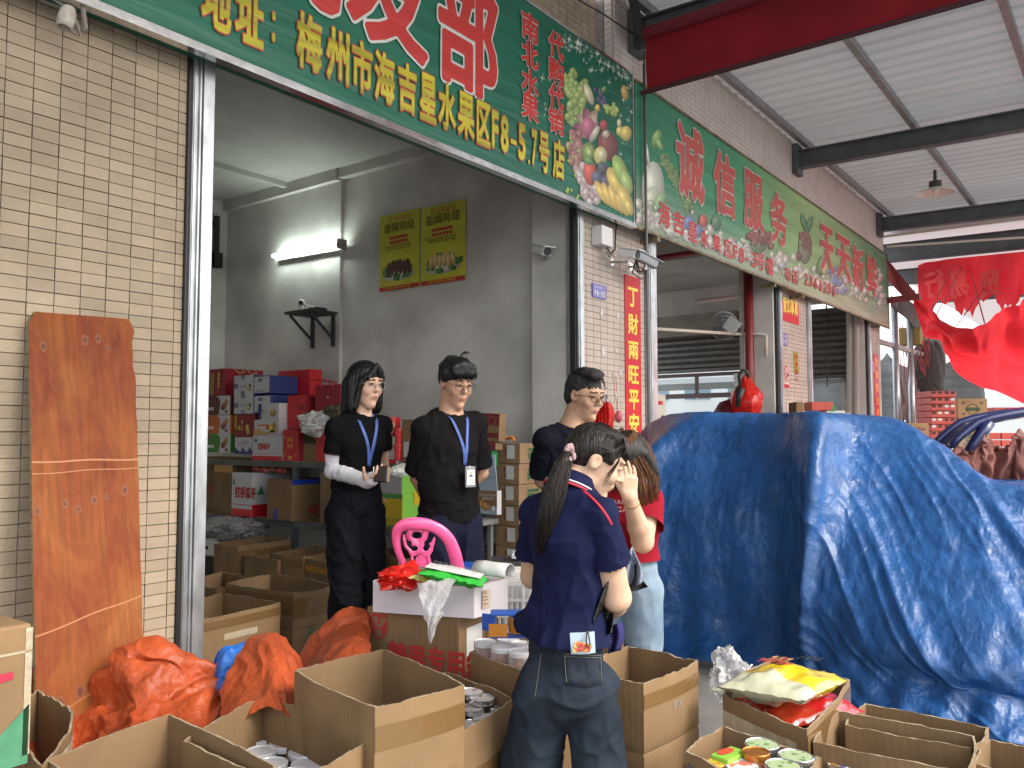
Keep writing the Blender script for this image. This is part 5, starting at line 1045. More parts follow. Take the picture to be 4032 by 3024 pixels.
# orange heap
us = [40,58,95,130,165,205,245,272,310,360,420,470,510,545,600,650,690]
top = [1445,1452,1478,1505,1492,1458,1440,1404,1402,1408,1424,1440,1462,1500,1495,1500,1510]
def row(dv,D,extra=None): return [W(u,v+dv,D=D+(.0 if extra is None else extra[i])) for i,(u,v) in enumerate(zip(us,top))]
G = [[p+[.25,.35,-.25] for p in row(0,3.0)],row(0,3.0),row(38,2.90),row(80,2.82),row(125,2.68),row(175,2.52),row(240,2.42)]; kf = [0 if u<400 else min(1,(u-400)/90) for u in us]; G = [[np.array(p)*(1-k)+(W(u,v+(0,0,24,48,76,104,128)[gi]*(1 if gi else 0),D=(3.0,3.0,2.93,2.86,2.80,2.74,2.68)[gi])-np.array([0,0,.2 if gi==0 else 0]))*k for p,k,u,v in zip(g_,kf,us,top)] for gi,g_ in enumerate(G)]
P = spline_grid(G,170,320); N0 = normals(P); N0 *= np.sign((N0*(np.array([0,0,1.4])-P)).sum(2,keepdims=True)+1e-9)
S, T = np.meshgrid(np.linspace(0,1,320),np.linspace(0,1,170)); q = np.stack([S*7+T*2.2,T*3.4-S*2.5,0*S],2)
warp = noise3(q*.7,1)[...,None]*1.4; d = .06*billow(q*.42+warp*.6,2)*np.clip(T*5,0,1)+.016*ridged(q*[.9,1.6,1]+warp,4)+.008*ridged(q*[2.2,4.5,1]+warp,5)+.003*billow(P*[14,14,14],7)+.002*ridged(P*[30,30,30],8)
P = P+N0*(d-.02)[...,None]
ot = thing('orange_tarpaulin','crumpled orange tarpaulin with a blue underside heaped between the cartons','tarpaulin',(1.9,2.2,0)); sheet('sheet',P,TORANGE,parent=ot)
us = [600,626,655,690,722,750,774,788]; top = [1440,1436,1420,1385,1356,1338,1334,1345]
G = [[p+[.2,.3,-.3] for p in row(0,3.55)],row(0,3.5),row(28,3.38),row(60,3.22),row(110,3.0),row(170,2.9)]
P = spline_grid(G,90,140); N0 = normals(P); N0 *= np.sign((N0*(np.array([0,0,1.4])-P)).sum(2,keepdims=True)+1e-9)
S, T = np.meshgrid(np.linspace(0,1,140),np.linspace(0,1,90)); q = np.stack([S*2+T*2.2,T*1.6-S*2.5,0*S],2); d = .035*ridged(q*.8,12)+.010*ridged(q*2.2,13)+.002*ridged(P*[18,18,18],14); sheet('sheet',P+N0*d[...,None],TORANGE,parent=ot)
# raised flap at the middle
us = [490,520,548,575,600,625,650]; top = [1470,1425,1392,1377,1384,1405,1440]
G = [[p+[.02,.03,-.02] for p in row(6,2.92)],row(0,2.9),row(30,2.80),row(65,2.72),row(105,2.62),row(150,2.55)]
P = spline_grid(G,90,110); N0 = normals(P); N0 *= np.sign((N0*(np.array([0,0,1.4])-P)).sum(2,keepdims=True)+1e-9)
S, T = np.meshgrid(np.linspace(0,1,110),np.linspace(0,1,90)); q = np.stack([S*2.4-T*1.2,T*1.4+S*.8,0*S],2); d = .022*ridged(q*.8,22)+.006*ridged(q*3,23)+.002*ridged(P*[26,26,26],24); sheet('sheet',P+N0*d[...,None],TORANGE,parent=ot)
us = [462,480,505,530,552,572]; top = [1455,1402,1396,1390,1394,1400]
G = [[p+[.02,.05,-.05] for p in row(6,3.02)],row(0,3.0),row(35,2.96),row(70,2.95),row(110,2.86)]
P = spline_grid(G,60,70); N0 = normals(P); N0 *= np.sign((N0*(np.array([0,0,1.4])-P)).sum(2,keepdims=True)+1e-9)
S, T = np.meshgrid(np.linspace(0,1,70),np.linspace(0,1,60)); q = np.stack([S*1.5-T*1.2,T*2.4+S*.8,0*S],2); d = .025*ridged(q,32)+.005*ridged(q*4,33); sheet('blue_underside',P+N0*d[...,None],tarp('tarp_blue2',(.015,.13,.48),.4,.4),parent=ot)
# ------------------------------------------------------------ shelving and the goods on it
SH = M('shelf_steel',(.13,.14,.15),.5,.5,var=.3,vs=8); SHW = M('shelf_board',(.28,.19,.09),.8,var=.3,vs=8)
sv = thing('goods_shelf','long grey steel goods shelf along the inner wall of the first bay','shelf',(4.9,6,.12)); XF = 4.55; Z1, Z2 = 1.19, .69
def shelfb(z,y0,y1,x=XF): 
    m = MB(); m.box(x,y0,z-.055,x+.03,y1,z-.006); m.box(5.22,y0,z-.055,5.26,y1,z-.006); m.box(x+.031,y0,z-.02,5.219,y1,z-.007); m.build('shelf_tier',SH,sv)
    m = MB(); m.box(x+.005,y0,z-.006,5.25,y1,z-.001); m.build('shelf_liner',SHW,sv)
shelfb(Z1,4.25,7.88); shelfb(Z2,4.25,7.88)
for y in (4.27,5.75,7.8):
    for xx in (XF-.002,5.2): m = MB(); m.box(xx,y,.12,xx+.04,y+.045,Z1-.056); m.build('upright',SH if y>5 else STEEL2,sv)
m = MB(); m.box(4.52,3.72,.775,4.74,4.4,.81); m.box(4.53,3.83,.12,4.56,3.86,.774); m.box(4.70,3.76,.12,4.73,3.79,.774); m.box(4.53,4.3,.12,4.56,4.33,.774); m.build('steel_stand',STEEL2,label='small bare steel stand behind the man with the badge',cat='stand')
def z5(x,y): return ((760+x/2.765)/1.82278,(1380+y/2.765)/1.82278)
def zP(x,y): return ((1250+x/3.16)/1.82278,(1400+y/3.16)/1.82278)
def z6(x,y): return ((760+x/2.765)/1.82278,(1980+y/2.765)/1.82278)
def goods(name,label,cat,x0,x1,yt,yb,mats,X=XF+.02,z0=None,dep=.3,conv=z5,group=None,bevel=.003):
    """box whose front face (towards the room) spans the picked corners; returns face mapping"""
    u0,vt = conv(x0,yt); u1,vb = conv(x1,yb); ya = W(u0,vt,X=X)[1]; yb_ = W(u1,vb,X=X)[1]; um = (u0+u1)/2
    z1 = W(um,vt,X=X)[2]; zb_ = W(um,vb,X=X)[2] if z0 is None else z0; h = z1-zb_
    t = thing(name,label,cat,(X+dep/2,(ya+yb_)/2,zb_),group); m = MB(); m.box(X,yb_,zb_,X+dep,ya,z1); 
    mats = mats if isinstance(mats,(list,tuple)) else [mats]
    m.m = [0,0,min(1,len(mats)-1),0,0,0]; m.build('body',mats,t,bevel=bevel)
    O = np.array([X-.0025,ya,zb_]); U = np.array([0,-1.,0]); w_ = ya-yb_
    return t,(lambda s,q,k=0: O+U*(w_*s)+UZ*(h*q)+np.array([-.0006*k,0,0])),w_,h,U
def rect(t,f,s0,q0,s1,q1,mat,k=0,name='print'): m = MB(); m.quad(f(s0,q0,k),f(s1,q0,k),f(s1,q1,k),f(s0,q1,k)); m.build(name,mat,t)
def ovals(t,f,L_,name='print_picture'):
    m = MB()
    for i,(s,q,rs,rq,col,rot) in enumerate(L_):
        n = 14; g_ = np.linspace(0,2*math.pi,n,endpoint=False); m.add([f(s+rs*math.cos(g)*math.cos(rot)-rq*math.sin(g)*math.sin(rot)*.6,q+rs*math.cos(g)*math.sin(rot)*1.4+rq*math.sin(g)*math.cos(rot),1+i) for g in g_],[tuple(range(n))],0,[(.5+.5*math.cos(g),.5+.5*math.sin(g)) for g in g_],col)
    m.build(name,FRUIT,t)
def words(t,f,s,x,y,size,mat,U,off=.03,k=3,gap=1.02,narrow=1,name='lettering'): m = MB(); line_text(m,s,f(x,y,k),U,UZ,size,off=off,gap=gap,narrow=narrow); m.build(name,mat,t)
def vwords(t,f,s,x,y,size,mat,U,w_,h,off=.02,name='lettering'):
    m = MB()
    for i,ch in enumerate(s): put_glyph(m,ch,f(x,y,3)-UZ*(i+1)*size*1.1,U*size*.95,UZ*size,off=off)
    m.build(name,mat,t)
cG = M('card_green',(.05,.19,.03),.45); cO = M('card_orange',(.50,.13,.02),.45); cB = M('card_brown',(.10,.025,.02),.45); cM = M('card_maroon',(.26,.008,.02),.4); cW = M('card_white',(.50,.49,.50),.5); cN = M('card_navy',(.02,.035,.16),.45); cR = M('card_red',(.50,.012,.02),.4); cDR = M('card_darkred',(.22,.012,.015),.45)
LK = 'patterned snack cartons on the upper shelf'
for (yt,yb,c,txt,nm) in ((905,1110,cG,'蒜香味花生','green'),(705,905,cO,'麻辣味花生','orange'),(495,700,cB,'卤香味花生','dark brown')):
    t,f,w_,h,U = goods('peanut_carton',nm+' and white peanut carton in the leftmost column on the upper shelf','carton',135,405,yt,yb,[c],group=LK)
    m = MB(); m.add([f(.56,.003),f(.997,.003),f(.997,.997),f(.44,.997),f(.55,.9),f(.61,.7),f(.60,.4)],[tuple(range(7))]); m.build('white_panel',cW,t)
    words(t,f,txt,.05,.26,h*.17,INKW,U,off=.05,narrow=.9); m = MB(); m.add([f(.10,.72,3),f(.19,.72,3),f(.145,.92,3)],[(0,1,2)]); m.build('logo',INKR,t); ovals(t,f,[(.75,.42,.10,.22,(.25,.05,.02),-.6),(.83,.62,.08,.2,(.35,.2,.08),-.4),(.78,.38,.06,.14,(.3,.06,.02),-.6),(.86,.16,.06,.08,(.15,.05,.04),0)])
t,f,w_,h,U = goods('gift_carton','large maroon gift carton with rope handles, top left on the upper shelf','gift box',118,350,203,492,[cM],dep=.42,X=XF+.1,group=LK)
rect(t,f,.25,.05,.50,.85,M('gold_panel',(.30,.21,.06),.4,.4)); vwords(t,f,'客家特产',.68,.88,h*.15,INKY,U,w_,h); ovals(t,f,[(1.12,.78,.0,.0,(1,1,1),0)]) if False else None
m = MB()
for k in range(2): y = f(1.0,0)[1]; x = XF+.2+k*.14; z = f(0,1)[2]; m.tube([(x,y-.004,z-.01),(x+.01,y-.06,z-.045),(x+.06,y-.07,z-.03),(x+.08,y-.004,z-.01)],.006,6)
m.build('rope_handle',M('rope',(.45,.33,.15),.8),t)
for (yt,yb,l) in ((270,480,'upper'),(475,690,'lower')):
    t,f,w_,h,U = goods('snack_carton','white carton with navy stripes and a small cake picture, the %s one'%l,'carton',447,655,yt,yb,[cW,cN],group=LK)
    for s in (.40,.47,.54): rect(t,f,s,.8,s+.03,1,cN,2); rect(t,f,s,0,s+.03,.2,cN,2)
    words(t,f,'红兰',.06,.35,h*.26,cN,U,narrow=.6,off=.05); words(t,f,'HORSH',.33,.38,h*.16,INKGREY,U,off=.01); ovals(t,f,[(.78,.35,.11,.17,(.45,.42,.18),.1),(.84,.45,.05,.08,(.04,.08,.04),.5)])
for (x0,x1,yt,yb,l) in ((660,842,275,470,'upper'),(663,850,485,682,'lower')):
    t,f,w_,h,U = goods('snack_carton','white carton edged in navy blue, the %s one of two'%l,'carton',x0,x1,yt,yb,[cN],group=LK); rect(t,f,.05,.05,.95,.95,cW); words(t,f,'红兰',.32,.70,h*.18,cN,U,off=.05); rect(t,f,.2,.1,.8,.22,M('pgrey',(.35,.35,.38),.6),2)
t,f,w_,h,U = goods('snack_carton','dark red carton with yellow fruit pictures between white cartons','carton',452,665,697,938,[cDR],group=LK); rect(t,f,.02,.35,.13,.97,M('dull_yellow',(.4,.28,.05),.5)); words(t,f,'果汇',.20,.3,h*.24,INKY,U); ovals(t,f,[(.68,.38,.10,.17,(.5,.4,.1),0),(.72,.2,.09,.12,(.45,.36,.1),0),(.42,.65,.05,.1,(.4,.35,.2),0)])
t,f,w_,h,U = goods('snack_carton','white carton with a dripping blue edge at the bottom of the pile','carton',455,646,945,1127,[cW,cN],group=LK); m = MB(); P_ = [f(x,.25+.12*math.sin(x*16)+.06*math.sin(x*31),1) for x in np.linspace(0.003,.997,22)]; 
for i in range(21): x = np.linspace(.003,.997,22); m.quad(f(x[i],.003,1),f(x[i+1],.003,1),P_[i+1],P_[i])
m.build('drip_print',cN,t); words(t,f,'红兰',.24,.5,h*.2,cN,U); rect(t,f,.4,.55,.72,.8,M('pgrey'),2)
t,f,w_,h,U = goods('snack_carton','small pale carton with a blue strip and a cracker picture','carton',712,935,575,750,[cW],group=LK,X=XF); rect(t,f,.02,.02,.16,.98,cN); words(t,f,'兰',.18,.4,h*.3,cN,U); words(t,f,'岩焗',.32,.35,h*.18,INKGREY,U); ovals(t,f,[(.72,.36,.15,.2,(.42,.25,.08),0),(.72,.5,.15,.12,(.5,.33,.12),0)])
t,f,w_,h,U = goods('snack_carton','white and orange carton with a yellow fruit picture on the seed carton','carton',667,937,752,918,[cW],group=LK,X=XF); m = MB(); m.add([f(.0,.05,1),f(.5,.02,1),f(.99,.25,1),f(.99,.42,1),f(.5,.18,1),f(.0,.4,1)],[tuple(range(6))]); m.build('swirl',M('swirl',(.55,.33,.12),.5),t); rect(t,f,.18,.35,.62,.68,cO,2); words(t,f,'芒果糯米糍',.2,.40,h*.2,INKW,U,k=4,off=.04,narrow=.8); ovals(t,f,[(.72,.4,.11,.3,(.6,.45,.04),.3),(.82,.62,.07,.22,(.4,.2,.03),.2)])
def seedbox(label,x0,x1,yt,yb,conv=z5,z0=Z1,X=XF,dep=.3,group=LK):
    t,f,w_,h,U = goods('seed_carton',label,'carton',x0,x1,yt,yb,[cW],conv=conv,z0=z0,X=X,dep=dep,group=group); rect(t,f,0.002,.002,.998,.17,cR); rect(t,f,.002,.26,.998,.275,cR); words(t,f,'打手瓜子',.2,.45,h*.26,INKR,U,off=.05,narrow=.75)
    m = MB(); m.add([f(.06,.72,2),f(.18,.72,2),f(.12,.92,2)],[(0,1,2)]); m.build('logo',INKG,t); return t,f,w_,h,U
seedbox('white seed carton with red characters and a red base, under the orange one',652,968,922,1145)
t,f,w_,h,U = goods('gift_bag','large plain red paper gift bag with a cord handle, high on the shelf','gift bag',927,1268,215,558,[cR],X=XF+.33,dep=.14)
m = MB(); P_ = [f(.30,.93,2)]+[f(.30+.36*q,.93-.55*math.sin(math.pi*q)**.6,2)+np.array([-.008,0,0]) for q in np.linspace(.05,.95,12)]+[f(.66,.93,2)]; m.tube(P_,.005,6); m.build('cord_handle',M('cord_red',(.35,.01,.02),.6),t)
t,f,w_,h,U = goods('gift_box','tall bright red gift box with black and gold characters','gift box',1030,1215,488,852,[cR,cDR],X=XF+.08,dep=.2); words(t,f,'万福',.62,.55,h*.17,INK,U); words(t,f,'福',.66,.22,h*.13,INKY,U)
t,f,w_,h,U = goods('gift_box','darker side of the tall bright red gift box, built as a box of its own','gift box',938,1026,565,850,[cDR],X=XF+.2,dep=.2)  # side of the tall red box, added as a separate darker box
t,f,w_,h,U = goods('gift_box','red gift box with gold lucky characters standing on the shelf board','gift box',985,1145,860,1148,[cR,cDR],X=XF,dep=.2,z0=Z1); words(t,f,'吉祥',.30,.62,h*.15,GOLD,U,off=.02); words(t,f,'如意',.30,.42,h*.15,GOLD,U,off=.02); ovals(t,f,[(.5,.10,.12,.06,(.6,.4,.05),0),(.12,.2,.05,.04,(.6,.4,.05),0),(.85,.18,.05,.04,(.6,.4,.05),0),(.15,.75,.05,.03,(.6,.4,.05),0)])
t,f,w_,h,U = goods('carry_box','red carry box with an arched handle on top of the shelf pile','gift box',1330,1605,372,660,[cM,cM],X=XF+.12,dep=.24); m = MB()
for dx in (.0,.16): m.tube([f(.28,.98,1)+[dx,0,0],f(.26,1.12,1)+[dx,0,0],f(.0,1.22,1)+[dx,0,0],f(-.3,1.2,1)+[dx+.02,0,0]] if dx else [f(.26,.86,2),f(.27,1.05,2),f(.1,1.18,2),f(-.25,1.24,2)],.006,6); 
m.tube([f(.72,.86,2),f(.72,1.02,2),f(.4,1.16,2),f(-.2,1.24,2)],.006,6); m.build('handle',cR,t); ovals(t,f,[(.52,.52,.04,.04,(.6,.5,.45),0)])
t,f,w_,h,U = goods('kraft_box','open kraft box on its side at the right end of the red boxes','carton',1205,1345,670,1165,[KRAFT],X=XF+.05,dep=.3,z0=Z1); rect(t,f,.05,.36,.95,.98,M('box_inside_shade',(.06,.04,.025),.9));  # flat dark patch on the front paints the shade inside the open box
t,f,w_,h,U = goods('gift_bag','red paper bag with a faint pattern beside the woman with white sleeves','gift bag',1348,1440,835,1165,[cR],X=XF+.02,dep=.15,z0=Z1); ovals(t,f,[(.45,.6,.2,.1,(.3,.02,.02),0)])
t,f,w_,h,U = goods('green_carton','small red and lime carton under the tied plastic bag','carton',1385,1480,645,780,[M('lime',(.2,.36,.03),.5),cR],X=XF+.1,dep=.2)
crumple('tied_plastic_bag','tied clear plastic bag of dark mushrooms beside the woman with white sleeves','bag',W(*z5(1330,790),X=XF-.06),(.13,.16,.10),clear('film2',(.75,.75,.75),.62,.15,.6,22),k=11,amp=.5,fr=14)
crumple('mushroom_bag','clear bag full of brown dried mushrooms on the shelf behind the woman','bag',W(*z5(1560,700),X=XF+.05),(.10,.11,.09),M('mushrooms',(.12,.09,.06),.8,var=.7,vs=40,bump=1,bs=45,bd=.02),k=15,amp=.6,fr=20)
# right of the woman with white sleeves
t = thing('biscuit_tin','red cylindrical biscuit tin with a white spot on the seed carton','tin',W(*zP(900,1010),X=XF+.15)); c = W(*zP(900,1012),X=XF+.12); r_ = abs(W(*zP(802,900),X=XF+.12)[1]-W(*zP(995,900),X=XF+.12)[1])/2*.95; h_ = W(*zP(900,770),X=XF+.12)[2]-c[2]
m = MB(); m.lathe([(r_,0),(r_,h_-.02),(r_*1.03,h_-.018),(r_*1.03,h_),(r_*.97,h_-.004)],c,28); m.build('body',cR,t,auto=True); dirn = np.array([-.8,-.6,0]); mb = MB()
for (a,z,rr_,col) in ((.1,.3,.028,(.6,.6,.6)),(-.35,.3,.026,(.5,.3,.12)),(.35,.6,.026,(.5,.33,.15)),(-.15,.75,.022,(.5,.3,.12))):
    ang = math.atan2(-.6,-.8)+a; n = 12; mb.add([c+np.array([math.cos(ang+rr_*math.cos(g)/r_)*(r_+.003),math.sin(ang+rr_*math.cos(g)/r_)*(r_+.003),h_*z+rr_*math.sin(g)]) for g in np.linspace(0,2*math.pi,n,endpoint=False)],[tuple(range(n))],0,[(.36,.66)]*n,tuple(.6*k for k in col))
mb.build('print_picture',FRUIT,t)
seedbox('white seed carton with red characters below the biscuit tin',700,985,1015,1300,conv=zP)
for (x0,x1,yt,yb,l) in ((972,1050,905,1100,'upper'),(965,1045,1105,1302,'lower')):
    u,v = zP((x0+x1)/2,yb); c = W(u,v,X=XF+.02); r_ = abs(W(*zP(x0,yt),X=XF)[1]-W(*zP(x1,yt),X=XF)[1])/2; h_ = W(*zP(1000,yt),X=XF)[2]-c[2]; t = thing('red_bucket','small red plastic snack bucket, %s one of two beside the kraft carton'%l,'bucket',c); m = MB(); m.lathe([(r_*.85,0),(r_,h_*.85),(r_*1.08,h_*.86),(r_*1.08,h_)],c,20); m.build('body',M('bucket_red',(.55,.02,.02),.25,coat=.4),t,auto=True)
t,f,w_,h,U = goods('kraft_box','tall kraft carton with a white delivery label left of the man with the badge','carton',1052,1330,800,1325,[KRAFT],conv=zP,X=XF+.02,dep=.3,z0=Z1); rect(t,f,.1,.16,.62,.50,PAPER); m = MB()
for k in range(7): m.quad(f(.14,.46-k*.035,3),f(.14+.3*rng.random()+.1,.46-k*.035,3),f(.5,.465-k*.035,3),f(.14,.465-k*.035,3))
m.build('label_print',INKGREY,t); m = MB(); m.box(XF+.01,f(1,0)[1],f(0,1)[2]-.002,XF+.34,f(0,0)[1],f(0,1)[2]+.004); m.build('flap_edge',KRAFTE,t)
# red and kraft fruit cartons and the green one right of the man
def zS(x,y): return ((1480+x/3.456)/1.82278,(1600+y/3.456)/1.82278)
t,f,w_,h,U = goods('green_carton','plain dark green carton on the shelf end right of the man with the badge','carton',1380,1585,592,880,[M('card_dkgreen',(.01,.15,.04),.5),M('card_dkgreen',(.01,.15,.04),.5)],conv=zS,X=XF+.05,dep=.06,z0=Z1,bevel=.004); rect(t,f,.82,.02,.9,.98,M('brown_tape',(.08,.03,.015),.4))
for (x0,x1,yt,yb,l,rot) in ((1355,1628,470,592,'lower',0),(1355,1670,95,470,'tilted upper',.0)):
    t,f,w_,h,U = goods('fruit_carton','dark red and kraft fruit carton, the %s one on the green carton'%l,'carton',x0,x1,yt,yb,[M('carton_dkred',(.16,.02,.025),.6),KRAFT],conv=zS,X=XF+.05,dep=.08,z0=None)
    if l[0] == 't':
        m = MB(); m.quad(f(.003,.003,1),f(.997,.003,1),f(.997,.12,1),f(.003,.12,1)); m.quad(f(.003,.3,1),f(.997,.3,1),f(.997,.56,1),f(.003,.56,1)); m.build('kraft_band',KRAFT,t); words(t,f,'猕·猴·豆',.08,.36,h*.14,INKG,U,off=.06); t.rotation_euler = (math.radians(3),0,0)
    m = MB()
    for k in range(16): q0,q1 = k*math.pi/8,(k+1)*math.pi/8; g_ = lambda r,q: f(.68+r*math.cos(q),.74+r*1.1*math.sin(q),3); m.quad(g_(.15,q0),g_(.17,q0),g_(.17,q1),g_(.15,q1))
    m.build('print_ring',M('ring_tan',(.3,.18,.1),.6),t)
# salted kernel carton on the stand
t,f,w_,h,U = goods('kernel_carton','open pale blue and brown carton with white English words and almond picture','carton',1400,1650,1145,1470,[M('card_skyblue',(.40,.50,.62),.5),cW],conv=zS,X=4.52,dep=.05,z0=None); rect(t,f,.0,.35,1,.999,M('card_tan',(.25,.14,.07),.5)); words(t,f,'Salt Baked The Kernel',.08,.78,h*.13,INKW,U,off=.03,narrow=.72); words(t,f,'盐焗巴旦木仁',.22,.62,h*.14,INKW,U,off=.03,narrow=.8); ovals(t,f,[(.2,.42,.12,.2,(.5,.25,.06),.4),(.38,.32,.13,.18,(.55,.3,.1),-.5),(.55,.3,.1,.12,(.5,.28,.1),.2),(.85,.22,.1,.16,(.75,.72,.7),0)]); rect(t,f,.35,.52,.85,.545,INKR,3)
a = f(0,1); b = f(1,1); m = MB(); P_ = [[a+(b-a)*s+UZ*(q*.245)+np.array([-.03*q*math.sin(1+q),0,0]) for s in np.linspace(-.02,1.03,6)] for q in np.linspace(0,1,5)]; m.grid(P_); m.build('raised_flap',M('card_skyblue'),t,solid=.004); 
m = MB(); line_text(m,'The Salt Baked The Kernel',a+UZ*.125+[-.035,0,0],U,UZ,.032,off=.02,narrow=.7); line_text(m,'盐焗巴旦木仁',a+UZ*.08+[-.030,-.06,0],U,UZ,.028,off=.02,narrow=.8); m.build('lettering',INKGREY,t)
# fruit carton stack at the wall
sy = 3.56
for i in range(8):
    z0_ = .17+i*.1475; w2 = .215; off = rng.uniform(-.006,.006,2)
    t,o,U = cbox('stacked_carton','brown fruit carton with a white label, number %s from the top of the wall stack'%['eight','seven','six','five','four','three','two','one'][i] if False else ['lowest brown carton of the stack against the inner wall','second lowest brown carton of the stack against the wall','brown labelled carton just below the middle of the stack','brown labelled carton low in the middle of the stack','brown labelled carton fourth from the top of the stack','brown labelled carton third from the top, its label wrinkled','brown labelled carton second from the top of the stack','topmost brown carton of the stack, under an orange plastic handle'][i],'carton',(4.78+off[0],sy+off[1],z0_),.44,(1,0,0),.225,.145,M('kraft_fruit',(.27,.17,.09),.8,var=.2,vs=6),group='brown fruit cartons stacked at the wall')
    mb = MB(); q = np.array([4.777+off[0],sy+off[1],z0_]); mb.quad(q+[0,.115,.035],q+[0,.045,.035],q+[0,.045,.132],q+[0,.115,.132]); mb.build('delivery_label',PAPER,t)
    mb = MB(); mb.quad(q+[0,.135,.05],q+[0,.122,.05],q+[0,.122,.12],q+[0,.135,.12]); mb.build('red_mark',M('mark_red',(.2,.05,.03),.7),t)
    mb = MB(); q = np.array([4.78+off[0],sy+off[1]-.003,z0_]); mb.quad(q+[.10,0,.09],q+[.24,0,.09],q+[.24,0,.11],q+[.10,0,.11]); mb.add([q+[.10,0,.02],q+[.2,0,.08],q+[.10,0,.08]],[(0,1,2)]); line_text(mb,'水果',q+[.26,0,.05],UX,UZ,.045,off=.03); mb.build('green_mark',M('mark_green',(.02,.10,.04),.7),t)
c = W(1088,953,X=4.85); m = MB(); m.tube([c+[0,.05,0],c+[0,.05,.05],c+[0,.0,.06],c+[0,-.02,.02],c+[0,-.08,.03],c+[0,-.1,0]],.012,8); m.build('orange_strap',M('strap_orange',(.65,.2,.03),.5),label='orange plastic handle strap lying on top of the wall stack',cat='strap',smooth=True)
# lower shelf
LS = 'cartons on the lower shelf'
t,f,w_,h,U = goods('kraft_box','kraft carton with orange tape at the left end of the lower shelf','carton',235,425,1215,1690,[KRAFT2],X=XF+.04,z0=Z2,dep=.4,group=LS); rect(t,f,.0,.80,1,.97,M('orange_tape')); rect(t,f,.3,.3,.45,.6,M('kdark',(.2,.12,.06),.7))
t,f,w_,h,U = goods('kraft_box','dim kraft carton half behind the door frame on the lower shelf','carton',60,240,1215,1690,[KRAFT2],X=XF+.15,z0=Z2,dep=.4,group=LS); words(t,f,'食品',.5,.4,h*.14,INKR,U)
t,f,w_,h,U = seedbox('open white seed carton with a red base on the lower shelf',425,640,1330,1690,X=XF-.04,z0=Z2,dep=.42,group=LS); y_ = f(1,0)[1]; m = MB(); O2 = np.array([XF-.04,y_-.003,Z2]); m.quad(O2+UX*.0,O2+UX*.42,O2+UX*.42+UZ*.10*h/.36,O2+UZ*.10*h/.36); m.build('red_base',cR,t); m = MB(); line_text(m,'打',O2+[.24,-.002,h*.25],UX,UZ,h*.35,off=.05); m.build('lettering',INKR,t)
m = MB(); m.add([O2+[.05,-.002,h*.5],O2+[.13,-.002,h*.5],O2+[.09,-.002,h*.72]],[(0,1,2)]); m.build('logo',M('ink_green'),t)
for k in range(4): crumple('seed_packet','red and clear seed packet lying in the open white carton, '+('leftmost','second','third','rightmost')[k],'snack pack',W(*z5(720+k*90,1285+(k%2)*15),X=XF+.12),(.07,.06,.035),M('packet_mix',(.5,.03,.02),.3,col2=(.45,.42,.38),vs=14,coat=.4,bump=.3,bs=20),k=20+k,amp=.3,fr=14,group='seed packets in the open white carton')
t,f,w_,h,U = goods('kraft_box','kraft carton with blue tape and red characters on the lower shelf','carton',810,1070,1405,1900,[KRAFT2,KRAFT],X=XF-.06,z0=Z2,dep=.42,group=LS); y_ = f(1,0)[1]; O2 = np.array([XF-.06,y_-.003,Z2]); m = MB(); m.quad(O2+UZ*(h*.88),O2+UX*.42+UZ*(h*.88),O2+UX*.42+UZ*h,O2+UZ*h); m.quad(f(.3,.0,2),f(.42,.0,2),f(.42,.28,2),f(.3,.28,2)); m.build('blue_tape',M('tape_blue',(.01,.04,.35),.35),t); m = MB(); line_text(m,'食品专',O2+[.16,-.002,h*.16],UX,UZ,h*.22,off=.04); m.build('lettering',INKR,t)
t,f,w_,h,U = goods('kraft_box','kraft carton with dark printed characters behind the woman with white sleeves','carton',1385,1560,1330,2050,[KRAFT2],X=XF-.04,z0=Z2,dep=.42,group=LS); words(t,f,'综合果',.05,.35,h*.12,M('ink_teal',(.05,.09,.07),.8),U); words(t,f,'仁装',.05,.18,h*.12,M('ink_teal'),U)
# green and yellow mango carton
t,f,w_,h,U = goods('mango_carton','open green and yellow carton of snack bags between the woman and the man','carton',70,360,1190,1640,[M('card_yellow',(.50,.34,.01),.5),M('card_bright_green',(.16,.42,.05),.5)],conv=zS,X=4.30,dep=.30,z0=None,group=None)
m = MB(); xs_ = np.linspace(.003,.997,18)
for i in range(17):
    a_,b_ = (.055+.02*math.sin(i*1.9)),(.055+.02*math.sin((i+1)*1.9)); m.quad(f(xs_[i],.003,1),f(xs_[i+1],.003,1),f(xs_[i+1],b_,1),f(xs_[i],a_,1)); m.quad(f(xs_[i],.89+a_*.6-.06,1),f(xs_[i+1],.89+b_*.6-.06,1),f(xs_[i+1],.999,1),f(xs_[i],.999,1))
m.build('green_waves',M('card_midgreen',(.06,.24,.05),.5),t); 
for k in range(3): m = MB(); wineglass(m,f(.28+k*.22,.13,2),U,h*.13); m.build('handling_mark',M('ink_green'),t)
O2 = f(1,0); O2 = np.array([4.30,O2[1]-.003,O2[2]]); m = MB(); line_text(m,'芒果',O2+[.20,-.002,h*.33],UX,UZ,h*.2,off=.05); line_text(m,'•阳光',O2+[.10,-.002,h*1.30],UX,UZ,h*.10,off=.03); m.build('lettering',INKW,t); m = MB(); q = O2+np.array([.16,-.002,h*.86]); m.add([q+UX*math.cos(a)*.05*(1+.2*math.cos(5*a))+UZ*math.sin(a)*.06*(1+.2*math.cos(5*a)) for a in np.linspace(0,2*math.pi,24,endpoint=False)],[tuple(range(24))[::-1]]); m.build('leaf_print',M('card_yellow'),t)
m = MB(); m.box(4.30,O2[1]+.003,O2[2]+h+.001,4.64,O2[1]+.008,O2[2]+h*1.55); m.build('green_flap',M('card_bright_green'),t)
m = MB(); m.box(4.295,O2[1]+.008,O2[2]+h+.001,4.30,f(0,0)[1],O2[2]+h*1.52); m.build('grey_flap',M('flap_grey',(.34,.32,.33),.7),t)
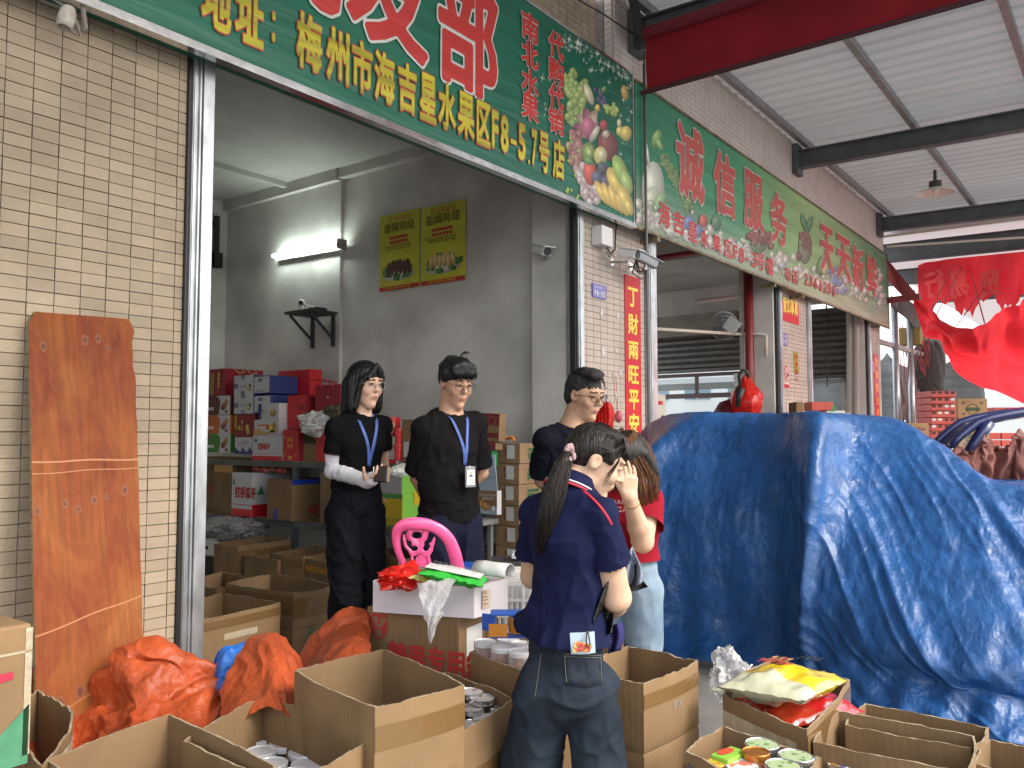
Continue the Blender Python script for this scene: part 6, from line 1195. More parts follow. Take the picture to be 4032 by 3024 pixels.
for k,(x,y,r_) in enumerate(((200,910,(.10,.07,.05)),(360,870,(.12,.06,.06)))):
    crumple('snack_bag',('pale yellow snack bag in the mango carton','white snack bag with black letters sticking out of the mango carton')[k],'snack pack',W(*zS(x,y+20),X=4.42),r_,M(('bag_cream','bag_pale')[k],((.55,.45,.22),(.5,.52,.5))[k],.3,coat=.3,bump=.3,bs=20),k=30+k,amp=.3)
m = MB(); line_text(m,'TUT',W(*zS(310,905),X=4.33),np.array([.1,-.9,-.35])/1,UZ,.05,off=.03); m.build('bag_lettering',INK,label='black letters printed on the white snack bag in the mango carton',cat='lettering') if False else None
# under the lower shelf: foam box, black crate and film
t,f,w_,h,U = goods('foam_box','white foam fruit box with a hand hole on the floor under the shelf','foam box',62,225,385,570,[FOAM],conv=z6,X=4.3,dep=.4); rect(t,f,.35,.35,.65,.55,M('hole_shade',(.01,.01,.01),.9))  # hand hole is a flat patch, its shade put into the colour
t,f,w_,h,U = goods('black_crate','black crate under the white foam box','crate',62,225,575,770,[BLACK],conv=z6,X=4.3,dep=.4,z0=.12)
crumple('film_heap','heap of clear plastic film under the lower shelf','plastic film',W(*z6(440,270),X=4.45),(.22,.36,.10),clear('film3',(.5,.5,.5),.7,.12,.9,20),k=41,amp=.6,fr=18)
crumple('pale_sack','pale crumpled net sack under the lower shelf','sack',W(*z6(270,340),X=4.4),(.12,.2,.07),M('sack',(.22,.2,.16),.8,var=.4,vs=20,bump=.6,bs=30),k=44,amp=.4)
# red bags hanging on pillar one and incense
hb = thing('hanging_red_bags','bundle of red plastic bags hanging on the tiled pillar','bags',W(1300,900,Y=3.2))
for k in range(4):
    u0 = 1278+k*9; G = [[W(u0+s*(16+9*q)+4*math.sin(q*6+k+s*3), 866+q*72+4*s, Y=3.20-.03*k-.03*math.sin(s*6+q*4+k)) for s in np.linspace(0,1,10)] for q in np.linspace(0,1,14)]; m = MB(); m.grid(G); m.build('bag',REDBAG,hb,smooth=True)
t = thing('incense_holder','small red incense holder with two sticks on the pillar beside the couplet','incense',W(1338,905,Y=3.28)); c = W(1336,900,Y=3.28); m = MB(); m.ell(c,(.03,.03,.05)); m.build('holder',M('holder_pink',(.5,.08,.1),.4),t,smooth=True); m = MB(); m.tube([c,W(1322,802,Y=3.30)],.002,4); m.tube([c,W(1330,812,Y=3.30)],.002,4); m.build('stick',INKR,t)
# ------------------------------------------------------------ people: distance-field bodies, meshed with surface nets
class SD:
    def __init__(s, lo, hi, vx):
        s.lo = np.array(lo,float); s.vx = vx; s.n = np.ceil((np.array(hi)-s.lo)/vx).astype(int)+1; s.a = np.full(s.n,.08,np.float32)
    def _box(s, lo, hi):
        i0 = np.clip(((np.array(lo)-s.lo)/s.vx).astype(int)-1,0,s.n); i1 = np.clip(((np.array(hi)-s.lo)/s.vx).astype(int)+2,0,s.n); return i0,i1
    def pts(s, i0, i1): return [ (s.lo[k]+np.arange(i0[k],i1[k])*s.vx).reshape([-1 if j==k else 1 for j in range(3)]).astype(np.float32) for k in range(3)]
    def op(s, fn, lo, hi, k=.015, mode='u'):
        i0,i1 = s._box(np.array(lo)-k-.01,np.array(hi)+k+.01)
        if (i1<=i0).any(): return s
        X,Y,Z = s.pts(i0,i1); d = fn(X,Y,Z); A = s.a[i0[0]:i1[0],i0[1]:i1[1],i0[2]:i1[2]]
        if mode == 's': d = -d; h = np.clip(.5-.5*(A-d)/k,0,1) if k > 0 else None; r = np.maximum(A,d) if k <= 0 else A*(1-h)+d*h+k*h*(1-h)
        elif k > 0: h = np.clip(.5+.5*(A-d)/k,0,1); r = A*(1-h)+d*h-k*h*(1-h)
        else: r = np.minimum(A,d)
        s.a[i0[0]:i1[0],i0[1]:i1[1],i0[2]:i1[2]] = r; return s
    def cone(s, a, b, ra, rb, k=.015, mode='u', fl=None):
        a = np.array(a,float); b = np.array(b,float); ba = b-a; l2 = ba@ba+1e-9; R = max(ra,rb)*(1.3 if fl else 1)
        def fn(X,Y,Z):
            px,py,pz = X-a[0],Y-a[1],Z-a[2]; t = np.clip((px*ba[0]+py*ba[1]+pz*ba[2])/l2,0,1); qx,qy,qz = px-t*ba[0],py-t*ba[1],pz-t*ba[2]
            if fl is not None:       # flatten along direction fl: (dir, factor)
                d_,f_ = fl; dd = (qx*d_[0]+qy*d_[1]+qz*d_[2])*(1/f_-1); qx,qy,qz = qx+dd*d_[0],qy+dd*d_[1],qz+dd*d_[2]
            return np.sqrt(qx*qx+qy*qy+qz*qz)-(ra+(rb-ra)*t)
        return s.op(fn,np.minimum(a,b)-R,np.maximum(a,b)+R,k,mode)
    def ell(s, c, r, M_=None, k=.012, mode='u'):
        c = np.array(c,float); r = np.array(r,float); R = r.max(); Mt = np.eye(3) if M_ is None else M_
        def fn(X,Y,Z):
            x,y,z = X-c[0],Y-c[1],Z-c[2]; u = (x*Mt[0,0]+y*Mt[1,0]+z*Mt[2,0])/r[0]; v = (x*Mt[0,1]+y*Mt[1,1]+z*Mt[2,1])/r[1]; w_ = (x*Mt[0,2]+y*Mt[1,2]+z*Mt[2,2])/r[2]
            l = np.sqrt(u*u+v*v+w_*w_)+1e-6; g = np.sqrt((u/r[0])**2+(v/r[1])**2+(w_/r[2])**2)+1e-6; return l*(l-1)/g
        return s.op(fn,c-R,c+R,k,mode)
    def disp(s, fn):       # add displacement everywhere near the surface
        X,Y,Z = s.pts(np.zeros(3,int),s.n); m_ = np.abs(s.a) < .03; idx = np.nonzero(m_); P = np.stack([X[idx[0],0,0],Y[0,idx[1],0],Z[0,0,idx[2]]],1).astype(float); s.a[idx] += fn(P).astype(np.float32); return s
    def mesh(s):
        a = s.a; a[0]=a[-1]=.05; a[:,0]=a[:,-1]=.05; a[:,:,0]=a[:,:,-1]=.05; ins = a < 0
        cnt = np.zeros(tuple(np.array(a.shape)-1),np.int8)
        for dx in (0,1):
            for dy in (0,1):
                for dz in (0,1): cnt += ins[dx:dx+cnt.shape[0],dy:dy+cnt.shape[1],dz:dz+cnt.shape[2]]
        act = (cnt>0)&(cnt<8); idx = np.stack(np.nonzero(act),1); vid = -np.ones(cnt.shape,int); vid[tuple(idx.T)] = np.arange(len(idx))
        acc = np.zeros((len(idx),3)); num = np.zeros(len(idx)); C_ = [(x,y,z) for x in (0,1) for y in (0,1) for z in (0,1)]
        for p in C_:
            for ax in range(3):
                if p[ax] == 0:
                    q = list(p); q[ax] = 1; va = a[tuple((idx+p).T)]; vb = a[tuple((idx+q).T)]; m_ = (va<0)!=(vb<0); t = np.where(m_,va/(va-vb+1e-12),0)
                    pt = idx+np.array(p,float); pt[:,ax] += t; acc[m_] += pt[m_]; num[m_] += 1
        V = acc/num[:,None]*s.vx+s.lo; F_ = []
        for ax in range(3):
            o1,o2 = [(1,2),(2,0),(0,1)][ax]; sl0 = [slice(0,-1)]*3; sl1 = [slice(0,-1)]*3; sl1[ax] = slice(1,None)
            for k_ in (o1,o2): sl0[k_] = slice(1,-1); sl1[k_] = slice(1,-1)
            A_ = ins[tuple(sl0)]; B_ = ins[tuple(sl1)]; ch = np.stack(np.nonzero(A_!=B_),1); 
            if len(ch) == 0: continue
            flip = A_[tuple(ch.T)]; base = ch.copy(); base[:,o1] += 1; base[:,o2] += 1
            def vv(d1,d2): q = base.copy(); q[:,o1] += d1; q[:,o2] += d2; return vid[tuple(q.T)]
            quad = np.stack([vv(-1,-1),vv(0,-1),vv(0,0),vv(-1,0)],1); quad[~flip] = quad[~flip][:,::-1]; F_.append(quad)
        return V, np.concatenate(F_)
def sdmesh(name, sd, mats, parent, matfn=None, smooth_it=1, cut=None, uvfn=None):
    V,F_ = sd.mesh(); 
    for _ in range(smooth_it):
        e = np.concatenate([F_[:,[0,1]],F_[:,[1,2]],F_[:,[2,3]],F_[:,[3,0]]]); s_ = np.zeros_like(V); c = np.zeros(len(V)); np.add.at(s_,e[:,0],V[e[:,1]]); np.add.at(c,e[:,0],1); np.add.at(s_,e[:,1],V[e[:,0]]); np.add.at(c,e[:,1],1); V = V*.5+.5*s_/c[:,None]
    if cut is not None:
        keep = cut(V[F_].mean(1)); F_ = F_[keep]
    me = bpy.data.meshes.new(name); off = chain_loc(parent) if parent is not None else np.zeros(3)
    me.vertices.add(len(V)); me.vertices.foreach_set('co',(V-off).ravel()); me.loops.add(len(F_)*4); me.loops.foreach_set('vertex_index',F_.ravel()); me.polygons.add(len(F_)); me.polygons.foreach_set('loop_start',np.arange(len(F_))*4)
    mats = mats if isinstance(mats,(list,tuple)) else [mats]
    for m_ in mats: me.materials.append(m_)
    me.polygons.foreach_set('use_smooth',[True]*len(F_))
    if matfn is not None: me.polygons.foreach_set('material_index',matfn(V[F_].mean(1)).astype(int))
    me.update(calc_edges=True); me.validate(); o = bpy.data.objects.new(name,me); COL.objects.link(o); o.parent = parent; return o
SKIN = lambda nm,c: M('skin_'+nm,c,.5,var=.10,vs=18,sss=.15,bump=.08,bs=160,bd=.002,spec=.35)
LIPS = M('lips',(.40,.17,.13),.5); EYEW = M('eye_white',(.36,.33,.31),.4); IRIS = M('iris',(.02,.012,.01),.2); BROW = M('brow_hair',(.035,.025,.02),.8)
def hairmat(name,c,c2=None,sc=(70,70,5),rough=.42):
    m = M(name,c,rough,spec=.3); t_,b_,N,L = nodes(m); tc = N('ShaderNodeTexCoord'); mp = N('ShaderNodeMapping'); mp.inputs['Scale'].default_value = sc; L(tc.outputs['Object'],mp.inputs[0]); no = N('ShaderNodeTexNoise'); no.inputs['Scale'].default_value = 2; no.inputs['Detail'].default_value = 6; L(mp.outputs[0],no.inputs[0])
    r = N('ShaderNodeValToRGB'); e = r.color_ramp.elements; e[0].position = .3; e[0].color = (*[k*.45 for k in c],1); e[1].position = .72; e[1].color = (*(c2 or [k*1.9 for k in c]),1); L(no.outputs[0],r.inputs[0]); L(r.outputs[0],b_.inputs['Base Color'])
    bp = N('ShaderNodeBump'); bp.inputs['Strength'].default_value = .9; bp.inputs['Distance'].default_value = .006; L(no.outputs[0],bp.inputs['Height']); L(bp.outputs[0],b_.inputs['Normal']); return m
HAIRB = hairmat('hair_black',(.006,.006,.007)); HAIRK = hairmat('hair_dark_brown',(.011,.008,.007)); HAIRN = hairmat('hair_brown',(.10,.045,.020))
def cloth(name,c,rough=.9,bump=.3,sheen=.03,var=.15): return M(name,c,rough,var=var,vs=9,bump=bump,bs=22,bd=.008,spec=.10)
def basis(fwd, upv):
    f = np.array(fwd,float); f /= np.linalg.norm(f); u = np.array(upv,float); r = np.cross(f,u); r /= np.linalg.norm(r); u = np.cross(r,f); return np.stack([r,f,u],1)   # columns: right, forward, up
def head(sd, c, Bm, s=1.0, skinny=1.0, fem=False, ears=True, k0=.010):
    """c = centre between the ears; columns of Bm = right, forward, up"""
    g = lambda x,y,z: c+Bm@(np.array([x*skinny,y,z])*s)
    E = lambda x,y,z,rx,ry,rz,k=.010,mode='u': sd.ell(g(x,y,z),np.array([rx*skinny,ry,rz])*s,Bm,k,mode)
    E(0,-.012,.045,.074,.094,.080); E(0,.030,.0,.066,.062,.085,.02); E(0,.040,-.055,.047,.048,.050,.025)
    sd.cone(g(-.040,.015,-.065),g(0,.066,-.098),.018*s,.017*s,.02); sd.cone(g(.040,.015,-.065),g(0,.066,-.098),.018*s,.017*s,.02)
    for q in (-1,1):
        E(q*.036,.070,-.018,.024,.020,.022,.018); E(q*.030,.100,.030,.020,.012,.013,.012,'s'); E(q*.030,.084,.022,.0165,.012,.0100,.004)
        E(q*.028,.088,.046,.026,.010,.007,.010)
        if ears: E(q*.074/skinny,-.004,.008,.010,.022,.031,.006); E(q*.082/skinny,.004,.010,.006,.012,.018,.004,'s')
    sd.cone(g(0,.088,.032),g(0,.111,-.012),.0075*s,.0105*s,.012); E(-.011,.100,-.016,.0075,.009,.0065,.005); E(.011,.100,-.016,.0075,.009,.0065,.005)
    E(0,.086,-.048,.022,.011,.015,.012); E(0,.0965,-.0440,.0175,.005,.0036,.004); E(0,.0955,-.0520,.0150,.0055,.0044,.004); E(0,.082,-.090,.014,.010,.012,.012)
def lipfn(c,Bm,s,half=.018):
    def fn(P): q = ((P-c)@Bm)/s; return (np.abs(q[:,0])<half*(1-np.abs(q[:,2]+.048)*20)) & (np.abs(q[:,2]+.048)<.0075) & (q[:,1]>.088)
    return fn
def eyes(parent, c, Bm, s=1.0, skinny=1.0, look_down=.35, fem=False):
    g = lambda x,y,z: c+Bm@(np.array([x*skinny,y,z])*s)
    for q in (-1,1):
        mb = MB(); n = 12; ctr = (q*.030,.0968,.0205-.001)
        P = [g(ctr[0]+.0115*math.cos(a), ctr[1]-.0035*abs(math.cos(a))**2-.0005, ctr[2]+.0030*math.sin(a)-.0006*math.cos(a)*q) for a in np.linspace(0,2*math.pi,n,endpoint=False)]
        mb.add(P,[tuple(range(n))],0); P2 = [g(ctr[0]+.0052*math.cos(a), ctr[1]+.0006, ctr[2]-.0006+.0042*math.sin(a)) for a in np.linspace(0,2*math.pi,n,endpoint=False)]; mb.add(P2,[tuple(range(n))],1)
        up_ = [g(ctr[0]+.0140*t_, ctr[1]+.0010-.004*t_*t_, ctr[2]+.0042*(1-t_*t_)+.0004) for t_ in np.linspace(-1,1,9)]; mb.tube(up_,.0013*s,5,1)
        mb.build('eye',[EYEW,IRIS],parent)
        mb = MB(); P = [g(q*(.012+.032*t_), .1005-.012*t_**2, .041+.006*math.sin(math.pi*min(1,t_*1.1))-.001*t_) for t_ in np.linspace(0,1,8)]; mb.tube(P,[.0022*s*(1.1-.6*i/8) for i in range(8)],5); mb.build('eyebrow',BROW,parent)
def glasses(parent, c, Bm, s=1.0, shape='round', mat=None, r=.0225, th=.0011):
    g = lambda x,y,z: c+Bm@(np.array([x,y,z])*s); t = bpy.data.objects.new('glasses',None); COL.objects.link(t); t.parent = parent; mb = MB(); lens = MB()
    for q in (-1,1):
        n = 8 if shape == 'octagon' else 24; cc = (q*.0315,.1135,.014); P = []
        for a in range(n+1):
            an = 2*math.pi*a/n+math.pi/8*(shape=='octagon'); x,z = math.cos(an),math.sin(an)
            if shape == 'square': x,z = np.sign(x)*abs(x)**.6,np.sign(z)*abs(z)**.65
            P.append(g(cc[0]+r*1.08*x, cc[1]-.012*((cc[0]+r*x)/.055)**2, cc[2]+r*.86*z))
        mb.tube(P,th*s,6,cap=False); lens.add(P[:-1],[tuple(range(n))]); ctr = g(q*.070,.085,.022); mb.tube([g(q*.0545,.105,.020),g(q*.071,.092,.021),g(q*.078,.01,.014),g(q*.076,-.012,.004)],th*s,5)
    mb.tube([g(-.010,.1135,.018),g(0,.1165,.020),g(.010,.1135,.018)],th*s,5); mb.build('frame',mat,t); lens.build('lens',clear('lens_glass',(.95,.95,.95),.96,.0,dif=.05),t)
def strands(name, parent, roots, mat, w_=.0022, taper=True):
    """bundle of thin flat locks; roots: list of polylines"""
    mb = MB()
    for pl in roots:
        pl = [np.array(p,float) for p in pl]; m = len(pl); mb.tube(pl,[w_*(1-.75*(i/(m-1))**2 if taper else 1) for i in range(m)],4)
    return mb.build(name,mat,parent,smooth=True)
def finger(sd, base, d, nrm, L_, r, curl, k=.004):
    """three phalanges curling towards nrm"""
    d = np.array(d,float); d /= np.linalg.norm(d); n = np.array(nrm,float); n = n-d*(n@d); n /= np.linalg.norm(n); p = np.array(base,float); a = 0
    for i,f in enumerate((.45,.30,.25)):
        a += curl[i]; dd = d*math.cos(a)+n*math.sin(a); q = p+dd*L_*f; sd.cone(p,q,r*(1-.08*i),r*(.93-.08*i),k); p = q
    return p
def hand(sd, wrist, d, palmn, side, s=1.0, curl=(.35,.4,.3), thumb=(.6,.3), spread=.09, curls=None):
    """d: wrist to knuckles, palmn: direction the palm faces, side: unit vector towards the thumb"""
    d = np.array(d,float); d /= np.linalg.norm(d); pn = np.array(palmn,float); pn = pn-d*(pn@d); pn /= np.linalg.norm(pn); sv_ = np.cross(d,pn); sv_ *= np.sign(sv_@np.array(side)); w_ = np.array(wrist,float); s = s
    for q,L_ in ((-.028,.070),(-.009,.078),(.010,.080),(.027,.074)): sd.cone(w_+sv_*q*.6*s,w_+d*L_*s+sv_*q*s,.0135*s,.0105*s,.012)
    for i,(q,L_,l2) in enumerate(((.028,.076,.066),(.010,.082,.076),(-.009,.080,.070),(-.027,.073,.056))):
        c_ = curls[i] if curls else curl; finger(sd,w_+d*L_*s+sv_*q*s,d+sv_*q*spread/.028,pn,l2*s,.0078*s,c_)
    b = w_+d*.022*s+sv_*.026*s; td = d*math.cos(thumb[0])+sv_*math.sin(thumb[0])+pn*thumb[1]; td /= np.linalg.norm(td); m1 = b+td*.034*s; sd.cone(b,m1,.0135*s,.010*s,.010); td2 = td+pn*.25+d*.2; td2 /= np.linalg.norm(td2); m2 = m1+td2*.028*s; sd.cone(m1,m2,.0098*s,.0088*s,.004); sd.cone(m2,m2+(td2+d*.15)*.020*s,.0088*s,.0072*s,.004)
def wrinkle(dirs, amps, seed):
    def fn(P):
        r = 0
        for (d_,fr,a,st) in zip(*[iter(dirs)]*4) if False else amps:
            M_ = np.array(d_); q = P*np.array(fr)+seed; r = r+a*(1-2*np.abs(noise3(q+noise3(P*3+seed,7)[:,None]*st,int(seed)%13)))
        return r
    return fn
# ------------------------------------------------------------ the five people
VR = np.array([_rt[0],_rt[1],0]); VR /= np.linalg.norm(VR); VN = np.array([-_fw[0],-_fw[1],0]); VN /= np.linalg.norm(VN); Z3 = np.array([0,0,1.])
def face_dir(deg): a = math.radians(deg); return VN*math.cos(a)+VR*math.sin(a)
def bbox(pts, pad): a = np.array(pts); return a.min(0)-pad, a.max(0)+pad
def folds(seed, A=.006, stretch=(7,7,3.2), fine=.0025):
    def fn(P):
        w_ = noise3(P*2.3+seed,3)[:,None]*1.3; st_ = np.array(stretch); r1 = 1-np.abs(noise3(P*st_+w_+seed,5))*2.4; r2 = 1-np.abs(noise3(P*st_[::-1]*1.7+w_*1.5+seed,8))*2.2; return -A*1.1*np.clip(r1,-.6,1)**3-A*.55*np.clip(r2,-.5,1)**3-fine*1.3*(1-2*np.abs(noise3(P*19+w_*2+seed,6)))
    return fn
def sleeve(t, a, b, r0, r1, frac, mat, seed, k=.02, sag=.012):
    a = np.array(a,float)-Z3*.010; b = np.array(b,float); L_ = np.linalg.norm(b-a); ax = (b-a)/L_; r0 = r0*.90; e = a+ax*L_*(frac+.12); sd = SD(*bbox([a,e],.11),.0045); sd.cone(a,e-Z3*sag,r0,r1,k); sd.disp(folds(seed,.006,(9,9,7),.002))
    return sdmesh('sleeve',sd,mat,t,cut=lambda P: (P-a)@ax < L_*frac)
def legs(sd, pelvis, side, fwd, feet, hip=.078, rt=.088, rk=.074, rb=.078, kneef=.02, k=.014):
    for q,ft in zip((-1,1),feet):
        h = pelvis+side*q*hip*.95-Z3*.06; kn = (h+ft)/2+fwd*kneef; sd.cone(h,kn,rt,rk,k); sd.cone(kn,ft,rk,rb,k)
def band(parent, pts, w_, mat, side, name='lanyard', th=.0012):
    mb = MB(); P = np.array([np.array(p,float) for p in pts]); t = np.gradient(P,axis=0); s_ = np.cross(t,side); s_ = np.cross(t,np.cross(side,t)) ; s_ = s_/(np.linalg.norm(s_,axis=1,keepdims=True)+1e-9)*w_/2; mb.grid([list(P-s_),list(P+s_)]); return mb.build(name,mat,parent,solid=th,smooth=True)
def surf_pt(sd, p, d, off=.004):
    """march from p along d (towards the surface from outside) and stop just above it"""
    p = np.array(p,float); d = np.array(d,float)/np.linalg.norm(d)
    for _ in range(200):
        i = ((p-sd.lo)/sd.vx).astype(int)
        v = sd.a[tuple(np.clip(i,0,sd.n-1))]
        if v < off: break
        p = p+d*max(.002,(v-off)*.7)
    return p
def lanyard(parent, sd, nk, side, fwd, bottom, mat, w_=.015):
    for q in (-1,1):
        pts = []
        for t in np.linspace(0,1,16):
            tgt = nk+side*q*.062*(1-t)**.8+Z3*.0; base = tgt*(1-t)+bottom*t; base = np.array([base[0],base[1],nk[2]*(1-t)+bottom[2]*t+.0])
            pts.append(surf_pt(sd,base+fwd*.30,-fwd,.005))
        pts = [nk+side*q*.055-fwd*.045+Z3*.03]+pts
        P = np.array(pts)
        for _ in range(14): P[1:-1] = (P[:-2]+2*P[1:-1]+P[2:])/4
        P = np.array([P[0]]+[surf_pt(sd,p+fwd*.22,-fwd,.006) for p in P[1:]])
        for _ in range(3): P[1:-1] = (P[:-2]+2*P[1:-1]+P[2:])/4
        P[1:] += fwd*.004
        band(parent,list(P),w_,mat,side)
def chunk_hair(parent, name, c, Bm, s, mat, parts, vx, disp=None, cuts=()):
    g = lambda x,y,z: c+Bm@(np.array([x,y,z])*s); pts = [g(*p[1]) for p in parts]+[g(*p[2]) for p in parts if p[0]=='c']; lo,hi = bbox(pts,.15); sd = SD(lo,hi,vx)
    for p in parts:
        if p[0] == 'e': sd.ell(g(*p[1]),np.array(p[2])*s,Bm,p[3] if len(p)>3 else .01)
        else: sd.cone(g(*p[1]),g(*p[2]),p[3]*s,p[4]*s,p[5] if len(p)>5 else .01)
    for p in cuts:
        if p[0] == 'e': sd.ell(g(*p[1]),np.array(p[2])*s,Bm,p[3] if len(p)>3 else .006,'s')
    if disp: sd.disp(lambda P: disp((P-c)@Bm/s))
    return sdmesh(name,sd,mat,parent)
SK1 = SKIN('light',(.56,.36,.26)); SK2 = SKIN('tan',(.46,.27,.175)); SK3 = SKIN('warm',(.60,.39,.27))
LANY = M('lanyard_blue',(.06,.11,.36),.45,var=.2,vs=30)
# ---- woman with white sleeve
def person(label, D, at): 
    t = thing('person',label,'person',at); return t
FLOOR = .12
def woman_white():
    D = 4.2; fd = face_dir(32); sdv = np.cross(fd,Z3); hf = face_dir(47)*math.cos(math.radians(8))-Z3*math.sin(math.radians(8)); s = .92
    c = W(789,834,D=D); ch = W(772,950,D=D); nk = W(781,900,D=D+.01); pel = W(768,1085,D=D+.02)
    t = person('young woman in black with a blue lanyard and pale sleeve, holding a phone',D,(pel[0],pel[1],FLOOR))
    rs = W(727,924,D=D-.09); ls = W(822,918,D=D+.10); re = W(721,1016,D=D-.06); rw = W(793,1040,D=D-.20); le = W(826,1005,D=D+.16); lw = W(800,1060,D=D+.22)
    Bm = basis(hf,Z3); lo,hi = bbox([c,rs,ls,re,rw,le,lw,pel],.16); sd = SD(lo,hi,.004)
    head(sd,c,Bm,s,.97,True); sd.cone(c-Bm[:,2]*.06-Bm[:,1]*.02,nk-Z3*.02,.050,.052,.015); sd.cone(nk-Z3*.03,ch,.06,.09,.02); sd.cone(rs,ls,.045,.045,.02); sd.ell(ch,(.115,.08,.13),basis(fd,Z3)); sd.cone(ch,pel+Z3*.08,.08,.06,.02)
    sd.cone(rs,re,.040,.035,.012); sd.cone(re,rw,.036,.024,.012); sd.cone(ls,le,.038,.032,.012); sd.cone(le,lw,.032,.022,.012)
    hd = (W(815,1030,D=D-.24)-rw); hand(sd,rw,hd,Z3*1.0+VN*-.2,-VR*.2+VN*.2+Z3*.8,.92,curl=(.35,.5,.4),thumb=(.95,.5))
    hand(sd,lw,W(806,1085,D=D+.2)-lw,VR*.3-VN,VR,.9)
    lf = lipfn(c,Bm,s); hw = rw-hd*.0
    sdmesh('body',sd,[SK1,LIPS],t,lambda P: lf(P)*1); eyes(t,c,Bm,s,.97); glasses(t,c,Bm,s,'octagon',M('frame_clear',(.40,.36,.30),.25,.3),.0245,.0013)
    # white sleeve
    sv_ = SD(*bbox([rs,re,rw],.12),.0045); a = rs+(re-rs)*.55; sv_.cone(a,re,.0445,.0415,.01); sv_.cone(re,rw-(rw-re)*.0,.0415,.0295,.01); sv_.cone(rw,rw+hd/np.linalg.norm(hd)*.035,.030,.032,.01)
    sv_.disp(folds(3.1,.003,(14,14,18))); ax = (re-rs)/np.linalg.norm(re-rs); sdmesh('arm_sleeve',sv_,cloth('sleeve_grey',(.50,.50,.53),.8,.15),t,cut=lambda P: ((P-a)@ax > .012) )
    # shirt
    sh = SD(*bbox([c,rs,ls,re,pel],.16),.005); B2 = basis(fd,Z3); sh.ell(ch+fd*.005,(.138,.098,.16),B2,.02); sh.cone(rs-Z3*.008,ls-Z3*.008,.056,.056,.03); sh.cone(nk-Z3*.045,ch,.075,.11,.03); sh.ell(ch-Z3*.11+fd*.0,(.120,.090,.17),B2,.03); sh.ell(pel+Z3*.08,(.122,.092,.10),B2,.03)
    for q in (-1,1): sh.ell(ch+sdv*q*.062+fd*.062-Z3*.015,(.055,.05,.055),B2,.03)
    [sh.cone(nk-Z3*.035,q-Z3*.01,.045,.042,.03) for q in (rs,ls)]; sh.disp(folds(1.7,.006,(6,6,3)))
    sh.ell(nk+fd*.012+Z3*.012,(.064,.062,.040),B2,.004,'s'); zc = W(768,1058,D=D)[2]; axr = (re-rs)/np.linalg.norm(re-rs)
    SB = cloth('shirt_black',(.004,.004,.005)); sdmesh('t_shirt',sh,SB,t,cut=lambda P: (P[:,2] > zc)); sleeve(t,rs,re,.052,.060,.54,SB,1.1); sleeve(t,ls,le,.050,.058,.54,SB,1.9)
    # trousers
    pt = SD(*bbox([pel+Z3*.1,np.array([pel[0],pel[1],FLOOR])],.30),.007); pt.ell(pel+Z3*.0,(.128,.102,.11),B2,.02)
    pt.ell(pel+Z3*.06,(.114,.090,.05),B2,.03)
    f1 = W(748,1500,D=D-.08); f1[2] = FLOOR+.05; f2 = W(812,1500,D=D+.08); f2[2] = FLOOR+.05; legs(pt,pel,sdv,fd,(f1,f2) if (f1-f2)@sdv < 0 else (f2,f1),hip=.066,rt=.084,rk=.074,rb=.084,kneef=.0,k=.006)
    pt.disp(folds(5.2,.012,(12,12,1.5),.002)); sdmesh('trousers',pt,cloth('trouser_black',(.006,.006,.009)),t)
    m = MB()
    for f in (f1,f2): m.ell(f+fd*.06-Z3*.02,(.06,.06,.045))
    m.build('shoe',BLACK,t,smooth=True)
    # bob hair
    hr = HAIRB
    parts = [('e',(0,-.018,.052),(.088,.104,.090)),('e',(0,-.045,-.03),(.082,.072,.12),.03),('c',(-.074,-.01,.03),(-.083,.012,-.125),.030,.026,.02),('c',(.074,-.01,.03),(.083,.012,-.125),.030,.024,.02),('c',(-.07,-.05,0),(-.078,-.045,-.14),.04,.032,.03),('c',(.07,-.05,0),(.078,-.045,-.14),.04,.032,.03),('c',(0,-.08,0),(0,-.075,-.14),.045,.035,.03),('c',(-.066,.05,.035),(-.080,.035,-.11),.014,.018,.012),('c',(.066,.05,.035),(.080,.035,-.11),.014,.018,.012),
             ('c',(-.005,.085,.115),(-.050,.088,.050),.016,.010,.012),('c',(.0,.085,.115),(.048,.088,.052),.014,.010,.012),('c',(-.05,.075,.06),(-.074,.05,.0),.013,.012,.012),('c',(.05,.075,.06),(.074,.05,.0),.012,.012,.012)]
    chunk_hair(t,'hair',c,Bm,s,hr,parts,.004,lambda q: .0022*noise3(np.stack([np.arctan2(q[:,0],q[:,1])*14,q[:,2]*6,q[:,2]*0],1),4),cuts=[('e',(0,.115,-.035),(.056,.072,.098),.008),('e',(0,.02,-.11),(.045,.05,.05),.01)])
    g = lambda x,y,z: c+Bm@(np.array([x,y,z])*s); st = []
    for k in range(150):
        a = rng.uniform(-2.9,2.9); x0,y0 = math.sin(a),math.cos(a)
        if abs(a) < .75: continue
        r1 = .090+rng.uniform(-.002,.004); st.append([g(r1*.93*x0,-.018+r1*1.05*y0,.06),g(r1*1.02*x0,-.02+r1*.98*y0,0),g(r1*1.12*x0,-.02+r1*.92*y0,-.08),g((r1*1.10)*x0,-.012+r1*.90*y0,-.150+rng.uniform(-.02,.012))])
    for k in range(40): q = rng.choice((-1,1)); x1 = q*rng.uniform(.018,.066); st.append([g(q*.004,.075,.128),g(x1*.5,.098,.100),g(x1*.9,.102-.2*abs(x1),.062),g(x1*1.05,.100-.3*abs(x1),.040+rng.uniform(-.01,.008))])
    strands('hair_strands',t,st,hr,.0022)
    bt_ = ch+fd*.11-Z3*.12; bt_ = W(806,1008,D=D-.12); lanyard(t,sh,nk,sdv,fd,bt_,LANY,.016)
    m = MB(); m.tube([bt_+fd*.01,bt_+fd*.012-Z3*.045],.004,6); m.build('lanyard_clip',CHROME,t)
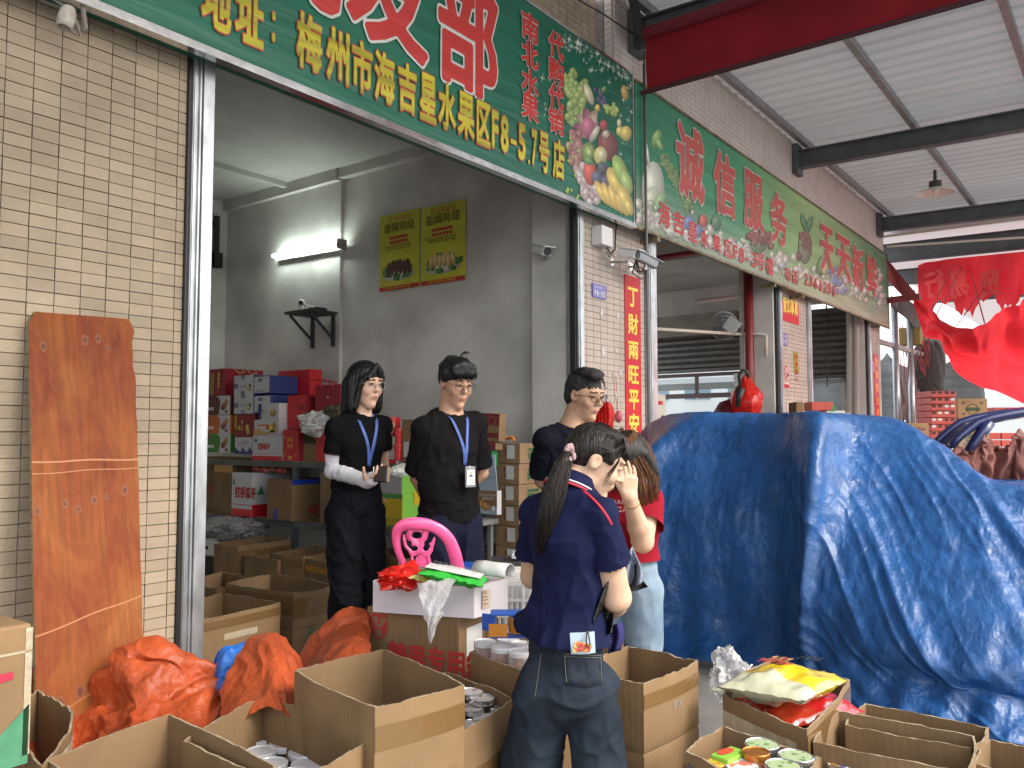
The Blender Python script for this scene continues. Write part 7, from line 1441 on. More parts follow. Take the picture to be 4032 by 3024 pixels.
    # phone: a held thing
    p = W(824,1024,D=D-.27); U = VR*.93+VN*.35; U /= np.linalg.norm(U); m = MB(); m.bar(p-U*.040,p+U*.036,.014,.078,0,up=(.1,.1,1)); o = m.build('phone',M('phone_black',(.01,.01,.012),.12,coat=.5),bevel=.006,label='black phone with a golden edge held by the woman with the pale sleeve',cat='phone')
    m = MB(); m.bar(p+U*.0362,p+U*.041,.013,.070,0,up=(.1,.1,1)); m.build('golden_edge',M('phone_gold',(.5,.38,.2),.3,.6),o)
woman_white()
# ---- man with badge
def man_badge():
    D = 4.1; fd = face_dir(38); sdv = np.cross(fd,Z3); hf = face_dir(33)*math.cos(math.radians(17))-Z3*math.sin(math.radians(17)); s = .95
    c = W(984,831,D=D); nk = W(972,893,D=D+.02); ch = W(968,960,D=D+.02); pel = W(970,1105,D=D+.04)
    t = person('young man with glasses, black oversized t-shirt and a badge on a blue lanyard',D,(pel[0],pel[1],FLOOR))
    rs = W(915,926,D=D-.07); ls = W(1025,915,D=D+.14); re = W(905,1032,D=D+.03); rw = W(932,1100,D=D+.16); le = W(1038,1020,D=D+.22); lw = W(955,1105,D=D+.22)
    Bm = basis(hf,Z3); sd = SD(*bbox([c,rs,ls,re,rw,le,lw,pel],.16),.004)
    head(sd,c,Bm,s,.96); sd.cone(c-Bm[:,2]*.05-Bm[:,1]*.02,nk-Z3*.03,.056,.062,.015); sd.cone(nk-Z3*.03,ch,.07,.10,.02); sd.cone(rs,ls,.05,.05,.02); sd.ell(ch,(.15,.10,.15),basis(fd,Z3)); sd.cone(ch,pel,.1,.11,.02)
    sd.cone(rs,re,.048,.042,.012); sd.cone(re,rw,.042,.028,.012); sd.cone(ls,le,.046,.04,.012); sd.cone(le,lw,.040,.028,.012)
    hand(sd,rw,W(948,1125,D=D+.2)-rw,VN,VR,1.0); hand(sd,lw,W(935,1118,D=D+.24)-lw,VN,VR,1.0)
    lf = lipfn(c,Bm,s); sdmesh('body',sd,[SK2,LIPS],t,lambda P: lf(P)*1); eyes(t,c,Bm,s,.96); glasses(t,c,Bm,s,'square',M('frame_bronze',(.12,.08,.06),.3,.6),.0235,.0012)
    B2 = basis(fd,Z3); sh = SD(*bbox([c,rs,ls,re,pel-Z3*.1],.2),.005)
    sh.ell(ch,(.158,.108,.18),B2,.02); sh.cone(rs,ls,.060,.060,.03); sh.cone(nk-Z3*.045,ch,.085,.12,.03); sh.ell(ch-Z3*.17,(.158,.115,.22),B2,.03); sh.ell(pel,(.160,.118,.14),B2,.03); sh.cone(pel,pel-Z3*.08,.11,.12,.03)
    [sh.cone(nk-Z3*.035,q-Z3*.01,.055,.050,.03) for q in (rs,ls)]; sh.disp(folds(8.3,.009,(5,5,2.6),.003)); sh.ell(nk+fd*.014+Z3*.012,(.070,.068,.046),B2,.004,'s')
    zc = W(970,1122,D=D)[2]; axr = (re-rs)/np.linalg.norm(re-rs); L_ = np.linalg.norm(re-rs)
    SB = cloth('shirt_black2',(.007,.0065,.007)); sdmesh('t_shirt',sh,SB,t,cut=lambda P: (P[:,2] > zc-.012*((P-pel)@VR)/.1)); sleeve(t,rs,re,.062,.074,.84,SB,8.1); sleeve(t,ls,le,.060,.070,.84,SB,8.9)
    pt = SD(*bbox([pel,np.array([pel[0],pel[1],FLOOR])],.3),.007); pt.ell(pel-Z3*.02,(.145,.105,.13),B2,.03); f1 = W(945,1500,D=D); f1[2] = FLOOR+.05; f2 = W(1012,1500,D=D+.12); f2[2] = FLOOR+.05
    legs(pt,pel,sdv,fd,(f1,f2) if (f1-f2)@sdv < 0 else (f2,f1),rt=.10,rk=.088,rb=.086); pt.disp(folds(2.2,.009,(10,10,1.3),.002)); sdmesh('trousers',pt,cloth('trouser_navy',(.010,.012,.026)),t)
    m = MB()
    for f in (f1,f2): m.ell(f+fd*.06-Z3*.02,(.07,.07,.045))
    m.build('shoe',BLACK,t,smooth=True)
    hr = HAIRB; parts = [('e',(0,-.016,.058),(.084,.104,.084)),('e',(0,-.048,.022),(.072,.062,.062),.02),('c',(-.072,.0,.06),(-.072,.005,.028),.022,.012,.02),('c',(.072,.0,.06),(.072,.005,.028),.022,.012,.02)]+[('c',(q*.018,.06,.118-.002*q*q),(q*.021,.094-.0022*q*q,.064+.004*(abs(q)%2)),.020,.006,.01) for q in (-3,-2,-1,0,1,2,3)]+[('e',(.0,.02,.112),(.055,.055,.03),.02)]
    chunk_hair(t,'hair',c,Bm,s,hr,parts,.004,lambda q: .0024*noise3(np.stack([q[:,0]*120,q[:,1]*22,q[:,2]*16],1),4),cuts=[('e',(0,.13,-.02),(.06,.06,.070),.006)])
    g = lambda x,y,z: c+Bm@(np.array([x,y,z])*s); st = []
    for k in range(130):
        x1 = rng.uniform(-.066,.066); st.append([g(x1*.5-.01,.0,.142),g(x1*.85,.062,.128-abs(x1)*.3),g(x1*1.02,.098-2.5*x1*x1,.088),g(x1*1.04+.003*rng.normal(),.104-4*x1*x1,.050+rng.uniform(-.010,.012))])
    for k in range(7): st.append([g(-.02,-.03,.138),g(-.03-.003*k,-.035,.160+.002*k),g(-.05-.004*k,-.02,.158+.002*k)])
    for k in range(60):
        a = rng.uniform(1.3,4.98); x0,y0 = math.sin(a),math.cos(a); st.append([g(.05*x0,-.02+.06*y0,.138),g(.086*x0,-.02+.10*y0,.085),g(.084*x0,-.02+.09*y0,.045+rng.uniform(-.01,.01))])
    strands('hair_strands',t,st,hr,.0024)
    bt_ = W(1014,1006,D=D-.10); lanyard(t,sh,nk,sdv,fd,bt_,LANY,.016)
    b = W(1016,1030,D=D-.10); U = sdv; m = MB(); m.bar(b-U*.030,b+U*.030,.006,.10,0,up=(.05,.02,1)); bd = m.build('badge_holder',M('badge_clear',(.16,.17,.18),.25),t,bevel=.004)
    nrm = fd; f = lambda x,z: b+nrm*.0045+U*x+Z3*z; m = MB(); m.quad(f(-.022,-.038),f(.022,-.038),f(.022,.034),f(-.022,.034)); m.build('badge_card',PAPER,t); m = MB(); f2_ = lambda x,z: b+nrm*.0055+U*x+Z3*z; m.quad(f2_(-.010,.0),f2_(.010,.0),f2_(.010,.010),f2_(-.010,.010)); m.add([f2_(.007*math.cos(a),.018+.009*math.sin(a)) for a in np.linspace(0,2*math.pi,10,endpoint=False)],[tuple(range(10))],1); m.quad(f2_(-.012,-.012),f2_(.012,-.012),f2_(.012,-.009),f2_(-.012,-.009),2); m.quad(f2_(-.012,-.022),f2_(.010,-.022),f2_(.010,-.019),f2_(-.012,-.019),2); m.build('badge_print',[M('photo_blue',(.06,.09,.18),.5),SK1,INKGREY],t)
    m = MB(); m.tube([bt_,bt_-Z3*.03,b+Z3*.05],.004,6); m.build('badge_clip',CHROME,t)
man_badge()
# ---- man at the pillar
def man_pillar():
    D = 4.4; fd = face_dir(35); sdv = np.cross(fd,Z3); hf = face_dir(42)*math.cos(math.radians(12))-Z3*math.sin(math.radians(12)); s = 1.03
    c = W(1262,859,D=D); nk = W(1236,920,D=D+.02); ch = W(1236,985,D=D+.02); pel = W(1236,1140,D=D+.04)
    t = person('man with dark framed glasses and short black hair in front of the tiled pillar',D,(pel[0],pel[1],FLOOR))
    rs = W(1178,950,D=D-.08); ls = W(1296,940,D=D+.13); re = W(1172,1035,D=D+.02); rw = W(1215,1085,D=D+.2); le = W(1310,1040,D=D+.2); lw = W(1240,1090,D=D+.24)
    Bm = basis(hf,Z3); sd = SD(*bbox([c,rs,ls,re,rw,le,lw,pel],.16),.0045); head(sd,c,Bm,s,1.06); sd.cone(c-Bm[:,2]*.05-Bm[:,1]*.02,nk-Z3*.02,.066,.074,.02); sd.cone(nk-Z3*.03,ch,.08,.11,.02); sd.cone(rs,ls,.055,.055,.02); sd.ell(ch,(.16,.11,.16),basis(fd,Z3)); sd.cone(ch,pel,.11,.12,.02)
    sd.cone(rs,re,.052,.045,.012); sd.cone(re,rw,.045,.030,.012); sd.cone(ls,le,.05,.043,.012); sd.cone(le,lw,.042,.03,.012); hand(sd,rw,VR*.6-Z3*.5,VN,VR,1.); hand(sd,lw,-VR*.6-Z3*.5,VN,VR,1.)
    lf = lipfn(c,Bm,s); sdmesh('body',sd,[SK2,LIPS],t,lambda P: lf(P)*1); eyes(t,c,Bm,s,1.06); glasses(t,c,Bm,s,'square',M('frame_dark',(.02,.018,.018),.3),.0240,.0017)
    B2 = basis(fd,Z3); sh = SD(*bbox([c,rs,ls,re,pel],.2),.0055); sh.ell(ch,(.175,.122,.19),B2,.03); sh.cone(rs,ls,.062,.062,.03); sh.cone(nk-Z3*.05,ch,.095,.12,.03); sh.ell(pel+Z3*.1,(.19,.15,.2),B2,.05); sh.ell(pel,(.185,.145,.14),B2,.05)
    [sh.cone(nk-Z3*.035,q-Z3*.01,.062,.054,.03) for q in (rs,ls)]; sh.disp(folds(4.3,.008,(5,5,2.6),.003)); sh.ell(nk+fd*.02+Z3*.018,(.088,.084,.056),B2,.004,'s'); zc = pel[2]-.03; axr = (re-rs)/np.linalg.norm(re-rs); L_ = np.linalg.norm(re-rs)
    SB = cloth('shirt_blue_black',(.005,.006,.011)); sdmesh('t_shirt',sh,SB,t,cut=lambda P: (P[:,2] > zc)); sleeve(t,rs,re,.064,.074,.84,SB,4.1); sleeve(t,ls,le,.062,.070,.84,SB,4.9)
    pt = SD(*bbox([pel,np.array([pel[0],pel[1],FLOOR])],.3),.009); pt.ell(pel-Z3*.02,(.165,.125,.14),B2,.03); f1 = pel-sdv*.1; f1[2] = .17; f2 = pel+sdv*.1; f2[2] = .17; legs(pt,pel,sdv,fd,(f1,f2)); sdmesh('trousers',pt,cloth('trouser_navy',(.010,.012,.026)),t)
    hr = M('hair_cropped',(.016,.015,.015),.7,bump=1,bs=220,bd=.006,var=.4,vs=150); parts = [('e',(0,-.018,.058),(.084,.100,.082)),('e',(0,-.050,.005),(.078,.060,.070),.02),('e',(0,.030,.128),(.062,.062,.030),.02),('e',(.02,.07,.126),(.042,.032,.026),.015)]
    chunk_hair(t,'hair',c,Bm,s,hr,parts,.004,lambda q: .0035*noise3(q*75,4),cuts=[('e',(0,.135,.005),(.068,.058,.090),.006),('e',(-.085,.02,-.02),(.03,.04,.05),.006),('e',(.085,.02,-.02),(.03,.04,.05),.006)])
    g = lambda x,y,z: c+Bm@(np.array([x,y,z])*s); st = []
    for k in range(420):
        x,y = rng.uniform(-.07,.07),rng.uniform(-.08,.09); r = 1-(x/.09)**2-((y)/.115)**2
        if r > .05: z = .148-.35*(x*x/.06+max(0,-y)**2/.09)*.55; z = .058+.088*math.sqrt(max(0,1-(x/.088)**2-((y+.012)/.108)**2)); st.append([g(x,y,z),g(x*1.03,y+.010,z+.014)])
    strands('hair_strands',t,st,HAIRB,.0018)
man_pillar()
# ---- woman in navy polo, seen from behind
def woman_polo():
    D = 2.5; fd = face_dir(124); sdv = np.cross(fd,Z3); tilt = math.radians(27); hf = face_dir(88)*math.cos(tilt)-Z3*math.sin(tilt); hu = Z3*math.cos(tilt)+face_dir(88)*math.sin(tilt); s = .87
    c = W(1283,1000,D=D+.06); nk = W(1232,1062,D=D+.02); ch = W(1225,1155,D=D+.02); wa = W(1228,1290,D=D+.02); pel = W(1222,1440,D=D)
    t = person('woman in navy polo shirt and dark jeans with a long ponytail, seen from behind',D,(pel[0],pel[1],0))
    ns = (VR*.80+VN*.60); rs = W(1297,1110,D=D-.07); ls = W(1158,1105,D=D+.11); re = W(1332,1290,D=D-.02); rw = W(1318,1322,D=D+.22); le = W(1150,1245,D=D+.20); lw = W(1240,1300,D=D+.34)
    Bm = basis(hf,hu); sd = SD(*bbox([c,rs,ls,re,rw,le,lw,wa],.15),.0035); head(sd,c,Bm,s,.96,True)
    sd.cone(c-Bm[:,2]*.045-Bm[:,1]*.03,nk-Z3*.0,.047,.050,.018); sd.cone(nk,ch,.055,.08,.02); sd.cone(rs,ls,.04,.04,.02); sd.cone(ch,wa,.08,.08,.03)
    sd.cone(rs,re,.045,.042,.015); sd.cone(re,re+(rw-re)*.4,.043,.040,.012); sd.cone(re+(rw-re)*.4,rw,.040,.026,.012); sd.cone(ls,le,.042,.038,.012); sd.cone(le,lw,.036,.024,.012)
    hand(sd,rw,(-VR*.6-VN*.7+Z3*.1),Z3*.6-VR*.3,Z3,.88); hand(sd,lw,(VR*.8-VN*.3),Z3*.4+VN*.3,Z3,.88)
    lf = lipfn(c,Bm,s); sdmesh('body',sd,[SK3,LIPS],t,lambda P: lf(P)*1); eyes(t,c,Bm,s,.96)
    B2 = basis(fd,Z3); sh = SD(*bbox([nk,rs,ls,re,le,pel],.17),.0045)
    sh.ell(ch+fd*.0,(.138,.096,.15),B2,.03); sh.cone(rs-Z3*.004,ls-Z3*.004,.050,.050,.03); sh.cone(nk-Z3*.02,ch,.062,.1,.03); sh.ell(wa+Z3*.05,(.122,.094,.17),B2,.03); sh.ell(wa-Z3*.10,(.130,.104,.10),B2,.03); hp = W(1225,1385,D=D); sh.ell(hp,(.150,.118,.06),B2,.03)
    sh.cone(hp-sdv*.0+VR*-.05,hp+VR*-.14-Z3*-.01,.10,.035,.03) if False else None
    [sh.cone(nk-Z3*.03,q-Z3*.008,.046,.044,.03) for q in (rs,ls)]
    bl = W(1138,1345,D=D+.05); sh.cone(wa-VR*.08-Z3*.05,bl,.055,.030,.03)
    sh.disp(folds(6.1,.008,(5.5,5.5,3.4),.002)); zc = W(1225,1366,D=D)[2]; axr = (re-rs)/np.linalg.norm(re-rs); L_ = np.linalg.norm(re-rs)
    sh.ell(nk+fd*.03+Z3*.045,(.060,.066,.05),B2,.004,'s')
    sdmesh('polo_shirt',sh,cloth('polo_navy',(.008,.011,.042),.8,.2),t,cut=lambda P: (P[:,2]-.10*np.clip((P-hp)@-VR-.05,0,1) > zc-.02)); PN = MATS['polo_navy']; sleeve(t,rs,re,.055,.063,.56,PN,6.3); sleeve(t,ls,le,.052,.060,.60,PN,6.9)
    # collar and piping
    CB = basis(fd*.8+Z3*-.5,Z3); cn_ = c*.35+nk*.65; m = MB(); ax = (c-Bm[:,1]*.04-nk); ax /= np.linalg.norm(ax); e1 = np.cross(ax,VR); e1 /= np.linalg.norm(e1); e2 = np.cross(ax,e1)
    def ring(h,r,a): return nk+ax*h+(e1*math.cos(a)+e2*math.sin(a))*r*1.0
    A_ = np.linspace(0,2*math.pi,40); base_c = nk+ax*.012; m.grid([[ring(.050,.056,a) for a in A_],[ring(.030,.066,a) for a in A_],[ring(.004,.080,a) for a in A_],[ring(-.004,.082,a) for a in A_]]); m.build('collar',cloth('polo_navy',(.008,.011,.042)),t,smooth=True,solid=.004)
    m = MB(); m.tube([ring(.0,.0845,a) for a in A_],.0038,6,0,False); m.tube([ring(.010,.0815,a) for a in A_],.0026,6,1,False); m.build('collar_trim',[M('trim_red',(.5,.02,.04),.7),M('trim_white',(.6,.6,.6),.7)],t,smooth=True)
    pts = []; a0 = W(1262,1062,D=D-.10); a1 = W(1302,1090,D=D-.16); a2 = W(1336,1140,D=D-.16); a3 = W(1345,1205,D=D-.12)
    P_ = [a0*(1-q)**3+3*a1*q*(1-q)**2+3*a2*q*q*(1-q)+a3*q**3 for q in np.linspace(0,1,22)]; P_ = [surf_pt(sh,p+VN*.12,-VN,.003) for p in P_]; m = MB(); m.tube(P_,.0042,6); m.build('shoulder_piping',M('trim_red'),t,smooth=True)
    # jeans
    DEN = M('denim_dark',(.024,.034,.048),.9,col2=(.006,.010,.018),vs=6,bump=.5,bs=240,bd=.002,ramp=(.35,.75),spec=.15); jn = SD(*bbox([pel+Z3*.15,np.array([pel[0],pel[1],0])],.28),.006)
    jn.ell(pel+Z3*.04,(.120,.098,.12),B2,.02); jn.ell(pel-Z3*.05,(.120,.10,.12),B2,.02); f1 = W(1150,1640,D=D+.05); f2 = W(1292,1640,D=D-.03); k1 = W(1162,1560,D=D+.05); k2 = W(1288,1560,D=D-.03)
    hl = pel+VR*-.062-Z3*.05; hr_ = pel+VR*.070-Z3*.05; g1 = f1.copy(); g1[2] = .06; g2 = f2.copy(); g2[2] = .06
    g1 += (f1-k1)*.0; jn.cone(hl,W(1148,1659,D=D+.07),.080,.088,.012); jn.cone(W(1148,1659,D=D+.07),g1-VR*.03,.084,.088,.02); jn.cone(hr_,W(1293,1659,D=D-.02),.079,.074,.012); jn.cone(W(1293,1659,D=D-.02),g2,.070,.076,.02)
    jn.disp(folds(9.4,.010,(8,8,6),.003)); sdmesh('jeans',jn,DEN,t)
    m = MB()
    for f in (g1,g2): m.ell(f+fd*.05,(.055,.055,.04))
    m.build('shoe',BLACK,t,smooth=True)
    def onj(u,v,o=.004): return surf_pt(jn,W(u,v,D=D-.35),ray(u,v),o)
    m = MB(); m.grid([[onj(1218+(1298-1218)*i/8+(4 if j>3 else 0),1410+(1478-1410)*j/5+(i if j<1 else 0)*.3+(9*(1-abs(i-4)/4) if j==5 else 0),.005) for i in range(9)] for j in range(6)]); m.build('back_pocket',M('denim_pocket',(.010,.017,.030),.85,bump=.5,bs=240,bd=.002),t,smooth=True,solid=.003)
    ST = M('stitching',(.16,.15,.12),.8); m = MB(); oo = .010
    m.tube([onj(1219+i*10,1413+i*.4,oo) for i in range(9)],.0010,4); m.tube([onj(1219+i*10,1418+i*.4,oo) for i in range(9)],.0008,4); m.tube([onj(1219+1*i,1414+i*12,oo) for i in range(6)],.0010,4); m.tube([onj(1298+.5*i,1414+i*12,oo) for i in range(6)],.0010,4)
    m.tube([onj(1170-i*2,1405+i*14,.005) for i in range(8)],.0010,4); m.tube([onj(1140-i*4,1385+i*16,.005) for i in range(5)],.0010,4); m.build('stitching',ST,t)
    # hair: skull cap, ponytail, tie, fringe
    hr = HAIRK; parts = [('e',(0,-.020,.050),(.083,.102,.086)),('e',(0,-.055,.02),(.070,.062,.070),.02),('c',(-.0,.045,.10),(0,.080,.080),.036,.018,.02),('c',(.068,.03,.055),(.070,.045,.03),.020,.012,.015),('c',(-.068,.03,.055),(-.070,.045,.03),.020,.012,.015)]
    chunk_hair(t,'hair',c,Bm,s,hr,parts,.0035,lambda q: .0014*noise3(np.stack([q[:,0]*60,(q[:,1]+q[:,2])*14,(q[:,2]-q[:,1])*90],1),4),cuts=[('e',(0,.125,-.03),(.064,.062,.100),.008),('e',(-.08,.0,-.03),(.035,.040,.060),.006),('e',(.08,.0,-.03),(.035,.040,.060),.006)])
    g = lambda x,y,z: c+Bm@(np.array([x,y,z])*s); tie = W(1229,975,D=D+.03); st = []
    for k in range(260):   # swept back over the head to the tie
        a = rng.uniform(-1.5,1.5); q = rng.uniform(0,1); x = .084*math.sin(a); z = .050+.088*math.cos(a); st.append([g(x*.85,.075-.03*abs(a),.050+(z-.05)*.75),g(x,.02,.002+z),g(x*.95,-.05,z-.006),g(x*.55,-.100,.5*z+.02)*.9+tie*.1,tie+rng.normal(0,.006,3)])
    strands('hair_strands',t,st,hr,.0017,False)
    tail = [tie,W(1216,1000,D=D-.02),W(1200,1055,D=D-.05),W(1186,1110,D=D-.07),W(1174,1160,D=D-.07),W(1166,1192,D=D-.06)]; rad = [.014,.026,.034,.032,.022,.007]
    def sp(P,q): 
        q = q*(len(P)-1); i = min(int(q),len(P)-2); f = q-i; return P[i]*(1-f)+P[i+1]*f
    tail = [np.array(p) for p in tail]; m = MB(); QQ = np.linspace(0,1,18); m.tube([sp(tail,q) for q in QQ],[sp(np.array(rad),q)*.82 for q in QQ],12); m.build('ponytail',hr,t,smooth=True)
    st = []
    for k in range(420):
        th = rng.uniform(0,2*math.pi); rr_ = math.sqrt(rng.uniform(.4,1.15)); ends = rng.uniform(.72,1.03); ph = rng.uniform(-.5,.5); pl_ = []
        for q in np.linspace(0,ends,9): cc_ = sp(tail,min(q,1)); r_ = sp(np.array(rad),min(q,1)); pl_.append(cc_+VR*math.cos(th+ph*q)*r_*rr_+VN*math.sin(th+ph*q)*r_*rr_-Z3*max(0,q-1)*.5)
        st.append(pl_)
    strands('ponytail_strands',t,st,hr,.0014)
    st = []
    for k in range(16): e = rng.uniform(-.006,.006); st.append([g(.052,.055,.085),g(.070,.068+e*.5,.045),g(.074+e*.3,.062+e,.0),g(.070,.056+e,-.04+rng.uniform(-.02,.03))])
    for k in range(60): x1 = rng.uniform(-.055,.06); st.append([g(x1*.6,.05,.125),g(x1,.092-abs(x1)*.3,.092),g(x1*1.1,.103-abs(x1)*.5,.060+rng.uniform(-.012,.01))])
    strands('fringe',t,st,hr,.0012)
    m = MB()
    for k in range(9): a = k*.7; m.ell(tie+VR*(.004+.010*math.cos(a))+Z3*(.012*math.sin(a))+VN*.012,(.011,.011,.014),8,6)
    m.ell(W(1240,986,D=D-.02),(.007,.007,.012),8,6); m.ell(W(1232,995,D=D-.02),(.006,.006,.013),8,6); m.build('hair_tie',M('scrunchie',(.42,.29,.28),.8,var=.2,vs=60),t,smooth=True)
    # cards in the pocket
    a = onj(1258,1405,.012); tl = W(1231,1366,D=D-.17); m = MB(); cd = D-.165; m.grid([[W(1231,1367,D=cd),W(1257,1366,D=cd-.003),W(1284,1364,D=cd)],[W(1234,1412,D=cd-.01),W(1260,1413,D=cd-.013),W(1286,1410,D=cd-.01)]]); o = m.build('card_pack',M('card_pic_sky',(.38,.48,.58),.3,coat=.4),solid=.004,label='pale blue picture card tucked into the back pocket of the dark jeans',cat='card'); fr = MB()
    for k in range(20): q = W(1250+rng.uniform(-8,24),1398+rng.uniform(-9,8),D=cd-.018-k*.0002); fr.add([q+VR*.009*math.cos(x)+Z3*.006*math.sin(x) for x in np.linspace(0,2*math.pi,9,endpoint=False)],[tuple(range(9))],0,[(.5+.5*math.cos(x),.5+.5*math.sin(x)) for x in np.linspace(0,2*math.pi,9,endpoint=False)],((.7,.5,.12),(.6,.3,.08),(.5,.08,.06))[k%3 if k<17 else 2])
    fr.build('food_picture',FRUIT,o); m = MB(); m.tube([W(1268,1362,D=cd-.01),W(1266,1385,D=cd-.02),W(1270,1400,D=cd-.024),W(1275,1392,D=cd-.022),W(1270,1362,D=cd-.012)],.0022,6); m.build('strap_loop',BLACK,o)
    # black plastic bag at her side
    G = [[W(1285+s*(42-10*q)+5*math.sin(q*5+s*4), 1240+q*130, D=D-.02+.05*math.sin(s*5+q*6)-.03*q) for s in np.linspace(0,1,14)] for q in np.linspace(0,1,20)]; m = MB(); m.grid(G); m.build('black_bag',M('bag_black',(.008,.008,.008),.22,spec=.6,bump=.6,bs=26,bd=.03),smooth=True,solid=.003,label='crumpled shiny black plastic bag held at the side of the woman in the polo shirt',cat='bag')
    m = MB(); G = [[W(1316+s*28+4*math.sin(q*4),1352+q*60-8*s,D=D+.1+.02*math.sin(s*8)) for s in np.linspace(0,1,8)] for q in np.linspace(0,1,8)]; m.grid(G); m.build('shirt_tail',cloth('polo_light',(.035,.035,.13)),t,smooth=True,solid=.003)
woman_polo()
# ---- woman in red
def woman_red():
    D = 3.2; fd = face_dir(-28); sdv = np.cross(fd,Z3); tilt = math.radians(32); hf = face_dir(-42)*math.cos(tilt)-Z3*math.sin(tilt); hu = Z3*math.cos(tilt)+face_dir(-42)*math.sin(tilt); s = .9
    c = W(1358,1003,D=D); nk = W(1366,1058,D=D+.05); ch = W(1355,1120,D=D+.05); pel = W(1352,1240,D=D+.08)
    t = person('woman in a red t-shirt covering her face with one hand beside the blue tarpaulin',D,(pel[0],pel[1],0))
    ls = W(1402,1078,D=D+.01); rs = W(1305,1080,D=D+.1); le = W(1388,1170,D=D-.10); lw = W(1360,1074,D=D-.20); re = W(1296,1160,D=D+.1); rw = W(1345,1200,D=D-.10)
    Bm = basis(hf,hu); sd = SD(*bbox([c,rs,ls,re,rw,le,lw,pel],.16),.004); head(sd,c,Bm,s,.96,True); sd.cone(c-Bm[:,2]*.05-Bm[:,1]*.02,nk,.047,.05,.015); sd.cone(nk,ch,.055,.09,.02); sd.cone(rs,ls,.045,.045,.02); sd.cone(ch,pel,.09,.1,.02)
    sd.cone(ls,le,.043,.040,.012); sd.cone(le,le+(lw-le)*.35,.041,.038,.012); sd.cone(le+(lw-le)*.35,lw,.038,.025,.012); sd.cone(rs,re,.042,.036,.012); sd.cone(re,rw,.036,.025,.012)
    hand(sd,lw,W(1358,1030,D=D-.20)-lw,-VN+VR*-.2,-VR,.9,curl=(.25,.35,.3),spread=.05,thumb=(.5,.4)); hand(sd,rw,VR*.5-Z3*.6+VN*.2,-VR+VN*.3,VN,.9)
    sdmesh('body',sd,SK3,t); eyes(t,c,Bm,s,.96)
    B2 = basis(fd,Z3); sh = SD(*bbox([nk,rs,ls,le,pel],.17),.005); sh.ell(ch,(.135,.098,.15),B2,.03); sh.cone(rs,ls,.050,.050,.03); sh.cone(nk-Z3*.03,ch,.068,.1,.03); sh.ell((ch+pel)/2,(.118,.092,.16),B2,.03); sh.ell(pel+Z3*.07,(.126,.098,.08),B2,.03)
    [sh.cone(nk-Z3*.03,q-Z3*.008,.048,.046,.03) for q in (rs,ls)]
    for q in (-1,1): sh.ell(ch+sdv*q*.06+fd*.065-Z3*.02,(.055,.05,.055),B2,.03)
    sh.disp(folds(11.3,.007,(6,6,3),.002)); sh.ell(nk+fd*.02+Z3*.022,(.062,.062,.042),B2,.004,'s'); zc = W(1352,1212,D=D)[2]; axr = (le-ls)/np.linalg.norm(le-ls); L_ = np.linalg.norm(le-ls)
    SB = cloth('shirt_red',(.26,.010,.022)); sdmesh('t_shirt',sh,SB,t,cut=lambda P: (P[:,2] > zc)); sleeve(t,ls,le,.058,.068,.56,SB,11.1); sleeve(t,rs,re,.054,.060,.5,SB,11.9)
    def onS(u,v,o=.004): return surf_pt(sh,W(u,v,D=D-.35),ray(u,v),o)
    for (s_,u0,v0,sz,dv) in (('TGARR',1306,1086,11,.10),('VEGAS',1312,1103,14,.12)):
        m = MB(); x = 0
        for ch_ in s_:
            vv,ff = glyph(ch_,.0); off = len(m.v); m.add([onS(u0+(x+a)*sz*1.15,v0-b*sz*1.15+(x+a)*sz*dv,.006) for a,b in vv],ff); x += vv[:,0].max()+.08
        m.build('lettering',M('print_pink',(.62,.45,.45),.7),t)
    jn = SD(*bbox([pel+Z3*.1,np.array([pel[0],pel[1],0])],.25),.007); jn.ell(pel+Z3*.02,(.122,.098,.10),B2,.02); f1 = pel-sdv*.09; f1[2] = .06; f2 = pel+sdv*.07; f2[2] = .06; legs(jn,pel,sdv,fd,(f1,f2),hip=.066,rt=.082,rk=.060,rb=.05); jn.disp(folds(7.7,.006,(8,8,8),.002)); sdmesh('jeans',jn,M('denim_light',(.10,.16,.23),.85,col2=(.19,.26,.33),vs=6,bump=.4,bs=200,bd=.002),t)
    hr = HAIRN; parts = [('e',(0,-.018,.052),(.086,.104,.088)),('c',(.07,-.02,.04),(.085,-.03,-.06),.034,.03,.02),('c',(.085,-.03,-.06),(.085,-.03,-.12),.03,.022,.02),('c',(-.07,-.02,.04),(-.083,-.03,-.06),.034,.03,.02),('e',(0,-.06,-.02),(.075,.06,.10),.03)]
    chunk_hair(t,'hair',c,Bm,s,HAIRK,parts,.0045,None,cuts=[('e',(0,.13,-.03),(.062,.062,.100),.008)])
    g = lambda x,y,z: c+Bm@(np.array([x,y,z])*s); st = []; dn = -Z3
    for k in range(420):
        a = rng.uniform(-2.7,2.7) 
        if abs(a) < .55: continue
        x0,y0 = math.sin(a),math.cos(a); r1 = .094+rng.uniform(-.004,.006); p = g(r1*.97*x0,-.018+r1*1.08*y0,.04); p2 = g(r1*1.04*x0,-.02+r1*y0,-.03); l = rng.uniform(.08,.17); st.append([g(.05*x0,-.02+.06*y0,.138),p,p2,p2+dn*l*.5+VR*.012,p2+dn*l+VR*(.02*rng.uniform(-.2,1))])
    strands('hair_strands',t,st,hr,.0016)
    m = MB(); q = lw+(le-lw)*.12; ax = (le-lw)/np.linalg.norm(le-lw); a1 = np.cross(ax,Z3); a1 /= np.linalg.norm(a1); a2 = np.cross(ax,a1); m.tube([q+(a1*math.cos(x)+a2*math.sin(x))*.030+ax*.006*math.cos(x) for x in np.linspace(0,2*math.pi,20)],.0016,5,0,False); m.build('bracelet',M('gold_metal',(.7,.45,.12),.25,.9),t)
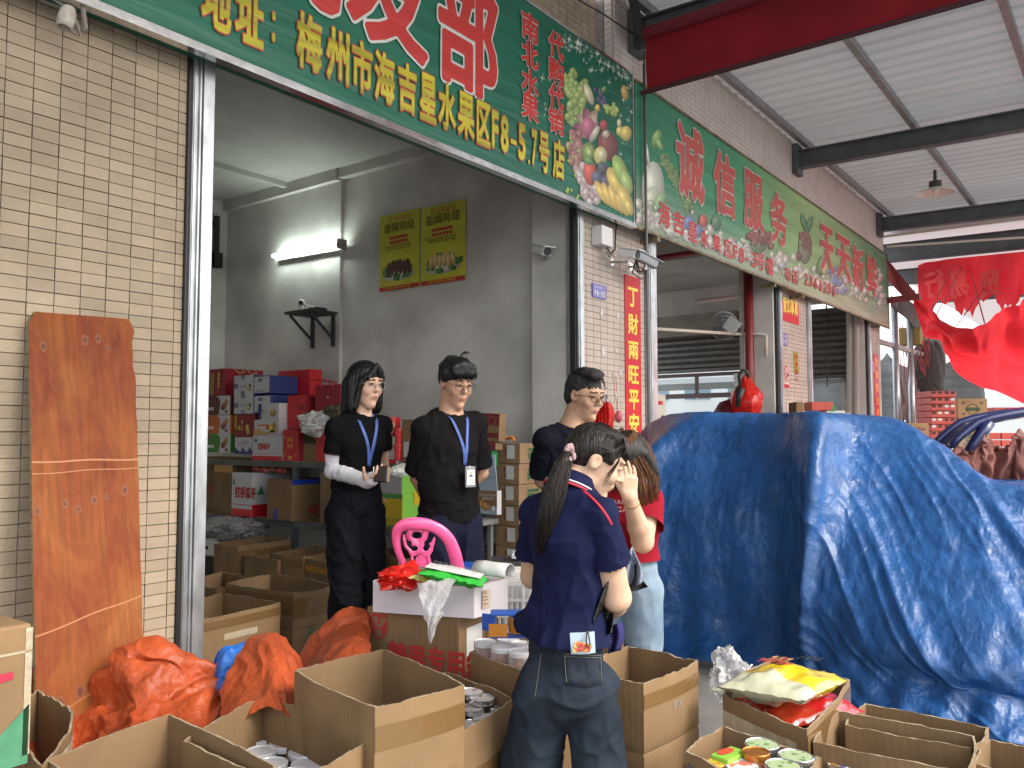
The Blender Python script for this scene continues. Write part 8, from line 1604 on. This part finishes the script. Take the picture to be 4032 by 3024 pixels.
    for nm,mt,(uu,vv,ww,hh),lab,k in (('grey_bag',M('bag_grey',(.22,.26,.33),.28,spec=.6,bump=.5,bs=18,bd=.03),(1352,1190,34,72),'shiny blue grey plastic bag held by the woman in red',1),('dark_bag',M('bag_black'),(1350,1226,44,46),'black plastic bag corner held below the shiny grey bag of the woman in red',4)):
        G = [[W(uu+s*ww*(.5+.6*q)+3*math.sin(q*5+s*4+k), vv+q*hh-6*s*(1-q)+5*math.sin(s*4), D=D-.30+.03*math.sin(s*7+q*5+k)+(.03 if k==4 else 0)) for s in np.linspace(0,1,14)] for q in np.linspace(0,1,16)]; m = MB(); m.grid(G); m.build(nm,mt,smooth=True,solid=.003,label=lab,cat='bag')
woman_red()
# ------------------------------------------------------------ pink plastic chair
PINK = M('chair_pink',(.78,.10,.28),.28,coat=.35,spec=.5); ch_ = thing('plastic_chair','pink plastic chair with a moulded face pattern in its backrest','chair',tuple(W(925,1230,D=3.62)*[1,1,0]))
Dc = 3.62
def pc(x,y,dd=0): return W((1200+x/1.646)/1.82278,(1300+y/1.646)/1.82278,D=Dc+dd)
ol = [(655,1545),(625,1480),(600,1410),(592,1340),(605,1290),(650,1260),(720,1252),(800,1262),(880,1300),(935,1360),(965,1430),(985,1500),(1000,1570)]
P_ = [pc(x,y,.05*abs(i-6)/6-.03) for i,(x,y) in enumerate(ol)]
def rsmp(P,n):
    P = np.array(P); k = len(P); Q = np.concatenate([[2*P[0]-P[1]],P,[2*P[-1]-P[-2]]]); t = np.linspace(0,k-1-1e-9,n); i = t.astype(int); f = (t-i)[:,None]; p0,p1,p2,p3 = Q[i],Q[i+1],Q[i+2],Q[i+3]; return .5*((2*p1)+(-p0+p2)*f+(2*p0-5*p1+4*p2-p3)*f*f+(-p0+3*p1-3*p2+p3)*f**3)
Pf = rsmp(P_,48); cs = SD(*bbox(list(Pf),.06),.0035)
for i in range(47): q = i/47; r_ = .011+.012*math.exp(-((q-.5)/.28)**2)+.012*(q>.6)*min(1,(q-.6)*4); cs.cone(Pf[i]-VN*.0,Pf[i+1],r_,r_,.010,fl=(VN,.55))
def blob(x,y,rx,ry,mode='u',k=.008,dd=0,rn=.010): 
    sc_ = Dc/1805/(1.646*1.82278); cs.ell(pc(x,y,dd),(rx*sc_,ry*sc_,rn),np.stack([VR,Z3,VN],1),k,mode)
def arm(pts,r,k=.008,fl=.5):
    sc_ = Dc/1805/(1.646*1.82278); Q = rsmp([pc(x,y,-.01) for x,y in pts],12)
    for a,b in zip(Q[:-1],Q[1:]): cs.cone(a,b,r*sc_,r*sc_,k,fl=(VN,fl))
blob(722,1325,70,60); arm([(680,1300),(700,1380),(735,1430)],17); arm([(790,1300),(765,1370),(745,1430)],17); arm([(640,1330),(655,1400),(690,1440),(700,1520),(712,1545)],9); arm([(840,1345),(825,1400),(800,1450),(808,1500),(822,1545)],9)
arm([(690,1440),(740,1425),(800,1430)],11); blob(765,1500,52,58); blob(765,1462,30,24); 
for q in (712,790): arm([(q-34,1400),(q-30,1440),(q,1458),(q+30,1440),(q+34,1400),(q,1372),(q-34,1400)],5)
blob(727,1328,34,22,'s',.004,0,.04); blob(790,1380,15,20,'s',.004,0,.04); blob(682,1385,13,24,'s',.004,0,.04); blob(712,1412,22,18,'s',.004,0,.04); blob(786,1412,18,18,'s',.004,0,.04)
sdmesh('backrest',cs,PINK,ch_); sc0 = pc(800,1600); m = MB(); sx = pc(640,1640); s2_ = pc(990,1650); zc = sx[2]-.02; m.hexa([np.array([p[0],p[1],z]) for z in (zc-.03,zc) for p in (sx,s2_,s2_-VN*.28,sx-VN*.28)]); m.build('seat',PINK,ch_,bevel=.008)
for p in (sx,s2_,s2_-VN*.28,sx-VN*.28): m = MB(); m.tube([[p[0],p[1],zc-.03],[p[0],p[1],.12]],.018,8); m.build('leg',PINK,ch_)
m = MB(); a = pc(1000,1570); m.tube([a,a+VR*.03-Z3*.06],.02,8); m.tube([pc(655,1545),sx],.014,8); m.build('arm_post',PINK,ch_)
# ------------------------------------------------------------ far right: poles, crates, awnings, truck, yard
GLV = M('pole_galv',(.40,.41,.42),.35,.7,var=.2,vs=8)
af = thing('awning_frame','row of steel poles with cross braces beyond the last shop pillar','frame',(16,3,0))
px = [(1931,14.3),(1964,14.9),(1989,15.6),(2007,16.3),(2025,17.0),(2037,17.7)]
base = []
for i,(u,d) in enumerate(px):
    top_ = W(u,[650,680,700,712,722,735][i],D=d); x,y = top_[0],top_[1]; m = MB(); m.tube([(x,y,0),(x,y,top_[2])],.055 if i < 3 else .045,10); m.build('pole',GLV,af,smooth=True); base.append(top_)
for i in range(5):
    a,b = base[i],base[i+1]; m = MB(); m.tube([(a[0],a[1],1.0),(b[0],b[1],2.9)],.025,6); m.tube([(a[0],a[1],2.9),(b[0],b[1],1.0)],.025,6); m.build('brace',M('brace_rust',(.22,.12,.11),.6,var=.4),af)
m = MB(); G = [[W(1925,640,D=14.2),W(1960,648,D=15),W(1995,672,D=16),W(2048,700,D=18)],[W(1925,662,D=14),W(1962,690,D=14.6),W(1996,735,D=15.2),W(2045,760,D=17)]]; m.grid(G); m.build('grey_cover',M('cover_grey',(.10,.11,.10),.7,var=.3),af,solid=.02)
m = MB(); m.tube([W(1880,732,D=13.6),W(1990,765,D=15.3)],.05,8); m.build('downpipe',M('pipe_pink',(.42,.33,.33),.5),af)
rp = MB()
for k in range(14): a = W(1940+rng.uniform(0,70),700+rng.uniform(0,60),D=15); b = W(1930+rng.uniform(0,110),860+rng.uniform(0,50),D=15.5); rp.tube([a,(a+b)/2-[0,0,.05],b],.008,4)
rp.build('ropes',M('rope_red',(.35,.05,.05),.7),af)
m = MB(); m.ell(W(2000,820,D=15.4),(.25,.3,.75),12,8); m.ell(W(2018,790,D=16),(.2,.2,.5),12,8); m.build('hanging_sacks',M('sack_dark',(.05,.035,.035),.8,bump=.8,bs=8,bd=.1),af,smooth=True)
m = MB(); m.box(*(W(1972,745,D=15)-[.15,.15,.0]),*(W(1972,735,D=15)+[.2,.2,.22])); m.build('yellow_box',M('box_ochre',(.3,.2,.06),.7),af)
# grey shade net with scalloped top
NETM = M('net_grey',(.30,.31,.31),.9,var=.25,vs=2,stretch=(1,1,6),transl=.3); P = []; ys = np.linspace(2.5,6.4,60); X_ = 18.6
tz = [3.15-.42*abs(math.sin(y*2.2))**.7*1 for y in ys]; m = MB(); m.grid([[ (X_+.06*math.sin(y*9),y,z*q) for y,z in zip(ys,tz)] for q in np.linspace(0,1,10)]); nt_ = m.build('shade_net',NETM,smooth=True,solid=.01,label='grey mesh shade net with a scalloped top behind the steel poles',cat='net')
m = MB(); m.box(X_-.12,2.5,1.68,X_-.09,6.4,1.72); m.build('blue_light_strip',M('strip_blue',(.25,.55,.85),.4,emit=.5),nt_)
m = MB(); m.box(X_-.16,2.9,.55,X_-.13,4.1,1.25); m.build('parking_banner',M('banner_violet',(.10,.09,.22),.6),nt_); m = MB(); line_text(m,'停车场',np.array([X_-.17,3.95,.72]),np.array([0,-1.,0]),UZ,.26,off=.04); m.build('lettering',INKW,nt_)
# building seen through the window
fb = thing('office_building','white office building with blue glazed windows behind the shop','building',(34,14,0)); WB = M('far_wall',(.72,.72,.70),.8); m = MB(); m.box(34,8,0,40,34,9); m.build('wall',WB,fb)
for k in range(12):
    for z in (1.3,3.0,4.9): m = MB(); m.box(33.95,9+k*2.0,z,34.02,10.2+k*2.0,z+.85); f_ = m.build('window',M('far_window',(.15,.24,.32),.2),fb); m = MB(); m.box(33.92,9+k*2.0+.58,z,33.949,9+k*2.0+.63,z+.85); m.build('mullion',INKW,f_)
m = MB(); m.box(26,6.5,3.25,31,16,3.33); [m.box(26+k*1.2,6.5,3.16,26.12+k*1.2,16,3.25) for k in range(4)]; o = m.build('porch_roof',M('far_sheet2',(.45,.46,.46),.6),fb)
m = MB(); m.box(20,7.2,.7,20.05,13,.95); m.build('low_fence',M('fence_grey',(.5,.5,.5),.6),label='low pale railing outside the shop window',cat='fence')
# grey white wall far right
m = MB(); m.box(46,-14,0,47,9,3.5); m.build('yard_wall',M('yard_white',(.66,.67,.66),.85,var=.06,vs=.5),label='plain pale grey wall far beyond the crates',cat='wall')
# red translucent sheets
def redmat(name,c,tl=.6): return M(name,c,.5,var=.25,vs=1.2,bump=.5,bs=3,bd=.05,transl=tl,coords='World')
RS = redmat('red_sheet',(.90,.035,.05),.8); Db = 17.0
us = np.linspace(1983,2330,60); P = []
for q in np.linspace(0,1,16):
    row = []
    for i,u in enumerate(us): bot = 664+14*math.sin(u*.07)+9*math.sin(u*.21)+6*math.sin(u*.5)-(12 if u>2130 else 0); v = (566-(u-1983)*.10)*(1-q)+bot*q; row.append(W(u,v,D=Db-(u-1983)*.012+.05*math.sin(u*.09+q*3)))
    P.append(row)
m = MB(); m.grid(P); rbn = m.build('red_banner',RS,smooth=True,label='ragged red banner with reversed characters hung beyond the canopy',cat='banner')
m = MB(); 
for ch,u0,u1 in (('行',2000,2043),('易',2055,2098),('贸',2120,2165)):
    a = W(u0,0,D=Db-.9); z0_ = W((u0+u1)/2,648,D=Db-(u0-1983)*.012-.08)[2]; z1_ = W((u0+u1)/2,588,D=Db-(u0-1983)*.012-.08)[2]; p0 = W(u1,648,D=Db-(u1-1983)*.012-.10); p1 = W(u0,648,D=Db-(u0-1983)*.012-.10); put_glyph(m,ch,(p0[0],p0[1],z0_),(p1[0]-p0[0],p1[1]-p0[1],0),(0,0,z1_-z0_),off=.035,h=-.02)
m.build('lettering',redmat('red_letter',(.85,.05,.04),.5),rbn)
TP = [(1965,626),(1988,652),(2010,672),(2036,690),(2066,704),(2100,704),(2127,698),(2150,672),(2185,660),(2230,640),(2330,610)]; BT = [(1966,630),(1985,700),(2000,724),(2026,740),(2060,790),(2098,820),(2135,840),(2170,858),(2212,880),(2270,900),(2340,920)]
G = []
for q in (0,.2,.45,.7,.9,1): G.append([W(a[0]*(1-q)+b[0]*q,a[1]*(1-q)+b[1]*q,D=14.5-.055*(i*8)-(1.6*math.sin(math.pi*min(1,q*.8)))*(i/10)) for i,(a,b) in enumerate(zip(TP,BT))])
P = spline_grid(G,50,110); N0 = normals(P); S,T = np.meshgrid(np.linspace(0,1,110),np.linspace(0,1,50)); P = P+N0*(.05*np.sin(S*38+T*4)*np.sin(T*math.pi)+.05*ridged(np.stack([S*9,T*3,0*S],2),3))[...,None]
rt_ = thing('red_awning','sagging red translucent tarpaulin slung on ropes above the crates','tarpaulin',tuple(P[25,55])); sheet('sheet',P,RS,parent=rt_)
m = MB(); 
for a,b in (((1966,628),(1925,570)),((2127,698),(2090,560)),((2066,704),(2170,560)),((2010,672),(2060,570)),((1990,745),(2085,560))): m.tube([W(*a,D=14.3),W(*b,D=16)],.012,4)
m.build('guy_rope',M('rope_red'),rt_)
# crates and cartons beyond the tarpaulin
def fbox(name,label,cat,u0,u1,vt,vb,D,mat,dep=.5,group=None):
    a = W(u0,vb,D=D); b = W(u1,vb,D=D); z1 = W(u0,vt,D=D)[2]; U = b-a; U[2] = 0; w_ = np.linalg.norm(U); U /= w_; t,o,U = cbox(name,label,cat,(a[0],a[1],a[2]),w_,U,dep,z1-a[2],mat,group=group,bevel=.01); return t,o,U,w_,z1-a[2]
CR = M('crate_red',(.50,.06,.04),.45,var=.2,vs=5); HOLE = M('crate_hole',(.05,.03,.03),.8); v0 = 975
for k in range(9):
    vb = 975-k*14.6; vt = vb-13.6; t,o,U,w_,h_ = fbox('red_crate','red plastic crate of the tall stack, '+['bottom one','second from the bottom','third from the bottom','fourth from the bottom','middle one','fourth from the top','third from the top','second from the top','topmost one'][k],'crate',2011,2066,vt,vb,13.5,CR,group='stack of red plastic crates'); m = MB()
    for i,q in enumerate((.12,.36,.62,.86)): m.quad(*[o+U*(w_*q+dx)+UZ*(h_*dz) for dx,dz in ((-.03,.55),(.03,.55),(.03,.95),(-.03,.95))],mi=1 if (k*4+i)%5 in (1,2) and k<8 else 0)
    m.build('hand_slot',[HOLE,M('slot_light',(.6,.6,.58),.6)],t)
DC = M('durian_kraft',(.34,.20,.09),.75,var=.15,vs=3); 
for (u0,u1,vt,vb,D_,txt,l) in ((2069,2134,861,905,14.0,'DURIAN','upper carton printed with a fruit emblem beside the red crates'),(2069,2140,906,975,14.0,'DURIAN','lower fruit carton with large red letters, partly behind the truck'),(1946,2008,914,975,13.0,'金枕盟','ochre fruit carton with red characters left of the red crates')):
    t,o,U,w_,h_ = fbox('fruit_carton',l,'carton',u0,u1,vt,vb,D_,DC); m = MB(); n_ = 4.2 if txt[0]=='D' else 3.2; line_text(m,txt,o+U*(w_*.2)+UZ*(h_-.12 if vt>862 else h_-.06)-np.array([0,0,.0]),U,UZ,w_*.6/n_*(.9 if vt>862 else .45),off=.03); 
    if vt > 906: line_text(m,'SUN',o+U*(w_*.76)+UZ*(h_*.5),U,UZ,.05,off=.03)
    m.build('lettering',M('ink_brown_red',(.25,.04,.02),.7),t); m = MB(); cz = h_*.48; cx = w_*.5; r_ = min(h_*.27,.14)
    for k in range(24): q0,q1 = k*math.pi/12,(k+1)*math.pi/12; g_ = lambda r,q: o+U*(cx+r*1.1*math.cos(q))+UZ*(cz+r*math.sin(q)); m.quad(g_(r_*.82,q0),g_(r_,q0),g_(r_,q1),g_(r_*.82,q1))
    m.quad(o+U*(cx-r_*1.3)+UZ*(cz-.03),o+U*(cx+r_*1.3)+UZ*(cz-.03),o+U*(cx+r_*1.3)+UZ*(cz+.03),o+U*(cx-r_*1.3)+UZ*(cz+.03)); m.build('emblem',M('emblem_olive',(.05,.07,.03),.7) if txt[0]=='D' else M('ink_brown_red'),t)
    m = MB(); [m.add([o+U*(w_*q+.025*math.cos(a))+UZ*(h_*z+.02*math.sin(a))-np.array([0,0,0]) for a in np.linspace(0,2*math.pi,10,endpoint=False)],[tuple(range(10))]) for q,z in ((.2,.78),(.8,.78),(.2,.25),(.8,.25))]; m.build('vent_hole',M('hole_violet',(.08,.06,.12),.8),t)
for k in range(3): 
    t,o,U,w_,h_ = fbox('red_carton','small red fruit carton at the right picture edge, '+('left','middle','right')[k]+' one of its row','carton',2148+k*28,2174+k*28,880,902,17,CR,group='row of red fruit cartons'); m = MB(); m.bar(o+U*(w_*.3)+UZ*h_*.5,o+U*(w_*.75)+UZ*h_*.55,.004,.03); m.build('green_print',INKG,t)
for r_ in range(3):
    for k in range(3): fbox('red_carton','red fruit carton seen through the truck cab, %s row, %s'%(('top','middle','bottom')[r_],('left','centre','right')[k]),'carton',2134+k*30,2162+k*30,935+r_*16,949+r_*16,16,CR,group='red fruit cartons behind the truck')
# truck cab and canvas
tk = thing('truck','blue truck cab seen past the blue tarpaulin','truck',tuple(W(2170,1000,D=8.5)*[1,1,0])); TB = M('truck_blue',(.012,.02,.10),.25,coat=.5); Dk = 8.5
pil = [(2055,965),(2068,948),(2088,930),(2112,912),(2140,903),(2175,896),(2212,890),(2300,880)]
Pk = [W(u,v,D=Dk) for u,v in pil]; off = -VN*.35; m = MB(); m.grid([[p for p in Pk],[p-Z3*.05 for p in Pk]]); m.grid([[p for p in Pk],[p+off for p in Pk]]); m.grid([[p-Z3*.06 for p in Pk],[p-Z3*.06+off for p in Pk]]); m.tube(Pk,.045,8); m.tube([p+off for p in Pk],.04,8); m.build('roof',TB,tk,smooth=True)
m = MB(); m.tube([W(2055,968,D=Dk),W(2048,980,D=Dk)],.04,8); m.tube([W(2138,912,D=Dk-.02),W(2120,935,D=Dk-.02),W(2104,960,D=Dk-.02),W(2090,985,D=Dk)],.06,8); m.build('window_post',TB,tk,smooth=True)
m = MB(); m.grid([[W(2078,942,D=Dk+.02),W(2128,918,D=Dk+.02)],[W(2062,972,D=Dk+.02),W(2100,975,D=Dk+.02)]]); m.build('side_window',clear('cab_glass',(.75,.72,.65),.8,.05),tk)
m = MB(); a = W(2040,985,D=Dk); b = W(2350,1000,D=Dk); m.hexa([np.array([p[0],p[1],z]) for z in (.3,a[2]) for p in (a,b,b+off,a+off)]); m.build('cab_body',TB,tk,bevel=.05)
m = MB(); m.tube([W(2063,968,D=Dk-.05),W(2087,938,D=Dk-.05)],.006,5); m.build('wiper',BLACK,tk)
CV = M('canvas_maroon',(.17,.055,.045),.75,var=.3,vs=3,bump=.3,bs=12,coords='World')
top = [(2010,958),(2045,962),(2080,966),(2100,975),(2122,938),(2150,950),(2180,952),(2195,930),(2240,925),(2330,920)]
G = [[W(u,v+dv,D=6.6-dd) for u,v in top] for dv,dd in ((10,-.8),(0,0),(22,.15),(55,.25),(110,.3))]; P = spline_grid(G,80,130); N0 = normals(P); S,T = np.meshgrid(np.linspace(0,1,130),np.linspace(0,1,80)); P = P+N0*(.07*ridged(np.stack([S*10+T,T*1.6,0*S],2),3)+.03*ridged(np.stack([S*22,T*6,0*S],2),5))[...,None]
cv = thing('brown_canvas','heavy reddish brown canvas bunched over a load beside the truck','canvas cover',tuple(P[40,60]*[1,1,0])); sheet('sheet',P,CV,parent=cv)
# ------------------------------------------------------------ inside the second and third bays
rp_ = thing('red_pipe','red sprinkler pipe along the ceiling and down the column of the second bay','pipe',(9.2,3.8,1)); RPM = M('pipe_red',(.22,.02,.02),.4)
a = W(1616,620,X=9.25); m = MB(); m.tube([(9.25,a[1],.12),(9.25,a[1],3.94)],.055,10); m.build('riser',RPM,rp_,smooth=True); m = MB(); m.tube([W(1408,560,Y=3.9),W(1500,545,Y=3.9),W(1600,535,Y=3.9)],.03,8); m.build('branch',RPM,rp_,smooth=True)
t = thing('cream_pipe','thin cream water pipe crossing the second bay','pipe',W(1500,715,Y=3.8)); m = MB(); a = W(1408,710,Y=3.72); b = W(1600,722,X=9.2); c_ = W(1655,722,X=9.3); d_ = W(1655,770,X=9.3); m.tube([a,b],.018,8); m.tube([b,b+(c_-b)*.9,c_-Z3*.02,d_],.018,8); m.build('pipe',M('cream_pipe'),t,smooth=True)
t = thing('ceiling_tube','unlit tube lamp inside the second bay','light',W(1550,645,D=11)); m = MB(); m.tube([W(1502,652,D=11),W(1598,640,D=12)],.03,8); m.build('tube',WHITEP,t)
wf = thing('wall_fan','grey wall fan with a paper tag in the second bay','fan',W(1560,700,D=8.8)); c_ = W(1562,702,X=8.9); ax = np.array([-.75,-.5,-.35]); ax /= np.linalg.norm(ax); m = MB()
for r_,z in ((.155,0),(.155,.05),(.08,.07),(.12,.06),(.04,-.02)): 
    e1 = np.cross(ax,Z3); e1 /= np.linalg.norm(e1); e2 = np.cross(ax,e1); m.tube([c_+ax*z+(e1*math.cos(q)+e2*math.sin(q))*r_ for q in np.linspace(0,2*math.pi,25)],.006,5,0,False)
for k in range(24): q = k*math.pi/12; m.tube([c_+ax*.1+(e1*math.cos(q)+e2*math.sin(q))*.03,c_+ax*.09+(e1*math.cos(q)+e2*math.sin(q))*.11,c_+ax*.04+(e1*math.cos(q)+e2*math.sin(q))*.155,c_-ax*.02+(e1*math.cos(q)+e2*math.sin(q))*.15],.003,4)
m.build('cage',M('fan_grey',(.2,.2,.2),.4,.3),wf); m = MB()
for k in range(3): q = k*2.09; p = c_+ax*.04; d1 = e1*math.cos(q)+e2*math.sin(q); d2 = e1*math.cos(q+1.1)+e2*math.sin(q+1.1); m.add([p,p+d1*.13+ax*.02,p+(d1+d2)*.08,p+d2*.10-ax*.02],[(0,1,2,3)])
m.build('blade',M('fan_blade',(.12,.12,.13),.4),wf,solid=.003); m = MB(); m.tube([c_,W(1596,712,X=9.33)],.03,8); m.build('arm',M('fan_grey'),wf); m = MB(); m.bar(W(1572,715,X=8.8),W(1590,690,X=8.8),.01,.16); m.build('paper_tag',PAPER,wf)
# hanging red shopping bag with umbrella handle
hb = crumple('red_shopping_bag','full red plastic bag hanging in the second bay','bag',W(1613,868,D=8.6)-[0,0,0],(.17,.17,.20),REDBAG,k=51,amp=.25,fr=12,tip=.5)
t = thing('umbrella','folded dark umbrella with a hooked handle hanging on the column','umbrella',W(1608,830,D=8.4)); m = MB(); m.tube([W(1600,840,D=8.4),W(1596,812,D=8.4),W(1603,800,D=8.4),W(1612,800,D=8.4),W(1616,815,D=8.4)],.018,8); m.tube([W(1600,838,D=8.4),W(1592,880,D=8.4)],[.05,.02],8); m.build('canopy_and_handle',BLACK,t,smooth=True)
crumple('maroon_sack','dark red round sack behind the blue tarpaulin','sack',W(1585,888,D=8.8),(.22,.2,.14),M('sack_maroon',(.16,.01,.02),.6,bump=.5,bs=15),k=53,amp=.2)
t = thing('wall_meter','pale electricity meter on the column inside the second bay','meter',W(1590,840,X=9.3)); a = W(1585,812,X=9.3); m = MB(); m.box(9.2,a[1]-.18,a[2]-.45,9.35,a[1],a[2]-.15); m.box(9.25,a[1]-.16,a[2]-.12,9.35,a[1]-.02,a[2]+.02); m.build('housing',WHITEP,t)
# goods on a table in the third bay
for (u0,u1,vt,vb,mt,l) in ((1720,1737,868,902,M('kraft'),'kraft box standing on its end in front of the third bay'),(1753,1800,868,884,CR,'red carton with a white tag inside the third bay'),(1790,1822,893,903,cR,'flat red and white carton behind the blue tarpaulin'),(1822,1838,892,903,cW,'white end carton next to the flat red one'),(1786,1826,887,892,M('box_clear',(.5,.5,.52),.3),'clear plastic food box on the flat red carton'),(1791,1806,875,887,INKG,'small green packet on the clear food box')):
    fbox('goods_box',l,'box',u0,u1,vt,vb+3,9.2,mt,dep=.25)
m = MB(); a = W(1700,905,D=9.3); m.box(a[0],a[1]-.2,.1,a[0]+3,a[1]+.6,a[2]); m.build('low_table',WHITEP,label='low counter hidden behind the blue tarpaulin',cat='table')
m = MB(); a = W(1785,640,X=13.2); p = W(1787,830,X=13.2); [m.ell(a+(p-a)*k/24,(.012,.012,.03),6,5) for k in range(25)]; m.build('hoist_chain',BLACK,label='thin dark chain hanging in the third bay window',cat='chain')
m = MB(); m.tube([W(1836,560,X=13.1),W(1836,905,X=13.1)],.05,8); m.tube([W(1850,560,X=13.1),W(1850,905,X=13.1)],.04,8); m.build('drain_pipes',M('pipe_beige',(.40,.36,.31),.5),label='pair of beige drain pipes beside the third bay window',cat='pipe')
